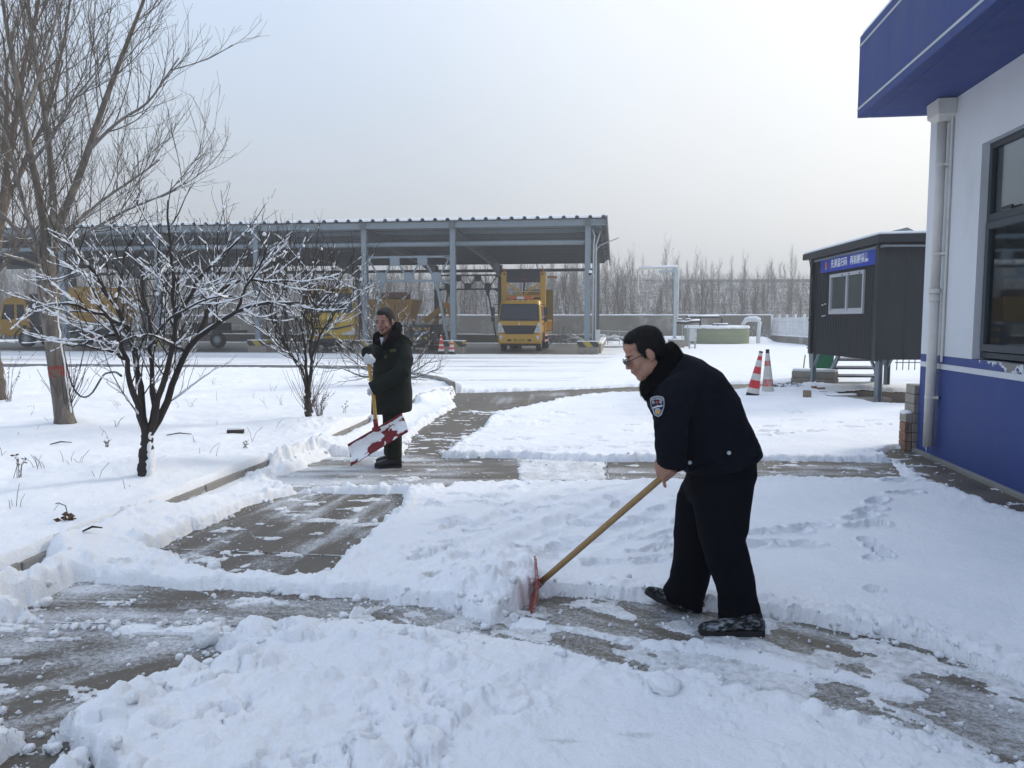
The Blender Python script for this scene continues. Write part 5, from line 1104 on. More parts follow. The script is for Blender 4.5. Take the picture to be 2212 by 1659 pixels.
def roof_panel():
    a = P(1959, 522, 17.5); t = thing('solar_collector', 'small tilted grey panel on the booth roof beside the office corner', 'panel', (a.x, a.y, 3.34))
    m = MB(); m.prism([Vector((0, 0, 0)), Vector((.75, 0, 0)), Vector((0, 0, .36))], (0, 0, 0), (0, .9, 0)); m.build('panel_body', M_['steel'], t)
roof_panel()
# ------------------------------------------------------------------ office building on the right
def office():
    t = thing('office_building', 'white office building with blue base, blue canopy and drainpipe', 'building', WC)
    def Q(s, o, z): return -VD*s+UD*o+Vector((0, 0, z))      # s towards camera, o out from the wall, z up
    blue, white, grey = pm('blue_wall_paint', (.036, .062, .215), .62, var=.10, vscale=1.2, bump=.12, bscale=8, stretch=(1, 1, .6), col2=(.055, .085, .25), c2thr=(.56, .74), c2scale=2.2), pm('white_wall_paint', (.63, .65, .68), .75, var=.05, vscale=1.5, bump=.5, bscale=160, col2=(.50, .51, .52), c2thr=(.56, .85), c2scale=1.1, stretch=(1, 1, .6)), None
    M_['bluew'] = blue
    blue_c = pm('blue_canopy_paint', (.028, .050, .185), .6, var=.16, vscale=1.4, stretch=(3, 3, .5), bump=.08, bscale=6, col2=(.018, .030, .12), c2thr=(.55, .75), c2scale=1.6)
    Lw = 11.0; w0, w1, wz0, wz1 = 1.37, 4.6, 1.235, 3.42; D = 7.0; zs = 4.07
    def slab(m, s0, s1, o0, o1, z0, z1): m.prism([Q(s0, o0, z0), Q(s1, o0, z0), Q(s1, o1, z0), Q(s0, o1, z0)], (0, 0, 0), Vector((0, 0, z1-z0)))
    m = MB(); th = .3
    for s0, s1, z0, z1 in ((0, w0, 1.215, zs), (w1, Lw, 1.215, zs), (w0, w1, wz1, zs)): slab(m, s0, s1, 0, -th, z0, z1)
    slab(m, 0, th, -th, -D, 1.215, zs); slab(m, Lw-th, Lw, -th, -D, 1.215, zs); slab(m, 0, Lw, -D, -D-.3, 0, zs)
    wl = m.build('white_wall', white, t)
    peel = bpy.data.materials.new('blue_paint_peeling'); peel.use_nodes = True; nt = peel.node_tree; N = nt.nodes.new; Lk = nt.links.new; b = nt.nodes['Principled BSDF']; b.inputs['Roughness'].default_value = .65
    tc = N('ShaderNodeTexCoord'); n = N('ShaderNodeTexNoise'); n.inputs['Scale'].default_value = 5; n.inputs['Detail'].default_value = 9; n.inputs['Roughness'].default_value = .62; Lk(tc.outputs['Object'], n.inputs['Vector'])
    sep = N('ShaderNodeSeparateXYZ'); Lk(tc.outputs['Object'], sep.inputs[0])
    mz = N('ShaderNodeMapRange'); Lk(sep.outputs[2], mz.inputs[0]); mz.inputs[1].default_value = .98; mz.inputs[2].default_value = 1.22; mz.inputs[3].default_value = 0; mz.inputs[4].default_value = .26
    my = N('ShaderNodeMapRange'); Lk(sep.outputs[1], my.inputs[0]); my.inputs[1].default_value = -1.25; my.inputs[2].default_value = -1.9; my.inputs[3].default_value = -.3; my.inputs[4].default_value = .0
    a1 = N('ShaderNodeMath'); Lk(n.outputs[0], a1.inputs[0]); Lk(mz.outputs[0], a1.inputs[1]); a2 = N('ShaderNodeMath'); Lk(a1.outputs[0], a2.inputs[0]); Lk(my.outputs[0], a2.inputs[1])
    c = N('ShaderNodeValToRGB'); Lk(a2.outputs[0], c.inputs[0]); c.color_ramp.interpolation = 'CONSTANT'; e = c.color_ramp.elements; e[0].position = 0; e[0].color = (.036, .062, .215, 1); e[1].position = .66; e[1].color = (.60, .62, .64, 1)
    q = e.new(.735); q.color = (.20, .19, .18, 1)
    Lk(c.outputs[0], b.inputs['Base Color'])
    m = MB(); slab(m, 0, Lw, .0, -th, 1.125, 1.213); slab(m, 0, th, -th-.001, -D, 1.125, 1.213); m.build('upper_blue_band', peel, t)
    m = MB(); slab(m, 0, Lw, .002, -th, 1.063, 1.123); slab(m, .002, th, -th-.001, -D, 1.063, 1.123); m.build('white_stripe', white, t)
    m = MB(); slab(m, 0, Lw, .0, -th, .0, 1.061); slab(m, 0, th, -th-.001, -D, 0, 1.061); m.build('blue_base', blue, t)
    m = MB(); slab(m, -.05, Lw, .05, -.02, -.05, .045); m.build('base_skirt', M_['concrete'], t, bev=.01)
    # window: reveal is the wall thickness; frame set back
    win = thing('window', None, None); win.parent = t
    fm = pm('dark_grey_frame', (.045, .055, .062), .45, var=.1); so_ = -.075
    def fr(s0, s1, z0, z1, o=so_, d=.07, mt=None, nm='frame', bv=.004): m = MB(); slab(m, s0, s1, o, o-d, z0, z1); return m.build(nm, mt or fm, win, bev=bv)
    zt_ = 2.66
    fr(w0, w0+.06, wz0+.06, wz1-.06); fr(w1-.06, w1, wz0+.06, wz1-.06); fr(w0, w1, wz0, wz0+.06); fr(w0, w1, wz1-.06, wz1); fr(w0+.06, w1-.06, zt_-.04, zt_+.04)
    ms = [w0+1.08, w0+2.15]
    for s in ms: fr(s-.035, s+.035, wz0+.06, zt_-.04)
    fr(w0+1.6-.03, w0+1.6+.03, zt_+.04, wz1-.06)
    cg = clear_glass('window_pane')
    def pane(s0, s1, z0, z1, o=so_-.03): m = MB(); slab(m, s0, s1, o, o-.008, z0, z1); m.build('pane', cg, win)
    pane(w0+.06, w0+1.57, zt_+.04, wz1-.06); pane(w0+1.63, w1-.06, zt_+.04, wz1-.06)
    # opening sash, then fixed lights
    s0, s1 = w0+.07, w0+1.04
    for a0, a1, z0, z1 in ((s0, s1, wz0+.07, wz0+.14), (s0, s1, zt_-.12, zt_-.05), (s0, s0+.07, wz0+.14, zt_-.12), (s1-.07, s1, wz0+.14, zt_-.12)): fr(a0, a1, z0, z1, so_+.035, .06, nm='sash')
    pane(s0+.07, s1-.07, wz0+.14, zt_-.12, so_); pane(ms[0]+.035, ms[1]-.035, wz0+.06, zt_-.04); pane(ms[1]+.035, w1-.06, wz0+.06, zt_-.04)
    m = MB(); slab(m, w0+.35, w0+.55, so_+.02, so_-.0, zt_+.045, zt_+.075); m.build('window_handle', M_['black'], win)
    m = MB(); slab(m, w0+.2, w0+.95, so_-.10, so_-.12, wz0+.1, zt_-.1); m.build('insect_screen', pm('grey_screen', (.06, .065, .065), .9), win)
    # inside room: back wall, ceiling, floor, curtains, a cabinet
    ins = pm('room_wall', (.36, .38, .37), .9); 
    m = MB(); slab(m, .3, Lw-.3, -4.5, -4.6, 0, 3.6); slab(m, .31, Lw-.31, -.32, -4.5, 3.55, 3.62); slab(m, .31, Lw-.31, -.32, -4.5, .0, .1); m.build('room_shell', ins, t)
    m = MB(); slab(m, w0+.2, w0+.45, -.35, -.40, 1.3, 3.4); slab(m, w0+1.05, w0+1.2, -.35, -.42, 1.3, 3.4); m.build('curtain', pm('pale_curtain', (.42, .45, .44), .9, var=.2, stretch=(6, 6, .3)), t)
    # canopy: deep blue fascia with two pale lines
    c0 = P(1855, 265, 1); 
    oo = .82; zf = zs+.96; e0 = -.08
    m = MB(); m.prism([Q(e0, oo, zs), Q(Lw+1, oo, zs), Q(Lw+1, oo, zf), Q(e0, oo, zf)], (0, 0, 0), -UD*.14)
    m.prism([Q(e0, oo-.142, zs), Q(e0, -D, zs), Q(e0, -D, zf), Q(e0, oo-.142, zf)], (0, 0, 0), -VD*.14)
    m.prism([Q(e0+.142, oo-.142, zs), Q(Lw+1, oo-.142, zs), Q(Lw+1, -D, zs), Q(e0+.142, -D, zs)], (0, 0, 0), Vector((0, 0, .14)))
    m.build('canopy', blue_c, t, bev=.01)
    for z in (zs+.085, zf-.13):
        m = MB(); m.prism([Q(e0, oo+.003, z), Q(Lw+1, oo+.003, z), Q(Lw+1, oo+.003, z+.028), Q(e0, oo+.003, z+.028)], (0, 0, 0), -UD*.002); m.build('pale_line', pm('pale_line_paint', (.45, .47, .48), .7) if z < zs+.2 else bpy.data.materials['pale_line_paint'], t)
    m = MB(); m.prism([Q(e0+.02, oo-.02, zf+.002), Q(Lw+1, oo-.02, zf+.002), Q(Lw+1, -D, zf+.002), Q(e0+.02, -D, zf+.002)], (0, 0, 0), Vector((0, 0, .05))); m.build('roof_snow', M_['snow'], t, bev=.015)
    # drainpipe with hopper and clips
    s = .56; o = .085
    dp = MB(); dp.cyl(Q(s, o, .16), Q(s, o, 1.93), .056, n=20); dp.build('drainpipe', M_['white_pvc'], t, smooth=True)
    dp = MB(); dp.cyl(Q(s, o, 1.93), Q(s, o, 3.88), .052, n=20); dp.build('drainpipe', M_['white_pvc'], t, smooth=True)
    for z, r_, h in ((1.93, .066, .05), (1.84, .062, .02)): m = MB(); m.cyl(Q(s, o, z), Q(s, o, z+h), r_, n=20); m.build('pipe_socket', M_['white_pvc'], t)
    for z in (.72, 2.36, 3.35):
        m = MB(); m.cyl(Q(s, o, z), Q(s, o, z+.03), .059, n=20); m.bar(Q(s, .05, z+.015), Q(s+.02, .0, z+.015), .15, .03); m.build('pipe_clip', M_['white_pvc'], t)
        m = MB(); m.cyl(Q(s+.07, .0, z+.015), Q(s+.07, .05, z+.015), .012, n=6); m.build('clip_bolt', M_['black'], t)
    m = MB(); hp = [(-.13, 0, .20), (.13, 0, .20)]
    m.ring([[Q(s-.07, .15, 3.84), Q(s+.07, .15, 3.84), Q(s+.07, .0, 3.84), Q(s-.07, .0, 3.84)], [Q(s-.16, .19, 3.90), Q(s+.16, .19, 3.90), Q(s+.16, .0, 3.90), Q(s-.16, .0, 3.90)], [Q(s-.17, .2, 4.065), Q(s+.17, .2, 4.065), Q(s+.17, .0, 4.065), Q(s-.17, .0, 4.065)]]); m.build('rain_hopper', M_['white_pvc'], t, bev=.004)
    m = MB(); m.cyl(Q(s+.11, .022, 1.15), Q(s+.11, .022, 3.9), .014, n=8); m.build('conduit', M_['white_pvc'], t)
    rr = random.Random(2)
    for k in range(3): m = MB(); x = rr.uniform(-.04, .04); m.cyl(Q(s+x, o+.03, .16), Q(s+x, o+.03, .16-rr.uniform(.03, .07)), .006, .001, 6); m.build('icicle', M_['lamp'], t)
    m = MB(); m.ball(Q(s-.02, o+.052, .42), (.022, .012, .018), nu=10, nv=6); m.build('paint_blot', blue, t)
office()
# stacked blocks at the building's far corner
def stack():
    rr = random.Random(8); base = WC-UD*.025+VD*.17
    labs = ['bottom', 'second', 'third', 'fourth', 'fifth', 'sixth', 'seventh']
    for k in range(7):
        t = thing('concrete_block', '%s grey block of the column stacked against the blue building corner' % labs[k], 'block', base+Vector((0, 0, .0+k*.118)), -AX+rr.uniform(-.03, .03), 'blocks stacked at the building corner')
        if k == 6: t['label'] = 'topmost grey block of the column stacked against the blue building corner'
        m = MB(); m.box((rr.uniform(-.008, .008), 0, .058), (.15, .30, .112)); m.build('block_body', M_['block'], t, bev=.007)
    base2 = base+UD*.115-VD*.02
    for k, mt in enumerate(('brick', 'brick', 'brick', 'block')):
        t = thing('brick', ('lowest', 'second', 'holed red', 'snow-topped pale')[k]+' brick of the short outer pile beside the stacked blocks', 'brick', base2+Vector((0, 0, k*.118)), -AX+rr.uniform(-.06, .06), 'bricks piled beside the corner blocks')
        m = MB(); m.box((0, 0, .058), (.075, .24, .112)); m.build('brick_body', M_[mt], t, bev=.006)
        if k == 2:
            for i in range(4):
                for j in range(3): m = MB(); m.cyl((-.03+j*.03, -.122, .03+i*.022), (-.03+j*.03, -.118, .03+i*.022), .008, n=6); m.build('hole', M_['black'], t)
        if k == 3: m = MB(); m.ball((0, 0, .118), (.07, .12, .03)); m.build('snow_cap', M_['snow'], t, smooth=True)
stack()
# ------------------------------------------------------------------ bare trees
def tubes_np(name, lines, radii, n, mat, parent=None, stuff=False):
    """lines: list of (N,K,3) arrays with radii (N,K): one mesh of tapered tubes"""
    V = []; F = []; off = 0
    for P_, r in zip(lines, radii):
        N_, K, _ = P_.shape
        if N_ == 0: continue
        d = np.gradient(P_, axis=1); d /= np.linalg.norm(d, axis=2, keepdims=True)+1e-9
        ref = np.tile(np.array([.37, .61, .21]), (N_, K, 1)); u = np.cross(d, ref); u /= np.linalg.norm(u, axis=2, keepdims=True)+1e-9; w = np.cross(d, u)
        a = np.arange(n)*2*np.pi/n
        vs = P_[:, :, None, :]+(u[:, :, None, :]*np.cos(a)[None, None, :, None]+w[:, :, None, :]*np.sin(a)[None, None, :, None])*r[:, :, None, None]
        idx = np.arange(N_*K*n).reshape(N_, K, n)+off
        i2 = np.roll(idx, -1, axis=2)
        q = np.stack([idx[:, :-1], i2[:, :-1], i2[:, 1:], idx[:, 1:]], -1).reshape(-1, 4)
        V.append(vs.reshape(-1, 3)); F.append(q); off += N_*K*n
    V = np.concatenate(V); F = np.concatenate(F)
    me = bpy.data.meshes.new(name); me.vertices.add(len(V)); me.loops.add(F.size); me.polygons.add(len(F))
    me.vertices.foreach_set('co', V.astype(np.float32).ravel()); me.loops.foreach_set('vertex_index', F.ravel().astype(np.int32)); me.polygons.foreach_set('loop_start', np.arange(0, F.size, 4, dtype=np.int32))
    me.polygons.foreach_set('use_smooth', np.ones(len(F), bool)); me.update(calc_edges=True); me.materials.append(mat)
    o = link(name, me, parent)
    if stuff: o['kind'] = 'stuff'
    return o
def resample(pts, K):
    pts = np.array(pts, float); L = np.concatenate([[0], np.cumsum(np.linalg.norm(np.diff(pts, axis=0), axis=1))]); t = np.linspace(0, L[-1], K)
    out = np.stack([np.interp(t, L, pts[:, i]) for i in range(3)], 1)
    for _ in range(2): out[1:-1] = (out[:-2]+2*out[1:-1]+out[2:])/4
    return out
def sprout(RS, lines, rad, every, K, length, spread, upb, wig, r0, r1, lo=.15, hi=1.0, taper=.6, arc=0.0):
    """side shoots along each parent polyline"""
    out = []; rr = []
    for li in range(lines.shape[0]):
        Lp = lines[li]; seg = np.linalg.norm(np.diff(Lp, axis=0), axis=1); T = seg.sum(); nsh = max(1, int(T*(hi-lo)/every+RS.rand()))
        for k in range(nsh):
            f = lo+(hi-lo)*(k+RS.rand())/nsh; x = f*(len(Lp)-1); i = min(int(x), len(Lp)-2); p = Lp[i]+(Lp[i+1]-Lp[i])*(x-i); d = Lp[i+1]-Lp[i]; d = d/(np.linalg.norm(d)+1e-9)
            v = RS.randn(3); v -= d*v.dot(d); v /= np.linalg.norm(v)+1e-9
            s = spread*(.7+.6*RS.rand()); D = d*math.cos(s)+v*math.sin(s); D[2] += upb*.4; D /= np.linalg.norm(D)
            ln = length*(.5+RS.rand()*.8)*(1-taper*f); pts = [p]; cur = p.copy(); dd = D.copy(); curl = RS.randn(3)*arc
            for j in range(K-1):
                dd = dd+RS.randn(3)*wig+np.array([0, 0, upb/(K-1)])+curl/(K-1); dd /= np.linalg.norm(dd); cur = cur+dd*ln/(K-1); pts.append(cur.copy())
            out.append(pts); pr = rad[li][i]; a = min(r0, pr*.75); rr.append(np.linspace(a, min(r1, a*.6), K))
    return np.array(out).reshape(-1, K, 3), np.array(rr).reshape(-1, K)
def snow_on(lines, radii, RS, prob, fat, minr=.002, flat=.75):
    """continuous white ridges lying along the upper side of limbs that are not too steep"""
    A = []; B = []; KK = 22
    for P_, r in zip(lines, radii):
        N_, K, _ = P_.shape
        if N_ == 0: continue
        t = np.linspace(0, K-1, KK); i = np.minimum(t.astype(int), K-2); f = (t-i)[None, :, None]
        Q = P_[:, i]*(1-f)+P_[:, i+1]*f; rr = r[:, i]*(1-f[..., 0])+r[:, i+1]*f[..., 0]
        d = np.gradient(Q, axis=1); sl_ = np.abs(d[:, :, 2])/(np.linalg.norm(d, axis=2)+1e-9)
        nz = RS.rand(N_, KK); nz = (np.roll(nz, 1, 1)+nz+np.roll(nz, -1, 1))/3; nz2 = RS.rand(N_, KK)
        m = np.clip((flat-sl_)*5, 0, 1)*np.clip((nz-(.60-.5*prob))*9, 0, 1); m[:, 0] *= .6; m[:, -1] = 0
        w = (np.maximum(rr, minr)*fat*.8+.0012)*m*(.45+1.1*nz2**1.3); Q = Q.copy(); Q[:, :, 2] += (rr*.55+w*.45)
        keep = w.max(1) > .0012; A.append(Q[keep]); B.append(w[keep])
    return np.concatenate(A), np.concatenate(B)
def limb_px(spec, K):        # spec: list of (x, y, Y)
    return resample([tuple(P(x, y, Y)) for x, y, Y in spec], K)
def bark_tube(name, limbs, radii, mat, parent, n=10):
    L = [l[None] for l in limbs]; Rr = [np.array(r)[None] for r in radii]
    out = []
    for l, r, k in zip(L, Rr, range(len(L))):
        pass
    return tubes_np(name, L, Rr, n, mat, parent)
def willow():
    RS = np.random.RandomState(21); b = G(141, 922, .16); Y0 = b.y
    t = thing('willow_tree', 'tall bare willow with leaning trunk and red paint band at left', 'tree', b)
    K = 14
    trunk = limb_px([(143, 930, Y0), (131, 850, Y0), (115, 740, Y0+.02), (104, 640, Y0+.05), (97, 570, Y0+.05), (100, 545, Y0+.05)], K)
    limbs = [trunk]; rad = [np.interp(np.linspace(0, 1, K), [0, .06, .2, .5, .9, 1], [.165, .125, .112, .108, .125, .10])]
    S_ = [([(97, 580, Y0), (98, 476, Y0-.2), (68, 351, Y0-.4), (48, 253, Y0-.5), (39, 179, Y0-.5), (24, 119, Y0-.6), (6, 15, Y0-.7), (-10, -120, Y0-.8)], .085),
          ([(97, 575, Y0), (119, 476, Y0+.3), (110, 357, Y0+.5), (98, 238, Y0+.6), (74, 119, Y0+.7), (60, 0, Y0+.8), (50, -130, Y0+.9)], .075),
          ([(100, 570, Y0), (128, 476, Y0-.1), (167, 402, Y0-.3), (190, 327, Y0-.4), (220, 232, Y0-.4), (256, 143, Y0-.4), (286, 60, Y0-.5), (313, 0, Y0-.5), (350, -110, Y0-.5)], .085),
          ([(104, 560, Y0), (150, 490, Y0+.3), (230, 425, Y0+.7), (300, 380, Y0+.9), (345, 345, Y0+1.1)], .045),
          ([(196, 320, Y0-.4), (225, 290, Y0-.5), (262, 256, Y0-.7), (321, 226, Y0-.9), (357, 167, Y0-1.0), (387, 125, Y0-1.1)], .032),
          ([(110, 550, Y0), (208, 491, Y0-.5), (283, 447, Y0-.9), (350, 425, Y0-1.1), (400, 395, Y0-1.3)], .035),
          ([(94, 565, Y0), (60, 476, Y0+.3), (30, 357, Y0+.5), (0, 253, Y0+.6), (-40, 120, Y0+.6)], .05),
          ([(100, 236, Y0+.6), (115, 180, Y0+.5), (131, 125, Y0+.4), (149, 30, Y0+.3), (155, -80, Y0+.2)], .04),
          ([(68, 351, Y0-.4), (120, 290, Y0-.8), (150, 220, Y0-1.1), (200, 170, Y0-1.3), (235, 110, Y0-1.4)], .03),
          ([(92, 560, Y0), (40, 500, Y0-.6), (-20, 440, Y0-.9), (-80, 330, Y0-1)], .05),
          ([(48, 253, Y0-.5), (80, 180, Y0-.2), (110, 90, Y0), (128, 0, Y0), (140, -100, Y0)], .035),
          ([(101, 620, Y0), (130, 590, Y0-.4), (155, 572, Y0-.7), (172, 568, Y0-.8)], .04),
          ([(95, 580, Y0), (55, 560, Y0-.5), (20, 555, Y0-.8), (-30, 530, Y0-1)], .03)]
    for s, r in S_:
        limbs.append(limb_px(s, K)); rad.append(np.linspace(r*.72, .011 if r > .04 else .007, K))
    loc = np.array(b); limbs = [l-loc for l in limbs]
    o = tubes_np('trunk', [limbs[0][None]], [rad[0][None]], 18, M_['bark'], t)
    m = MB(); zt = P(122, 800, Y0).z-b.z; pz = lambda z: [float(np.interp(z, trunk[:, 2]-loc[2], (trunk-loc)[:, i])) for i in range(3)]; rz_ = lambda z: float(np.interp(z, trunk[:, 2]-loc[2], rad[0])); zz = [zt-.09+.03*k for k in range(6)]; m.tube([pz(z) for z in zz], [rz_(z)+.003 for z in zz], 20, cap=False); m.build('red_band', M_['red_mark'], t, smooth=True)
    for l, r in zip(limbs[1:], rad[1:]): tubes_np('limb', [l[None]], [r[None]], 9, M_['bark'] if r[0] > .06 else M_['poplar'], t)
    A = np.stack(limbs[1:]); Ra = np.stack(rad[1:])
    b1, r1 = sprout(RS, A, Ra, .19, 8, 1.2, .72, .7, .05, .009, .0034, lo=.12, taper=.35, arc=.25)
    b2, r2 = sprout(RS, b1, r1, .115, 6, .66, .6, .5, .06, .004, .0022, lo=.1, taper=.3, arc=.4)
    b3, r3 = sprout(RS, b2, r2, .16, 4, .30, .6, .45, .1, .0030, .0022, lo=.2, taper=.2, arc=.3)
    for z in ((1.0, .5), (.8, .5)): pass
    tubes_np('branches', [b1], [r1], 4, M_['twig'], t, True)
    tubes_np('crown', [b2, b3], [np.maximum(r2, .0022), np.maximum(r3, .0018)], 3, M_['twig'], t, True)
    low = lambda arr: arr
    sA, sB = snow_on([A], [Ra], RS, .55, .55, flat=.93); s1, s1r = snow_on([b1[b1[:, 0, 2] < 4.2]], [r1[b1[:, 0, 2] < 4.2]], RS, .55, .7, flat=.8); s2, s2r = snow_on([b2[b2[:, 0, 2] < 3.4]], [r2[b2[:, 0, 2] < 3.4]], RS, .4, .8, flat=.7)
    tubes_np('branch_snow', [sA, s1, s2], [sB, s1r, s2r], 5, M_['snow'], t, True)
    # snow plastered on the right flank of the trunk, suckers at its foot
    fl = trunk-loc+np.array([.115, -.02, 0]); RSs = np.random.RandomState(3); K2 = 26; f2 = resample(fl[:11], K2); f2[:, 0] += RSs.randn(K2)*.006
    tubes_np('trunk_snow', [f2[None]], [(.006+.012*RSs.rand(K2))[None]], 6, M_['snow'], t)
    c = np.array([[[0, 0, .05], [0, 0, .35]]]); q, qr = sprout(RS, np.repeat(c, 30, 0), np.full((30, 2), .05), .3, 6, .85, .5, .3, .10, .005, .003, lo=0, hi=.6, taper=0); tubes_np('suckers', [q], [qr], 4, M_['bark_dark'], t, True)
willow()
def plain_tree(label, limbs, rads, base, mat, levels, seed, snow=(.6, .9), suck=0, cat='tree', name='plum_tree', fork=None):
    RS = np.random.RandomState(seed); t = thing(name, label, cat, base); loc = np.array(base); K = 14
    Ls = [limb_px(s, K)-loc for s in limbs]; Rs = [np.linspace(a, b, K) for a, b in rads]
    for i, (l, r) in enumerate(zip(Ls, Rs)):
        l[1:] += RS.randn(K-1, 3)*min(.010, r[0]*.3); tubes_np('trunk' if i == 0 else 'limb', [l[None]], [r[None]], 12, mat, t)
    A = np.stack(Ls[1:]); Ra = np.stack(Rs[1:]); L = [A]; Rr = [Ra]; cur, cr = A, Ra
    for lv in levels:
        cur, cr = sprout(RS, cur, cr, **lv); L.append(cur); Rr.append(cr)
    tubes_np('branches', [L[1]], [Rr[1]], 5, mat, t, True)
    tubes_np('crown', L[2:], [np.maximum(r, .0015) for r in Rr[2:]], 3, mat, t, True)
    S = []; SR = []
    for i, (l, r) in enumerate(zip(L[:3], Rr)):
        a, b = snow_on([l], [r], RS, snow[0]*(1, 1, .62, 0)[i], snow[1]*1.1 if i else .85, flat=.90); S.append(a); SR.append(b)
    # blobs caught in forks
    tw = L[2]; k = RS.rand(len(tw)) < .14; p = tw[k][:, 0]; r_ = .007+.015*RS.rand(len(p))**2
    bl = np.stack([p+np.array([0, 0, -.4])*r_[:, None], p+np.array([0, 0, .3])*r_[:, None], p+np.array([.2, 0, 1.2])*r_[:, None], p+np.array([.2, 0, 1.8])*r_[:, None]], 1); S = [np.concatenate(S)]; SR = [np.concatenate(SR)]; S.append(bl); SR.append(np.stack([r_*.5, r_*1.2, r_*.9, r_*.2], 1))
    tubes_np('branch_snow', S, SR, 5, M_['snow'], t, True)
    if suck:
        c = np.array([[[0, 0, .0], [0, 0, .2]]]); q, qr = sprout(RS, np.repeat(c, suck, 0), np.full((suck, 2), .05), .3, 6, .75, .6, .3, .12, .004, .002, lo=0, hi=.6, taper=0); tubes_np('suckers', [q], [qr], 4, M_['twig'], t, True)
    return t
def lv(every, K, length, spread, upb, wig, r0, r1, lo=.1, taper=.5): return dict(every=every, K=K, length=length, spread=spread, upb=upb, wig=wig, r0=r0, r1=r1, lo=lo, taper=taper)
Yp = G(312, 1032, .2).y
def y_(d): return Yp+d
plum = [[(312, 1036, y_(0)), (314, 1000, y_(0)), (317, 960, y_(0)), (318, 935, y_(0))],
 [(316, 945, y_(0)), (310, 930, y_(-.03)), (293, 872, y_(-.1)), (280, 817, y_(-.15)), (265, 766, y_(-.2)), (259, 731, y_(-.3)), (243, 700, y_(-.4)), (215, 660, y_(-.6))],
 [(317, 940, y_(0)), (303, 879, y_(.05)), (300, 811, y_(.1)), (289, 751, y_(.12)), (280, 707, y_(.1)), (247, 659, y_(0)), (220, 617, y_(-.1)), (190, 573, y_(-.2)), (160, 530, y_(-.3)), (125, 505, y_(-.4))],
 [(320, 938, y_(.05)), (336, 856, y_(.1)), (329, 781, y_(.15)), (321, 751, y_(.2)), (322, 700, y_(.3)), (312, 640, y_(.4)), (300, 560, y_(.5))],
 [(320, 940, y_(0)), (334, 880, y_(0)), (348, 841, y_(-.05)), (366, 781, y_(-.1)), (384, 737, y_(-.15)), (378, 677, y_(-.2)), (376, 620, y_(-.3)), (372, 560, y_(-.4)), (362, 480, y_(-.5)), (360, 430, y_(-.5))],
 [(318, 945, y_(.03)), (357, 885, y_(.1)), (381, 811, y_(.15)), (393, 760, y_(.15)), (440, 716, y_(.1)), (512, 671, y_(-.1)), (536, 655, y_(-.2)), (600, 650, y_(-.3)), (655, 656, y_(-.4))],
 [(430, 722, y_(.1)), (449, 677, y_(.2)), (452, 641, y_(.3)), (488, 617, y_(.4)), (536, 602, y_(.4)), (590, 612, y_(.5)), (640, 604, y_(.6))],
 [(380, 690, y_(-.2)), (410, 640, y_(-.3)), (430, 600, y_(-.5)), (470, 560, y_(-.6)), (510, 520, y_(-.7))],
 [(384, 737, y_(-.1)), (372, 690, y_(.1)), (350, 640, y_(.3)), (340, 590, y_(.5)), (345, 520, y_(.6))],
 [(282, 712, y_(.1)), (240, 690, y_(-.2)), (190, 668, y_(-.4)), (137, 653, y_(-.5)), (101, 659, y_(-.5)), (62, 668, y_(-.6))],
 [(262, 742, y_(-.2)), (255, 722, y_(-.3)), (215, 728, y_(-.5)), (180, 745, y_(-.6)), (143, 748, y_(-.6))],
 [(268, 775, y_(-.2)), (240, 758, y_(-.4)), (205, 751, y_(-.5)), (174, 744, y_(-.6))],
 [(247, 659, y_(0)), (262, 600, y_(.2)), (270, 550, y_(.3)), (290, 500, y_(.4))],
 [(220, 617, y_(-.1)), (200, 590, y_(.2)), (170, 590, y_(.3)), (120, 570, y_(.4))],
 [(395, 757, y_(.1)), (370, 742, y_(-.2)), (330, 724, y_(-.5)), (290, 722, y_(-.7)), (250, 745, y_(-.8))],
 [(449, 660, y_(.2)), (470, 620, y_(.4)), (480, 570, y_(.5)), (500, 520, y_(.6))],
 [(512, 671, y_(-.1)), (530, 620, y_(-.3)), (560, 580, y_(-.4)), (580, 530, y_(-.5))],
 [(321, 751, y_(.2)), (350, 700, y_(-.1)), (400, 670, y_(-.4)), (450, 640, y_(-.6)), (500, 640, y_(-.8))]]
plain_tree('snow-laden multi-stemmed plum tree nearest the camera on the white bed', plum, [(.060, .050), (.034, .008), (.034, .008), (.027, .007), (.032, .006), (.036, .007), (.026, .007), (.022, .006), (.022, .006), (.020, .005), (.018, .005), (.016, .005), (.018, .005), (.015, .005), (.014, .004), (.015, .005), (.014, .005), (.014, .005)],
           G(312, 1032, .2), M_['bark_dark'], [lv(.15, 7, .70, .75, .5, .07, .0065, .0026, taper=.4), lv(.11, 5, .34, .75, .45, .10, .0030, .0018, taper=.3), lv(.16, 3, .10, .8, .3, .2, .0018, .0014, taper=.2)], 5, (.95, 1.9))
m = MB(); g_ = P(321, 985, Yp-.03)
v = None
pl_ = [o for o in bpy.data.objects if o.name.startswith('plum_tree')][0]
RSs = np.random.RandomState(6); K2 = 22; zz = np.linspace(-.05, .42, K2)
for q in range(3):
    f2 = np.stack([.058+RSs.randn(K2)*.006+.04*zz, -.030+.028*q+RSs.randn(K2)*.004, zz], 1); tubes_np('trunk_snow', [f2[None]], [(.024+.014*RSs.rand(K2))*(1-zz*1.5).clip(.3,1)[None]], 8, M_['snow'], pl_)
Y3 = G(665, 902, .2).y
def z_(d): return Y3+d
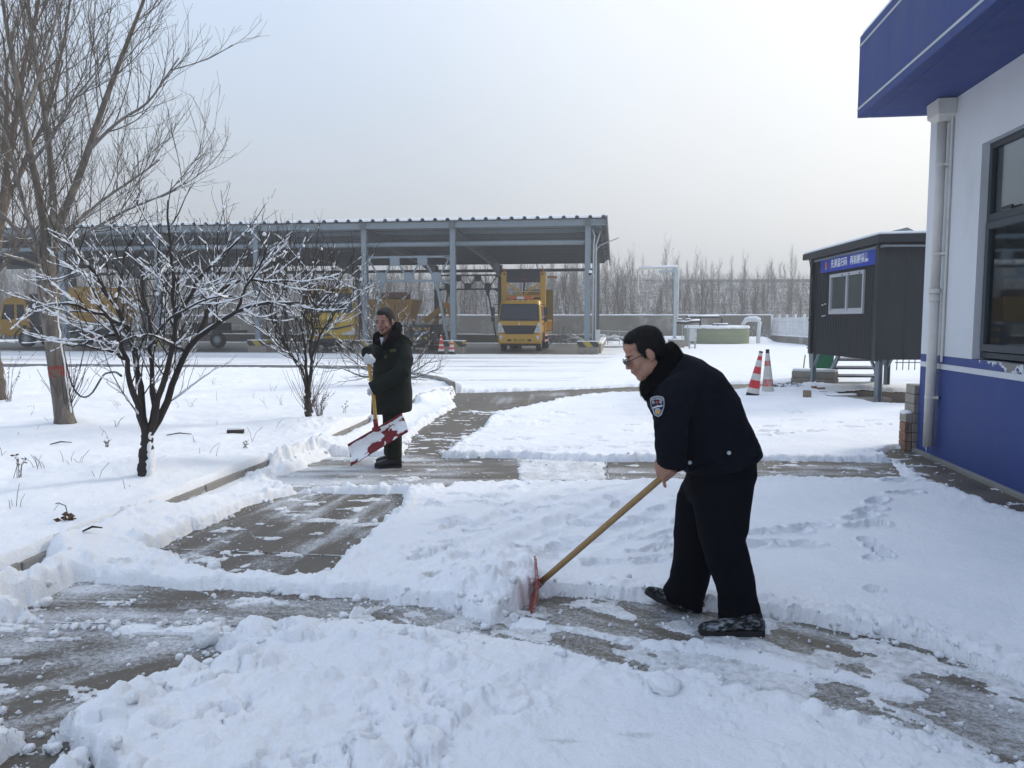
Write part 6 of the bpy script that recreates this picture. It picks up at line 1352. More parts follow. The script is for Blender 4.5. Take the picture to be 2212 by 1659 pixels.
bush = [[(668, 905, z_(0)), (665, 870, z_(0)), (664, 840, z_(0))],
 [(666, 850, z_(0)), (673, 800, z_(0)), (673, 761, z_(0)), (675, 710, z_(.1)), (675, 662, z_(.2)), (668, 610, z_(.2)), (655, 560, z_(.3))],
 [(664, 845, z_(0)), (655, 800, z_(-.1)), (630, 765, z_(-.2)), (611, 744, z_(-.3)), (595, 710, z_(-.3)), (586, 687, z_(-.4)), (560, 660, z_(-.5))],
 [(666, 830, z_(0)), (660, 770, z_(.1)), (658, 724, z_(.2)), (645, 695, z_(.3)), (630, 670, z_(.4)), (600, 640, z_(.5))],
 [(673, 770, z_(0)), (690, 725, z_(-.2)), (712, 690, z_(-.4)), (738, 660, z_(-.5)), (765, 640, z_(-.6))],
 [(675, 664, z_(.2)), (700, 650, z_(0)), (725, 620, z_(-.1)), (750, 580, z_(-.2))],
 [(672, 700, z_(.1)), (640, 660, z_(-.2)), (610, 655, z_(-.4)), (570, 652, z_(-.6)), (535, 660, z_(-.7))],
 [(675, 662, z_(.2)), (650, 630, z_(.5)), (620, 600, z_(.6)), (600, 560, z_(.7))],
 [(650, 790, z_(-.1)), (600, 740, z_(-.5)), (560, 715, z_(-.7)), (545, 700, z_(-.8))]]
plain_tree('slim plum tree between the two workers\' side of the bed, left of the long coat', bush, [(.052, .045), (.030, .007), (.030, .007), (.025, .007), (.022, .006), (.02, .006), (.016, .005), (.018, .005), (.016, .005)], G(667, 904, .2), M_['bark_dark'],
           [lv(.10, 6, .85, .65, .7, .10, .008, .004, taper=.35), lv(.12, 5, .42, .6, .6, .12, .0045, .003, taper=.3), lv(.14, 3, .16, .7, .3, .2, .003, .0024, taper=.2)], 8, (.85, 1.6), suck=34)
Y4 = P(850, 840, 17.0).y
def w_(d): return Y4+d
sh4 = [[(842, 842, w_(0)), (840, 815, w_(0)), (838, 800, w_(0))]]+[[(840, 815, w_(0)), ((840+x)/2+5, (815+y)/2+12, w_(d*.5)), (x, y, w_(d))] for x, y, d in ((795, 660, .3), (810, 640, -.3), (835, 620, .2), (770, 650, -.4), (755, 700, .3), (735, 760, -.5), (740, 735, .4), (880, 690, .3), (905, 700, -.4), (930, 745, .2), (940, 770, -.3), (960, 790, .3), (860, 650, 0), (720, 790, -.3))]
plain_tree('low spreading snowy shrub behind the man in the long coat', sh4, [(.05, .045)]+[(.028, .006)]*14, G(842, 846, .2), M_['twig'], [lv(.16, 5, .7, .6, .35, .12, .008, .004, taper=.4), lv(.16, 4, .35, .7, .3, .15, .0045, .003, taper=.3), lv(.2, 3, .15, .7, .2, .2, .003, .0025)], 12, (.7, 1.0), cat='shrub', name='shrub')
Y5 = G(4, 862, .2).y
def v5(d): return Y5+d
t5 = [[(0, 864, v5(0)), (-9, 790, v5(0)), (-17, 720, v5(0)), (-24, 640, v5(0))], [(-22, 645, v5(0)), (-10, 560, v5(.2)), (5, 470, v5(.4)), (15, 380, v5(.5)), (30, 250, v5(.6)), (60, 120, v5(.6)), (85, 0, v5(.6)), (100, -100, v5(.6))], [(-22, 645, v5(0)), (-40, 540, v5(0)), (-50, 420, v5(0)), (-60, 260, v5(0))],
      [(5, 470, v5(.4)), (30, 400, v5(.8)), (60, 330, v5(1)), (110, 240, v5(1.2)), (135, 130, v5(1.3))], [(15, 380, v5(.5)), (8, 300, v5(.2)), (18, 200, v5(0)), (8, 80, v5(0))], [(-18, 620, v5(0)), (10, 560, v5(-.4)), (60, 520, v5(-.8)), (110, 500, v5(-1))]]
M_['redbark'] = pm('reddish_bark', (.125, .098, .08), .9, var=.3, vscale=6)
plain_tree('reddish bare tree cut by the left edge behind the willow', t5, [(.11, .09), (.08, .02), (.08, .02), (.05, .015), (.05, .015), (.03, .01)], G(4, 866, .2), M_['redbark'], [lv(.22, 7, 1.7, .6, .6, .06, .013, .006, taper=.3), lv(.18, 5, .8, .6, .5, .08, .006, .004, taper=.3), lv(.22, 4, .4, .6, .4, .1, .004, .003)], 17, (.25, .6), name='willow_tree')
# dead stems and debris poking through the snow
M_['dark_brick'] = pm('dark_brick', (.06, .042, .034), .9, var=.3, vscale=12)
def weeds():
    rr = random.Random(12); RS = np.random.RandomState(12)
    L = []; Rr = []
    for k in range(95):
        x = rr.uniform(0, 700); y = rr.uniform(815, 1180)
        g = G(x, y, .19)
        if sdist(np.array([g.x]), np.array([g.y]), BED)[0] > -.25: continue
        for j in range(rr.choice((1, 1, 2, 4))):
            h = rr.uniform(.04, .20); a = rr.uniform(-1, 1); b = rr.uniform(-.7, .7); z = .17; x0, y0 = g.x+rr.uniform(-.05, .05), g.y+rr.uniform(-.05, .05)
            L.append([(x0, y0, z), (x0+a*h*.3, y0+b*h*.3, z+h*.6), (x0+a*h*.8, y0+b*h*.6, z+h)]); Rr.append([.0028, .0022, .0018])
    tubes_np('dead_grass_stems', [np.array(L)], [np.array(Rr)], 4, M_['twig'], None, True)
weeds()
def weed(x, y, label, n, h, leaf, seed):
    RS = np.random.RandomState(seed); b = G(x, y, .19); t = thing('dead_weed', label, 'weed', b)
    L = []
    for k in range(n):
        a = RS.rand()*6.28; s = RS.rand()*.5+.1; hh = h*(.5+.6*RS.rand()); L.append([(RS.randn()*.02, RS.randn()*.02, -.03), (math.cos(a)*s*hh*.4, math.sin(a)*s*hh*.4, hh*.6), (math.cos(a)*s*hh, math.sin(a)*s*hh, hh*(.8+.2*RS.rand()))])
    L = np.array(L); tubes_np('stems', [L], [np.tile([.003, .0025, .0018], (n, 1))], 4, M_['twig'], t, True)
    m = MB()
    for k in range(leaf):
        l = L[RS.randint(n)]; p = Vector(l[1]+(l[2]-l[1])*RS.rand()); e = Euler(RS.rand(3)*6).to_matrix(); s = .010+.014*RS.rand()
        m.add([p+e @ Vector(q)*s for q in ((0, 0, 0), (.5, .9, .1), (0, 1.9, -.1), (-.5, .9, .1))], [(0, 1, 2, 3)])
    if leaf: o = m.build('leaves', M_['leaf_dead'], t); o['kind'] = 'stuff'
weed(745, 892, 'dried brown seed head standing beside the kerb left of the shovel blade', 4, .22, 10, 1)
weed(42, 1028, 'twiggy dark weed in the snow near the left edge', 7, .26, 14, 2)
weed(232, 968, 'small dry grass tuft in front of the willow trunk', 9, .12, 6, 3)
weed(690, 912, 'bushy dry weeds with curled leaves round the slim plum stem', 30, .5, 60, 4)
weed(18, 870, 'arching reddish weeds with hanging dead leaves at the left edge', 16, .9, 60, 5)
weed(160, 830, 'thin dry weeds with dark leaves beside the willow trunk', 8, .5, 24, 6)
weed(810, 855, 'brown-leaved stalks between the shovel handle and the back kerb', 9, .65, 40, 9)
weed(530, 968, 'small dry tuft behind the half buried brick', 8, .10, 5, 8)
brick_at(510, 968, (.20, .10, .07), (0, 0, .2), 'dark broken brick capped with snow alone on the white bed', 'dark_brick', z=.17)
def clump(x, y, label, seed, s):
    RS = np.random.RandomState(seed); b = G(x, y, .2); t = thing('leaf_clump', label, 'leaf clump', b); m = MB()
    for k in range(22):
        p = Vector(RS.randn(3)*s*.35); p.z = abs(p.z); e = Euler(RS.rand(3)*6).to_matrix(); q = s*(.4+.4*RS.rand())
        m.add([p+e @ Vector(v)*q for v in ((0, 0, 0), (.5, .7, .2), (0, 1.6, -.1), (-.5, .7, .2))], [(0, 1, 2, 3)])
    o = m.build('leaves', M_['leaf_dead'], t); o['kind'] = 'stuff'
    m = MB(); m.tube([(0, 0, 0), (-.02, 0, .10), (-.07, 0, .12), (-.10, .02, .11)], .004, 5); m.build('stalk', M_['twig'], t)
clump(149, 1122, 'crumpled brown leaf clump with bent stalks on the snow near the kerb', 3, .05)
for x, y, L_, a, lb in ((108, 960, .22, .4, 'fallen stick at the left of the white bed in front of the willow'), (178, 1148, .12, .5, 'short dark stick beside the upright snow chip near the kerb'), (360, 940, .30, .1, 'thin stick lying right of the plum trunk'), (560, 792, .5, .1, 'dark branch scrap on the snowy yard behind the bed')):
    g = G(x, y, .20); t = thing('stick', lb, 'stick', g); m = MB(); m.tube([(0, 0, .0), (L_*.5*math.cos(a), L_*.5*math.sin(a), .025), (L_*math.cos(a), L_*math.sin(a), .01)], [.006, .008, .004], 6); m.build('twig', M_['bark_dark'], t)
# black hose hanging from the willow to the plum
g1 = P(133, 740, 11.4)
m = MB(); hs = [P(134, 742, 11.4), P(146, 800, 11.3), P(156, 840, 11.1), P(168, 858, 11.0), P(185, 862, 10.8), P(200, 852, 10.6), P(215, 822, 10.4), P(224, 807, 10.2), P(250, 803, 9.2), P(262, 812, 8.3)]
m.tube([tuple(p) for p in resample([tuple(p) for p in hs], 26)], .013, 6); o = m.build('black_hose', M_['black'], smooth=True); tag(o, 'slack black hose looped between the willow trunk and the plum tree', 'hose')

# ------------------------------------------------------------------ land beyond the wall
def terr(X, Y):
    z = np.interp(Y, [40, 62, 80, 100, 125, 160, 230, 320, 600], [0, 0, .4, 2.4, 7.2, 9.5, 13.5, 17.5, 24])
    z = z*(1+.25*ss(-10, -90, X)*ss(100, 250, Y)-.12*ss(20, 90, X))
    return z+(fbm(X, Y, .05, 3, 401)-.5)*2.2*ss(75, 120, Y)+(fbm(X, Y, .4, 3, 402)-.5)*.5*ss(66, 80, Y)
def hill():
    ys = 62.5*np.exp(np.linspace(0, math.log(600/62.5), 130)); t = np.linspace(-2.6, 2.6, 210); Yg, T = np.meshgrid(ys, t, indexing='ij'); Xg = Yg*T; Z = terr(Xg.ravel(), Yg.ravel())
    r, c = Yg.shape; i = np.arange(r*c).reshape(r, c); q = np.stack([i[:-1, :-1], i[:-1, 1:], i[1:, 1:], i[1:, :-1]], -1).reshape(-1, 4)
    me = bpy.data.meshes.new('hillside'); me.from_pydata(np.stack([Xg.ravel(), Yg.ravel(), Z-.02], 1).tolist(), [], q.tolist()); me.polygons.foreach_set('use_smooth', [True]*len(me.polygons))
    me.materials.append(pm('snowy_scrub_ground', (.48, .50, .53), .9, var=.15, col2=(.11, .105, .10), c2thr=(.26, .50), c2scale=.35, bump=.5, bscale=3)); tag(link('hillside', me), kind='structure')
hill()
def poplar_proto(seed, H, dens):
    RS = np.random.RandomState(seed); K = 12
    wd = .8; tr = resample([(0, 0, 0)]+[(RS.randn()*.05*k, RS.randn()*.05*k, H*k/5) for k in range(1, 6)], K)[None]; rt = np.linspace(.07, .012, K)[None]
    b1, r1 = sprout(RS, tr, rt, H*.8/dens, 6, H*.30, .5, .6, .05, .022, .009, lo=.15, taper=.5)
    b2, r2 = sprout(RS, b1, r1, .30, 4, .85, .45, .45, .08, .011, .007, lo=.15, taper=.3)
    b3, r3 = sprout(RS, b2, r2, .5, 3, .4, .5, .4, .1, .008, .006, lo=.2, taper=.3)
    o = tubes_np('poplar_tree', [tr], [rt], 6, M_['poplar']); br = tubes_np('crown', [b1, b2, b3], [r1, r2, np.maximum(r3, .006)], 3, M_['poplar'], o, True)
    a, b = snow_on([b1, b2], [r1, r2], RS, .16, .7, flat=.96); tubes_np('branch_snow', [a], [b], 4, M_['snow'], o, True)
    m = MB()
    for k in range(14):
        l = b2[RS.randint(len(b2))]; p = Vector(l[-1]); e = Euler(RS.rand(3)*6).to_matrix(); m.add([p+e @ Vector(v)*.07 for v in ((-1, 0, 0), (0, .8, 0), (1, 0, 0), (0, -.8, 0))], [(0, 1, 2, 3)])
    q_ = m.build('leaves', M_['leaf_dead'], o); q_['kind'] = 'stuff'
    return o
protos = [poplar_proto(31, 7.4, 34), poplar_proto(32, 6.4, 38), poplar_proto(33, 8.6, 34), poplar_proto(34, 5.6, 44), poplar_proto(35, 7.0, 30)]
ZONES = [(-60, 60, 'behind the shed at the left edge'), (60, 347, 'through the shed behind the willow and plum'), (347, 558, 'through the shed right of the near plum'), (558, 789, 'through the shed above the lemon truck'), (789, 979, 'through the light truss bay of the shed'), (979, 1268, 'through the shed bay of the mast truck'),
         (1268, 1380, 'between the shed and the gantry arm'), (1380, 1462, 'under the gantry arm'), (1462, 1625, 'above the green tank'), (1625, 1765, 'above the white picket fence')]
ORD = 'first second third fourth fifth sixth seventh eighth ninth tenth eleventh twelfth thirteenth fourteenth fifteenth sixteenth seventeenth eighteenth nineteenth twentieth twenty-first twenty-second twenty-third twenty-fourth twenty-fifth twenty-sixth twenty-seventh'.split()
PLANTED = []; used = set()
def plant(x, Y, s, k, kind):
    xx = 1106+FOC*x/Y
    zn = next((z[2] for z in ZONES if z[0] <= xx < z[1]), None)
    if zn is None or len(PLANTED) >= 299: return
    z = float(terr(np.array([x]), np.array([Y]))[0]); src = protos[k]
    o = src if k not in used else copy_tree(src); used.add(k)
    o.location = (x, Y, z-.05); o.rotation_euler = (random.uniform(-.04, .04), random.uniform(-.04, .04), random.uniform(0, 6.28)); o.scale = (s, s, s*random.uniform(.92, 1.1))
    PLANTED.append((kind, zn, xx, o))
random.seed(41)
KINDS_ = {'near': ('bare poplar just behind the boundary wall', 'poplars just beyond the boundary wall'), 'mid': ('paler poplar on the slope foot', 'poplars on the foot of the slope'), 'far': ('faint misty tree high on the slope', 'misty trees high on the slope')}
for k in range(112):      # rows just beyond the wall
    u = -64+k*.80+random.uniform(-.4, .4); Yy = random.choice((67, 71, 76))+random.uniform(-1, 1)
    plant(u, Yy+max(0, -u)*.14, random.uniform(.62, .95)*(.82 if u > 16 else 1), random.randrange(5), 'near')
for k in range(120): plant(random.uniform(-75, 48), random.uniform(82, 108), random.uniform(.6, .95), random.randrange(5), 'mid')
for k in range(125):
    Yy = random.uniform(118, 175); plant(random.uniform(-.75, .42)*Yy, Yy, random.uniform(.40, .68), random.randrange(5), 'far')
PLANTED = PLANTED[:299] if len(PLANTED) > 299 else PLANTED
for kind in KINDS_:
    for z in ZONES:
        sel = sorted([p for p in PLANTED if p[0] == kind and p[1] == z[2]], key=lambda p: p[2])
        for i, p in enumerate(sel): tag(p[3], '%s %s, %s' % (ORD[min(i, 26)], KINDS_[kind][0], z[2]), 'tree', KINDS_[kind][1])
def brush():
    RS = np.random.RandomState(77); n = 42000; Y = 63.5+RS.rand(n)**1.3*90; X = Y*(RS.rand(n)*1.35-.85); z = terr(X, Y); h = .5+1.6*RS.rand(n)**2; h *= np.where(Y > 100, 1.3, 1)
    a = RS.randn(n, 2)*.3; p0 = np.stack([X, Y, z-.05], 1); p1 = p0+np.stack([a[:, 0]*h*.4, a[:, 1]*h*.4, h*.6], 1); p2 = p0+np.stack([a[:, 0]*h*1.2, a[:, 1]*h, h], 1)
    L = np.stack([p0, p1, p2], 1); r = np.stack([np.full(n, .022), np.full(n, .016), np.full(n, .010)], 1)*(Y/95)[:, None]
    dark = RS.rand(n) < .72; tubes_np('undergrowth', [L[dark]], [r[dark]], 3, M_['poplar'], None, True)
    m = ~dark; Lw = L[m].copy(); Lw[:, 1, 0] += RS.randn(len(Lw))*.3; Lw[:, 2, 0] += RS.randn(len(Lw))*.8; Lw[:, 2, 2] -= .35*(Lw[:, 2, 2]-Lw[:, 0, 2]); tubes_np('snowy_undergrowth', [Lw], [r[m]*1.3], 3, M_['snow'], None, True)
brush()
def guard():
    t = thing('road_barrier', 'thin dark road barrier running along the top of the hazy slope', 'barrier', (0, 128, 0)); pts = []
    for k in range(40): x = 20+k*1.6; y = 128+k*.1; pts.append(Vector((x, y-128, float(terr(np.array([x]), np.array([y]))[0])*0+8.0+k*.012)))
    m = MB()
    for a, b in zip(pts, pts[1:]): m.bar(a, b, .15, .55)
    m.build('beam', M_['steel_dark'], t)
    for p in pts[::3]: m = MB(); m.bar(p-Vector((0, 0, 1.6)), p, .2, .2); m.build('post', M_['steel_dark'], t)
guard()
def wallbrush():
    RS = np.random.RandomState(5)
    for (x, y, Y, w, lb) in ((1218, 728, 51, 1.1, 'snow-dusted bush growing behind the mast truck'), (1640, 735, 56.5, 1.8, 'dry snowy scrub between the tank pipe and the picket fence'), (940, 735, 52, 1.5, 'snowy bush behind the folded boom in the shed')):
        b = P(x, y, Y); b.z = 0; t = thing('bush', lb, 'bush', b); c = np.array([[[0, 0, 0], [0, 0, .5]]]); A = np.repeat(c, 14, 0); A[:, :, 0] += RS.randn(14)[:, None]*w*.4
        q, qr = sprout(RS, A, np.full((14, 2), .03), .16, 5, 1.3, .7, .3, .14, .016, .008, lo=0, hi=.8, taper=0); q2, q2r = sprout(RS, q, qr, .25, 4, .5, .7, .3, .15, .008, .006)
        tubes_np('branches', [q, q2], [qr, q2r], 3, M_['poplar'], t, True); a, b_ = snow_on([q, q2], [qr, q2r], RS, .5, 1.3, flat=.95); tubes_np('branch_snow', [a], [b_], 4, M_['snow'], t, True)
wallbrush()
# ------------------------------------------------------------------ the cold haze
def haze():
    m = bpy.data.materials.new('haze'); m.use_nodes = True; nt = m.node_tree; nt.nodes.clear(); o = nt.nodes.new('ShaderNodeOutputMaterial'); v = nt.nodes.new('ShaderNodeVolumePrincipled')
    v.inputs['Density'].default_value = HAZE_DENSITY; v.inputs['Color'].default_value = (.95, .97, 1, 1); v.inputs['Anisotropy'].default_value = .3; nt.links.new(v.outputs[0], o.inputs['Volume'])
    b = MB(); b.box((0, 285, 16), (1700, 650, 36)); h = b.build('haze', m); h['kind'] = 'stuff'
if HAZE_DENSITY > 0: haze()
# ------------------------------------------------------------------ people
def bake(mb, name, mat, parent, voxel=.006, smooth=3, wr=0., wf=14., wdir=(1, 1, 1), loc=(0, 0, 0), folds=None):
    me = bpy.data.meshes.new('tmp'); me.from_pydata([tuple(Vector(v)-Vector(loc)) for v in mb.v], [], mb.f)
    bm = bmesh.new(); bm.from_mesh(me); bmesh.ops.recalc_face_normals(bm, faces=bm.faces); bm.to_mesh(me); bm.free()
    o = bpy.data.objects.new('tmp', me); COL.objects.link(o)
    r = o.modifiers.new('r', 'REMESH'); r.mode = 'VOXEL'; r.voxel_size = voxel
    if smooth: s = o.modifiers.new('s', 'SMOOTH'); s.iterations = smooth; s.factor = .6
    dg = bpy.context.evaluated_depsgraph_get(); out = bpy.data.meshes.new_from_object(o.evaluated_get(dg)); bpy.data.objects.remove(o); bpy.data.meshes.remove(me)
    if wr:
        n = len(out.vertices); co = np.empty(n*3, np.float32); out.vertices.foreach_get('co', co); co = co.reshape(-1, 3); no = np.empty(n*3, np.float32); out.vertices.foreach_get('normal', no); no = no.reshape(-1, 3)
        x, y, z = co[:, 0]*wdir[0], co[:, 1]*wdir[1], co[:, 2]*wdir[2]
        w = fbm(x+.35*z+.08*np.sin(9*z), z+.5*y, wf, 3, 5)+fbm(y+.3*x, z-.4*x, wf*.9, 3, 9)-1
        rdg = (1-np.abs(fbm(x+.5*z, z*1.0+.3*y, wf*.45, 3, 15)-.5)*4)
        w = w*1.2+.5*rdg
        if folds is not None: w = w*folds(co)
        co = co+no*(w*wr)[:, None]; out.vertices.foreach_set('co', co.astype(np.float32).ravel()); out.update()
    out.materials.clear(); out.materials.append(mat); out.polygons.foreach_set('use_smooth', [True]*len(out.polygons)); out.name = name
    ob = link(name, out, parent); return ob
def ell_ring(c, a, b, n=28, k=1.0):       # ellipse with half axis vectors a and b
    out = []
    for i in range(n):
        t = 2*math.pi*i/n; ct, st = math.cos(t), math.sin(t)
        ex = math.copysign(abs(ct)**k, ct); ey = math.copysign(abs(st)**k, st); out.append(c+a*ex+b*ey)
    return out
def loft_px(secs, n=28, k=.85):           # secs: (front x, y, back x, y, half depth, distance)
    rings = []
    for fx, fy, bx, by, hd, Y in secs:
        p, q = P(fx, fy, Y), P(bx, by, Y); rings.append(ell_ring((p+q)/2, (q-p)/2, Vector((0, hd, 0)), n, k))
    m = MB(); m.ring(rings); return m
def addm(a, b): a.add(b.v, b.f); return a
def head_mb(M):
    m = MB(); s = 1
    def B(c, r, R_=None):
        t = MB(); t.ball(c, r, R_); m.add([M @ Vector(v) for v in t.v], t.f)
    B((-.014, 0, .046), (.098, .077, .083)); B((.022, 0, -.012), (.068, .066, .098)); B((.026, 0, -.072), (.054, .054, .044)); B((.064, 0, -.098), (.028, .032, .022)); B((.040, 0, -.098), (.040, .040, .026))
    B((.072, 0, .030), (.022, .050, .016)); B((.068, 0, .06), (.024, .052, .036))
    for s in (-1, 1):
        B((.056, s*.038, -.028), (.030, .026, .030)); B((.100, s*.012, -.031), (.011, .008, .008)); B((.012, s*.048, -.06), (.046, .022, .040)); B((.040, s*.030, -.078), (.034, .024, .030))
        t = MB(); t.ball((-.010, s*.082, -.004), (.021, .009, .033), Euler((0, .2, 0)).to_matrix()); m.add([M @ Vector(v) for v in t.v], t.f)
        t = MB(); t.ball((-.002, s*.078, -.030), (.010, .008, .010)); m.add([M @ Vector(v) for v in t.v], t.f)
        t = MB(); t.ball((.078, s*.031, .006), (.014, .019, .012)); m.add([M @ Vector(v) for v in t.v], t.f)
    t = MB(); t.tube([(.080, 0, .030), (.094, 0, .0), (.108, 0, -.024)], [.011, .011, .012], 10); m.add([M @ Vector(v) for v in t.v], t.f)
    B((.106, 0, -.027), (.015, .013, .012)); B((.086, 0, -.052), (.016, .028, .012)); B((.093, 0, -.053), (.011, .023, .0065)); B((.090, 0, -.066), (.011, .021, .0075)); B((.082, 0, -.078), (.012, .022, .01))
    return m
def head_extras(M, parent, body_loc, brow=True, hairmat=None, glasses=False, eyes=True):
    T = Matrix.Translation(-Vector(body_loc)) @ M
    if eyes:
        for s in (-1, 1):
            m = MB(); m.ball((.091, s*.031, .004), (.006, .013, .0042)); m.build('eye', M_['eye'], parent, smooth=True, M=T)
            m = MB(); m.ball((.089, s*.032, .024), (.007, .021, .0042)); m.build('eyebrow', M_['hair'], parent, smooth=True, M=T)
        m = MB(); m.ball((.1005, 0, -.0595), (.004, .021, .0018)); m.build('mouth', M_['lip'], parent, smooth=True, M=T)
    if glasses:
        g = MB()
        for s in (-1, 1):
            n = 20; pts = [(.112-.004*abs(math.sin(a)), s*(.034+.026*math.cos(a)), .000+.020*math.sin(a)) for a in [2*math.pi*k/n for k in range(n+1)]]; g.tube(pts, .0019, 6, cap=False)
            g.tube([(.106, s*.060, .006), (.086, s*.075, .008), (.0, s*.087, .010), (-.02, s*.086, -.002)], .0022, 6)
        g.tube([(.112, -.009, .004), (.114, 0, .007), (.112, .009, .004)], .0018, 6)
        go = g.build('glasses', M_['black'], parent, smooth=True, M=T)
        for s in (-1, 1):
            l = MB(); l.cyl((.1095, s*.034, 0), (.1105, s*.034, 0), .021, n=20); l.build('lens', clear_glass('spectacle_lens') if s < 0 else bpy.data.materials['spectacle_lens'], go, M=T)
def grip(c, a, p, qs=1, rh=.017, sc_=1.0, finger_r=.0092):
    """a hand closed round a bar: c on the bar axis, a along the bar towards the little finger, p from the bar to the palm"""
    m = MB(); a = a.normalized(); p = (p-a*p.dot(a)).normalized(); q = a.cross(p)*qs; Rg = rh+finger_r*.85
    pt = lambda th, off, rr=1.0: c+a*off+(p*math.cos(th)+q*math.sin(th))*Rg*rr
    for i, (off, L, r) in enumerate(((-.032, 195, 1.0), (-.011, 215, 1.05), (.010, 205, 1.0), (.029, 185, .88))):
        th = [R(-8+L*k/6) for k in range(7)]; m.tube([pt(t, off*sc_, 1.12 if k in (2, 4) else 1.0) for k, t in enumerate(th)], [finger_r*r*(1.12-.06*k) for k in range(7)], 9)
        m.ball(pt(R(12), off*sc_, 1.35), finger_r*1.25*r)
    th = [R(-30-30*k) for k in range(5)]; m.tube([pt(t, (-.030-.010*k)*sc_, 1.5-.12*k) for k, t in enumerate(th)], [finger_r*f for f in (1.6, 1.4, 1.2, 1.1, .95)], 9)
    pc = c+p*(Rg+.006)-q*.030*sc_; M = Matrix((a, q, p)).transposed()
    m.ball(pc, (.042*sc_, .048*sc_, .017), M); m.ball(pc-q*.02-p*.002, (.034*sc_, .035*sc_, .018), M); m.ball(c-q*.03-a*.028+p*.004, (.018, .032, .020), M)
    return m, c+p*(Rg*.8)-q*.088*sc_
M_['skin'] = pm('skin', (.34, .185, .13), .55, var=.10, vscale=18, bump=.08, bscale=160)
M_['skin2'] = pm('weathered_skin', (.30, .155, .115), .55, var=.14, vscale=24, bump=.08, bscale=160)
M_['hair'] = pm('black_hair', (.011, .010, .0095), .6, var=.3, vscale=60, bump=.9, bscale=220, spec=.2)
M_['eye'] = pm('dark_eye', (.018, .013, .012), .3, var=.1); M_['lip'] = pm('lip_shadow', (.10, .035, .03), .6, var=.1)
M_['navy'] = pm('navy_jacket_cloth', (.0032, .0042, .0085), .88, var=.25, vscale=30, bump=.35, bscale=420, spec=.12, sheen=.0)
M_['navy_t'] = pm('navy_trouser_cloth', (.0025, .003, .0060), .9, var=.25, vscale=30, bump=.35, bscale=420, spec=.10)
M_['fur'] = pm('black_fur', (.0025, .0025, .0035), .95, var=.5, vscale=120, bump=1, bscale=180, spec=.08)
M_['coat'] = pm('dark_green_coat_cloth', (.011, .0145, .011), .85, var=.25, vscale=14, bump=.35, bscale=300, spec=.15)
M_['boot'] = pm('black_boot', (.010, .011, .012), .8, var=.2, vscale=20, bump=.3, bscale=50, col2=(.46, .49, .54), c2thr=(.47, .74), c2scale=20, spec=.15, stretch=(1, 1, 2.2))
M_['boot_clean'] = pm('black_boot_polished', (.012, .012, .013), .4, var=.2)
M_['glove'] = pm('white_cotton_glove', (.58, .60, .62), .9, var=.1, vscale=30, bump=.5, bscale=300)
M_['cloth_snow'] = pm('snowy_trouser_hem', (.010, .011, .016), .9, var=.3, vscale=30, spec=.1, col2=(.50, .54, .6), c2thr=(.50, .72), c2scale=30)
def shoe(heel, toe, up, w=.052, h=.10, loc=(0, 0, 0), mat='boot', parent=None, sole=True):
    heel, toe, up = Vector(heel), Vector(toe), Vector(up); d = (toe-heel); L = d.length; d.normalize(); up = (up-d*up.dot(d)).normalized(); sd = d.cross(up)
    rings = []
    for f, wd, hh, lift in ((0, .62, .62, 0), (.03, .78, .85, 0), (.15, .86, 1.0, 0), (.32, .84, .98, 0), (.45, .80, .80, .0), (.60, .94, .62, .0), (.78, 1.0, .50, .0), (.90, .84, .40, .03), (.98, .50, .26, .06), (1.0, .25, .16, .08)):
        c = heel+d*L*f+up*(h*hh/2+h*lift+.018); rings.append(ell_ring(c, sd*w*wd, up*h*hh/2, 20, .8))
    m = MB(); m.ring(rings); o = m.build('boot', M_[mat], parent, smooth=True, M=Matrix.Translation(-Vector(loc)))
    rings = []
    for f, wd in ((0, .66), (.04, .86), (.2, .92), (.42, .82), (.62, 1.0), (.8, 1.04), (.92, .86), (1.0, .42)):
        c = heel+d*L*f+up*(.014+(.006 if f > .9 else 0)); rings.append([c-sd*w*wd-up*.014, c+sd*w*wd-up*.014, c+sd*w*wd+up*.014, c-sd*w*wd+up*.014])
    m = MB(); m.ring(rings); m.build('sole', M_['rubber'], o, M=Matrix.Translation(-Vector(loc)))
    return o
def strands(src, n, ln, r, mat, parent, seed, lay=(0, 0, -.3)):
    RS = np.random.RandomState(seed); me = src.data; k = len(me.vertices); co = np.empty(k*3, np.float32); no = np.empty(k*3, np.float32); me.vertices.foreach_get('co', co); me.vertices.foreach_get('normal', no); co = co.reshape(-1, 3); no = no.reshape(-1, 3)
    i = RS.randint(0, k, n); d = no[i]+RS.randn(n, 3)*.35+np.array(lay); d /= np.linalg.norm(d, axis=1, keepdims=True); l = ln*(.5+RS.rand(n))[:, None]; p = co[i]-no[i]*.001
    L = np.stack([p, p+d*l*.5, p+d*l+np.array([0, 0, -.15])*l], 1); tubes_np('strands', [L], [np.tile([r, r*.8, r*.3], (n, 1))], 3, mat, parent, True)
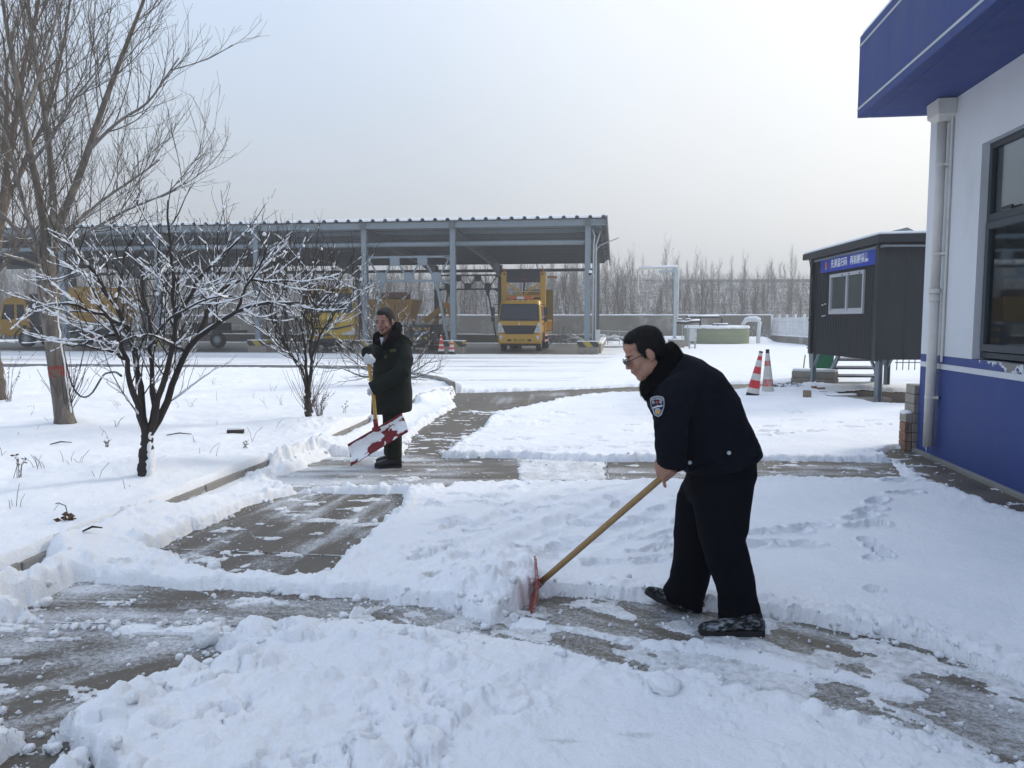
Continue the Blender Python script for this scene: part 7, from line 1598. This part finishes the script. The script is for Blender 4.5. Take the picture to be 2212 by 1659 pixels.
def officer():
    loc = G(1575, 1372); T = Matrix.Translation(-loc)
    t = thing('person', 'person in dark navy uniform bent forward, pushing a shovel with both hands', 'person', loc)
    Y0 = 3.97
    # head: x forward (down-left), y to the viewer, z crown
    th = R(25); xf = Vector((-math.cos(th), 0, -math.sin(th))); yl = Vector((0, -1, 0)); zu = xf.cross(yl)
    hc = P(1394, 764, Y0-.02); HM = Matrix.Translation(hc) @ Matrix((xf, yl, zu)).transposed().to_4x4() @ Matrix.Scale(1.02, 4)
    body = head_mb(HM)
    nk = HM @ Vector((-.035, 0, -.06)); body.tube([nk, P(1440, 800, Y0), P(1470, 830, Y0)], [.062, .066, .08], 14)
    # shovel line
    hb, ht = P(1162, 1263, 4.34), P(1480, 988, 3.84); ha = (ht-hb).normalized()
    def on(x):                   # point of the handle axis seen at photo column x
        f = (x-1162)/(1480-1162); best = min((abs((lambda w: 1106+FOC*w.x/(w.y*_cp-(w.z-EYE)*_sp))(hb+(ht-hb)*k/200)-x), k) for k in range(201)); return hb+(ht-hb)*best[1]/200
    c1, c2 = on(1444), on(1466)
    g1, w1 = grip(c1, ha, Vector((-.25, -1, .35)), 1, .0165, 1.0, .0100); addm(body, g1)
    g2, w2 = grip(c2+ha*.02, ha, Vector((.2, .9, .5)), -1, .0165, 1.0, .0095); addm(body, g2)
    # index finger hanging down along the front of the handle
    f0 = c1-ha*.035+Vector((0, -.022, .01)); body.tube([f0, f0+Vector((-.006, -.006, -.022)), f0+Vector((-.002, -.004, -.048)), f0+Vector((.006, -.001, -.066))], [.0115, .0105, .0095, .0085], 9)
    w1, w2 = P(1447, 1006, 3.79), P(1460, 1002, 3.90); e1, e2 = P(1458, 935, 3.76), P(1440, 930, 4.14); s1, s2 = P(1478, 845, 3.80), P(1470, 840, 4.14)
    body.tube([w1, (w1+e1)/2, e1, (e1+s1)/2, s1], [.029, .036, .042, .048, .055], 12); body.tube([w2, (w2+e2)/2, e2, (e2+s2)/2, s2], [.028, .036, .042, .048, .055], 12)
    tor = loft_px([(1420, 850, 1490, 790, .11, Y0), (1440, 900, 1560, 840, .15, Y0), (1475, 960, 1595, 920, .14, Y0), (1500, 1020, 1615, 1000, .15, Y0)]); addm(body, tor)
    for pts in ([(1570, 1020, 3.88), (1560, 1130, 3.87), (1566, 1190, 3.88), (1590, 1270, 3.92), (1612, 1340, 3.95)], [(1530, 1030, 4.06), (1505, 1120, 4.10), (1498, 1190, 4.14), (1485, 1250, 4.18), (1478, 1310, 4.22)]):
        body.tube([P(*q) for q in pts], [.085, .075, .055, .05, .042], 14)
    b = bake(body, 'body', M_['skin'], t, .0052, 2, loc=loc)
    head_extras(HM, b, loc, glasses=True)
    # hair: cap over the crown, down to the ear and nape
    hm = MB()
    for c, r in (((-.022, 0, .058), (.093, .079, .076)), ((-.048, 0, .035), (.066, .079, .083)), ((-.063, 0, -.005), (.045, .062, .06)), ((.002, 0, .090), (.076, .062, .042)), ((.034, 0, .088), (.042, .050, .026))):
        q = MB(); q.ball(c, r, nu=24, nv=16); hm.add([HM @ Vector(v) for v in q.v], q.f)
    for s in (-1, 1):
        for c, r in (((.004, s*.073, .040), (.034, .011, .036)), ((.016, s*.072, .012), (.012, .010, .024))):
            q = MB(); q.ball(c, r); hm.add([HM @ Vector(v) for v in q.v], q.f)
    ho = bake(hm, 'hair', M_['hair'], b, .004, 2, wr=.0022, wf=160, loc=loc); strands(ho, 6000, .008, .0006, M_['hair'], ho, 3, (-.5, 0, -.1))
    # jacket
    jk = loft_px([(1398, 840, 1462, 772, .10, Y0), (1394, 850, 1476, 764, .155, Y0), (1400, 872, 1515, 777, .205, Y0), (1412, 900, 1558, 806, .225, Y0), (1424, 938, 1590, 856, .225, Y0), (1444, 975, 1611, 905, .215, Y0), (1468, 1004, 1630, 950, .21, Y0), (1482, 1018, 1642, 974, .212, Y0), (1487, 1022, 1641, 982, .205, Y0)])
    # near sleeve
    jk.tube([P(1490, 836, 3.84), P(1462, 850, 3.77), P(1452, 890, 3.73), P(1452, 935, 3.71), P(1449, 968, 3.73), P(1448, 1000, 3.77)], [.095, .090, .083, .080, .076, .064], 18, sq=1.0)
    jk.tube([P(1475, 832, 4.10), P(1450, 855, 4.17), P(1440, 900, 4.18), P(1446, 950, 4.10), P(1458, 1000, 3.93)], [.09, .085, .075, .070, .062], 16)
    jk.tube([P(1432, 988, 3.76), P(1475, 1000, 3.80)], [.030, .034], 14)
    jf = lambda co: np.clip(1.15-.5*(co[:, 2] > 1.25), .4, 1.2)
    j = bake(jk, 'jacket', M_['navy'], t, .0075, 4, wr=.013, wf=11, loc=loc, folds=jf)
    cl = loft_px([(1391, 818, 1441, 742, .082, Y0), (1386, 826, 1452, 738, .105, Y0), (1383, 840, 1464, 750, .125, Y0), (1386, 855, 1474, 764, .142, Y0), (1396, 866, 1470, 785, .13, Y0)])
    fo = bake(cl, 'fur_collar', M_['fur'], j, .006, 3, wr=.004, wf=60, loc=loc); strands(fo, 5000, .007, .0007, M_['fur'], fo, 4)
    m = MB(); m.tube([P(1487, 1016, 3.78), P(1560, 1000, 3.755), P(1638, 984, 3.80)], .010, 8); m.build('hem_seam', M_['navy'], j, smooth=True, M=T)
    for x, y, Y in ((1574.6, 978, 3.745), (1490, 999, 3.80)):
        m = MB(); c = P(x, y, Y); m.cyl(c, c+Vector((-.002, -.010, .001)), .0095, n=16); m.cyl(c+Vector((-.002, -.010, .001)), c+Vector((-.002, -.012, .001)), .0065, n=14); m.build('snap_button', M_['galv'], j, M=T)
    # arm badge: shield
    bc = P(1421, 877, 3.668); bu = Vector((0.10, .02, 1)).normalized(); bn = Vector((-.42, -.9, 0)).normalized(); br = bu.cross(bn).normalized()*-1
    br = Vector((-bn.y, bn.x, 0)).normalized(); bu = Vector((0, 0, 1)); bu = (bu*math.cos(.10)+br*(-math.sin(.10))); br = bu.cross(bn)*-1 if bu.cross(bn).x < 0 else bu.cross(bn)
    def shield(s, off, grow=0.0):
        o = [(-.5, .40), (-.40, .49), (-.2, .54), (0, .56), (.2, .54), (.40, .49), (.5, .40), (.50, .15), (.44, -.12), (.30, -.36), (.12, -.53), (0, -.60), (-.12, -.53), (-.30, -.36), (-.44, -.12), (-.50, .15)]
        return [bc+br*x*s*.068+bu*y*s*.088+bn*(off-.18*(x*s*.068)**2*8) for x, y in o]
    bd = None
    for nm, s, off, mt in (('badge_border', 1.0, .006, pm('badge_silver', (.36, .37, .40), .6)), ('badge_field', .88, .0085, pm('badge_blue', (.012, .018, .05), .7))):
        m = MB(); m.prism(shield(s, off), (0, 0, 0), -bn*.004); o = m.build(nm, mt, bd or j, M=T); bd = bd or o
    FM = Matrix((br, bu, bn)).transposed().to_4x4()
    for i, ch in enumerate('中华人民共和国'):
        a = (i-3)/3.; text_mesh('badge_text', ch, .0105, M_['badge_w'] if 'badge_w' in M_ else M_.setdefault('badge_w', pm('badge_white', (.5, .52, .55), .7)), bd, T @ Matrix.Translation(bc+br*a*.024+bu*(.036-.007*a*a)+bn*.010) @ FM @ Matrix.Rotation(-a*.3, 4, 'Z'), depth=.0004)
    for sx, ch in ((-1, '民'), (1, '警')): text_mesh('badge_text', ch, .014, M_['badge_w'], bd, T @ Matrix.Translation(bc+br*sx*.018+bu*.018+bn*.010) @ FM, depth=.0004)
    m = MB(); st = []
    for k in range(10): a = math.pi/2+k*math.pi/5; r_ = .0098 if k % 2 == 0 else .004; st.append(bc+br*r_*math.cos(a)+bu*(.019+r_*math.sin(a))+bn*.0105)
    m.prism(st, (0, 0, 0), bn*.001); m.build('badge_star', pm('badge_red', (.42, .07, .03), .6), bd, M=T)
    m = MB(); m.prism([bc+br*x+bu*z+bn*.0105 for x, z in ((-.025, -.004), (-.012, -.001), (0, .004), (.012, .003), (.026, .006), (.024, -.002), (.010, -.005), (0, -.004), (-.012, -.009), (-.023, -.011))], (0, 0, 0), bn*.001); m.build('badge_ribbon', M_['badge_w'], bd, M=T)
    m = MB(); m.prism([bc+br*.0145*math.cos(a)+bu*(-.024+.0165*math.sin(a))+bn*.0105 for a in [k*math.pi/8 for k in range(16)]], (0, 0, 0), bn*.001); m.build('badge_disc', pm('badge_grey_disc', (.30, .33, .38), .6), bd, M=T)
    m = MB(); m.prism([bc+br*x+bu*z+bn*.012 for x, z in ((-.010, -.024), (-.004, -.020), (0, -.024), (.004, -.017), (.010, -.020), (.011, -.027), (.004, -.037), (-.004, -.037))], (0, 0, 0), bn*.001); m.build('badge_wall', pm('badge_gold', (.55, .27, .03), .6), bd, M=T)
    m = MB(); m.tube([bc+br*.021*math.cos(a)+bu*(-.026+.022*math.sin(a))+bn*.010 for a in [R(150+k*12) for k in range(20)]], .0016, 5); m.build('badge_wreath', M_['badge_w'], bd, M=T)
    # trousers
    tr = loft_px([(1492, 1006, 1630, 985, .17, Y0), (1484, 1032, 1630, 1020, .185, Y0), (1480, 1055, 1622, 1045, .18, Y0), (1488, 1085, 1616, 1080, .15, Y0)])
    addm(tr, loft_px([(1500, 1030, 1630, 1028, .10, 3.90), (1498, 1095, 1618, 1098, .098, 3.88), (1508, 1150, 1613, 1148, .093, 3.87), (1518, 1185, 1608, 1163, .088, 3.87), (1524, 1215, 1620, 1204, .088, 3.88), (1540, 1250, 1628, 1245, .086, 3.90), (1554, 1285, 1634, 1283, .082, 3.92), (1556, 1320, 1646, 1330, .084, 3.94), (1553, 1342, 1650, 1349, .082, 3.95)]))
    addm(tr, loft_px([(1480, 1034, 1600, 1030, .11, 4.05), (1464, 1070, 1590, 1070, .108, 4.07), (1459, 1110, 1576, 1110, .102, 4.09), (1456, 1150, 1562, 1155, .094, 4.12), (1455, 1205, 1545, 1205, .088, 4.15), (1449, 1250, 1530, 1250, .084, 4.18), (1438, 1274, 1518, 1290, .080, 4.20), (1437, 1288, 1514, 1318, .078, 4.22)]))
    tf = lambda co: .55+.9*np.clip(1-co[:, 2]/.5, 0, 1)
    tro = bake(tr, 'trousers', M_['navy_t'], t, .0075, 4, wr=.013, wf=9, wdir=(1, 1, .8), loc=loc, folds=tf)
    for secs in ([(1552, 1332, 1650, 1338, .086, 3.945), (1552, 1345, 1652, 1351, .087, 3.95)], [(1436, 1280, 1516, 1306, .083, 4.215), (1436, 1292, 1515, 1322, .083, 4.22)]):
        m = loft_px(secs); m.build('snowy_hem', M_['cloth_snow'], tro, smooth=True, M=T)
    shoe(G(1648, 1369), G(1510, 1370), (0, 0, 1), .050, .095, loc, parent=t)
    sh_h = P(1510, 1332, 4.22); sh_t = P(1392, 1284, 4.22); shoe(sh_h, sh_t, Vector((-.35, 0, 1)), .047, .092, loc, parent=t)
    # shovel
    sv = thing('snow_shovel', 'snow shovel with wooden handle and red blade pushing the heap of snow', 'shovel', hb); TS = Matrix.Translation(-hb)
    m = MB(); m.tube([hb+(ht-hb)*k/10 for k in range(11)], [.0175]*11, 14); m.build('handle', M_['wood'], sv, smooth=True, M=TS)
    prof = [(1131, 1345), (1139, 1335), (1147, 1323), (1153, 1311), (1157.5, 1298), (1159, 1284), (1159, 1268), (1158, 1252)]
    near = [P(x, y, 4.13) for x, y in prof]; wv = Vector((0, .43, 0)); m = MB(); th_ = Vector((.010, 0, .001)); n = 8
    vs = []; 
    for p in near: vs += [p, p+th_, p+wv+th_, p+wv]
    fs = []
    for i in range(n-1):
        for k in range(4): k2 = (k+1) % 4; fs.append((i*4+k, i*4+k2, (i+1)*4+k2, (i+1)*4+k))
    fs += [(0, 1, 2, 3), ((n-1)*4+3, (n-1)*4+2, (n-1)*4+1, (n-1)*4)]
    m.add(vs, fs); bl = m.build('blade', pm('orange_red_plastic', (.28, .065, .05), .6, var=.2, vscale=8, col2=(.55, .57, .6), c2thr=(.52, .68), c2scale=18), sv, M=TS)
    for f in (.12, .5, .88):
        m = MB(); 
        for p, q in zip(near, near[1:]): m.bar(p+wv*f+Vector((.010, 0, 0)), q+wv*f+Vector((.010, 0, 0)), .012, .010, (1, 0, 0))
        m.build('blade_rib', bpy.data.materials['orange_red_plastic'], bl, M=TS)
    m = MB(); m.cyl(hb-ha*.02, hb+ha*.035, .022, n=14); m.build('socket', bpy.data.materials['orange_red_plastic'], sv, M=TS)
officer()
def guard_man():
    loc = G(843, 1008); T = Matrix.Translation(-loc); Y0 = loc.y+.02
    t = thing('person', 'person standing in a long dark green coat with black fur collar, holding up a shovel', 'person', loc)
    xf = Vector((-.40, -.90, -.16)).normalized(); yl = Vector((0, 0, 1)).cross(xf).normalized(); zu = xf.cross(yl)
    hc = P(832, 695, Y0-.03); HM = Matrix.Translation(hc) @ Matrix((xf, yl, zu)).transposed().to_4x4() @ Matrix.Scale(1.10, 4)
    body = head_mb(HM); body.tube([HM @ Vector((-.03, 0, -.06)), P(838, 735, Y0), P(842, 750, Y0)], [.06, .062, .08], 14)
    sb, st = P(812, 917, Y0-.32), P(794, 772, Y0-.36); ha = (st-sb).normalized()
    cA = st-ha*.03; cB = sb+(st-sb)*.52
    gA, wA = grip(cA, -ha, Vector((-.1, -.3, .9)), 1, .018, 1.0, .0125)
    gB, wB = grip(cB, ha, Vector((.7, -.7, 0)), 1, .018, .8, .0085)
    eA, sA = P(806, 772, Y0-.12), P(822, 752, Y0-.02); eB, sB = P(874, 800, Y0-.10), P(878, 758, Y0-.05)
    wA = P(795, 766, Y0-.32); wB = P(806, 838, Y0-.30)
    body.tube([wA, (wA+eA)/2, eA, sA], [.03, .034, .042, .05], 12); body.tube([wB, (wB+eB)/2, eB, sB], [.03, .036, .042, .05], 12)
    addm(body, gA); addm(body, gB)
    addm(body, loft_px([(820, 752, 880, 752, .11, Y0), (822, 800, 878, 800, .12, Y0), (822, 890, 876, 890, .13, Y0)]))
    for a in ([(852, 890, Y0-.05), (853, 940, Y0-.05), (855, 995, Y0-.05)], [(842, 890, Y0+.10), (842, 940, Y0+.10), (844, 990, Y0+.10)]): body.tube([P(*q) for q in a], [.08, .055, .045], 14)
    b = bake(body, 'body', M_['skin2'], t, .007, 2, loc=loc); head_extras(HM, b, loc)
    for g, w in ((gA, wA), (gB, wB)):
        m = MB(); c = Vector((0, 0, 0)); 
        for v in g.v: c += v if isinstance(v, Vector) else Vector(v)
        c /= len(g.v); m.add([c+(Vector(v)-c)*1.06 for v in g.v], g.f); m.tube([c, w], [.034, .036], 12); bake(m, 'glove', M_['glove'], t, .005, 2, loc=loc)
    hm = MB()
    for c, r in (((-.018, 0, .064), (.099, .080, .078)), ((-.046, 0, .035), (.070, .077, .085)), ((.02, 0, .094), (.076, .060, .040))):
        q = MB(); q.ball(c, r, nu=24, nv=16); hm.add([HM @ Vector(v) for v in q.v], q.f)
    for s in (-1, 1): q = MB(); q.ball((-.01, s*.072, .036), (.045, .012, .040)); hm.add([HM @ Vector(v) for v in q.v], q.f)
    bake(hm, 'hair', M_['hair'], b, .005, 2, wr=.001, wf=160, loc=loc)
    ct = loft_px([(826, 742, 868, 728, .10, Y0), (815, 750, 880, 744, .16, Y0), (808, 764, 887, 762, .19, Y0), (806, 800, 888, 800, .20, Y0), (806, 840, 888, 840, .20, Y0), (804, 872, 889, 870, .205, Y0), (803, 893, 889, 888, .21, Y0)])
    ct.tube([P(822, 752, Y0-.02), P(812, 758, Y0-.14), P(802, 763, Y0-.26), P(791, 763, Y0-.35)], [.085, .082, .076, .066], 16)
    ct.tube([P(872, 752, Y0-.10), P(877, 778, Y0-.20), P(870, 800, Y0-.25), P(845, 818, Y0-.30), P(822, 830, Y0-.32), P(802, 840, Y0-.33)], [.085, .085, .083, .080, .079, .078], 16)
    c = bake(ct, 'coat', M_['coat'], t, .011, 4, wr=.011, wf=8, loc=loc)
    fc = MB(); fc.tube([P(815, 752, Y0-.19), P(813, 738, Y0-.15), P(815, 726, Y0-.06), P(828, 722, Y0+.07), P(848, 712, Y0+.09), P(859, 706, Y0-.0), P(856, 716, Y0-.10), P(847, 731, Y0-.17), P(838, 745, Y0-.21), P(832, 756, Y0-.22)], [.030, .042, .046, .05, .055, .055, .055, .055, .045, .025], 14)
    bake(fc, 'fur_collar', M_['fur'], c, .008, 3, wr=.007, wf=50, loc=loc)
    hd = MB(); hd.ball(P(874, 740, Y0+.02), (.085, .14, .05), Euler((0, .35, 0)).to_matrix()); hd.tube([P(862, 722, Y0-.02), P(880, 732, Y0-.06), P(888, 744, Y0)], .022, 10); bake(hd, 'hood', M_['coat'], c, .010, 3, wr=.006, wf=14, loc=loc)
    for x, y, w_, Y in ((849, 757, .065, Y0-.225), (833, 771, .03, Y0-.215)):
        m = MB(); m.box(P(x, y, Y), (w_*1.0, .006, .030), Euler((0, -.1, .12)).to_matrix()); m.build('tab', pm('olive_tab', (.06, .07, .02), .8) if w_ > .05 else bpy.data.materials['olive_tab'], c, M=T, bev=.002)
    m = MB(); q = P(829, 810, Y0-.245); m.cyl(q, q+Vector((0, -.01, 0)), .012, n=12); m.build('button', M_['black'], c, M=T)
    m = MB(); m.prism([P(820, 728, Y0-.13), P(829, 730, Y0-.15), P(824, 746, Y0-.17)], (0, 0, 0), (0, .02, 0)); m.build('shirt', pm('pale_shirt', (.4, .43, .47), .8), t, M=T)
    tr = loft_px([(826, 885, 868, 885, .11, Y0-.03), (829, 930, 868, 930, .095, Y0-.04), (833, 960, 868, 960, .09, Y0-.05), (834, 988, 868, 992, .085, Y0-.05)])
    addm(tr, loft_px([(828, 885, 866, 885, .11, Y0+.10), (828, 940, 862, 940, .09, Y0+.12), (830, 982, 862, 984, .085, Y0+.12)]))
    bake(tr, 'trousers', pm('dark_olive_trousers', (.018, .020, .014), .9, var=.2, spec=.1), t, .009, 3, wr=.008, wf=9, loc=loc)
    shoe(G(868, 1009), G(809, 1011), (0, 0, 1), .055, .12, loc, 'boot_clean', t); shoe(G(864, 1000), G(812, 1002), (0, 0, 1), .055, .12, loc, 'boot_clean', t)
    sv = thing('snow_shovel', 'raised snow shovel with yellow handle and snow-caked red blade', 'shovel', sb); TS = Matrix.Translation(-sb)
    m = MB(); pts = [sb+(st-sb)*k/10+Vector((.010*math.sin(k/10*math.pi), 0, 0)) for k in range(11)]; m.tube(pts, [.020]*11, 12); m.build('handle', M_['wood_yellow'], sv, smooth=True, M=TS)
    Yb = Y0-.34; TL, TR, BR, BL = P(751, 961, Yb), P(868, 894, Yb), P(881, 932, Yb-.05), P(757, 1006, Yb-.05)
    red = pm('dark_red_blade', (.17, .012, .018), .5, var=.2, vscale=6); m = MB(); nu, nv = 18, 10; up_ = []
    for layer in (0, 1):
        for j in range(nv+1):
            for i in range(nu+1):
                u, v = i/nu, j/nv; p = (TL*(1-u)+TR*u)*(1-v)+(BL*(1-u)+BR*u)*v; bulge = .05*math.sin(v*math.pi)+.02*math.sin(u*math.pi); up_.append(p+Vector((0, bulge+layer*.006, 0)))
    N = (nu+1)*(nv+1); fs = []
    for j in range(nv):
        for i in range(nu): a = j*(nu+1)+i; fs.append((a, a+1, a+nu+2, a+nu+1)); fs.append((N+a, N+a+nu+1, N+a+nu+2, N+a+1))
    for i in range(nu): a = i; fs.append((a, N+a, N+a+1, a+1)); a = nv*(nu+1)+i; fs.append((a, a+1, N+a+1, N+a))
    for j in range(nv): a = j*(nu+1); fs.append((a, a+nu+1, N+a+nu+1, N+a)); a += nu; fs.append((a, N+a, N+a+nu+1, a+nu+1))
    m.add(up_, fs); bl = m.build('blade', red, sv, smooth=True, M=TS)
    for p, q in ((TL, TR), (BL, BR)): m = MB(); m.tube([p+(q-p)*k/8+Vector((0, .02*math.sin(k/8*math.pi)-.002, 0)) for k in range(9)], .007, 8); m.build('blade_rim', red, bl, smooth=True, M=TS)
    # snow caked on the blade
    nu, nv = 150, 70; gu, gv = np.meshgrid(np.linspace(0, 1, nu), np.linspace(0, 1, nv)); A = np.array(TL); B = np.array(TR); C = np.array(BR); D = np.array(BL)
    p = (A*(1-gu[..., None])+B*gu[..., None])*(1-gv[..., None])+(D*(1-gu[..., None])+C*gu[..., None])*gv[..., None]
    n1 = fbm(gu*3.2, gv*1.3, 2.2, 4, 701); n2 = fbm(gu*3, gv*1.2, 9, 3, 703)
    h = .012*(n2-.3)+.020*(n1-.47)*3-.03*ss(.80, .97, gv)*ss(.3, .6, fbm(gu*3, gv, 5, 2, 705))-.028*ss(.13, .02, gv); h -= .04*np.exp(-(((gu-.42)/.13)**2+((gv-.86)/.20)**2))+.04*np.exp(-(((gu-.73)/.14)**2+((gv-.72)/.16)**2)); h = h+.008
    p[..., 1] += .05*np.sin(gv*np.pi)+.02*np.sin(gu*np.pi)-np.clip(h, -.012, .016)+.0
    i = np.arange(nu*nv).reshape(nv, nu); q = np.stack([i[:-1, :-1], i[:-1, 1:], i[1:, 1:], i[1:, :-1]], -1).reshape(-1, 4); k = (h.ravel()[q] > 0).any(1); q = q[k]
    used = np.unique(q); rm = np.zeros(nu*nv, int); rm[used] = np.arange(len(used)); m = MB(); m.add(p.reshape(-1, 3)[used].tolist(), rm[q].tolist()); m.build('caked_snow', M_['snow'], bl, smooth=True, M=TS)
    m = MB(); m.cyl(sb-ha*.05, sb+ha*.06, .026, n=14); m.ball(sb-ha*.05, (.05, .03, .03)); m.build('socket', red, sv, smooth=True, M=TS)
guard_man()
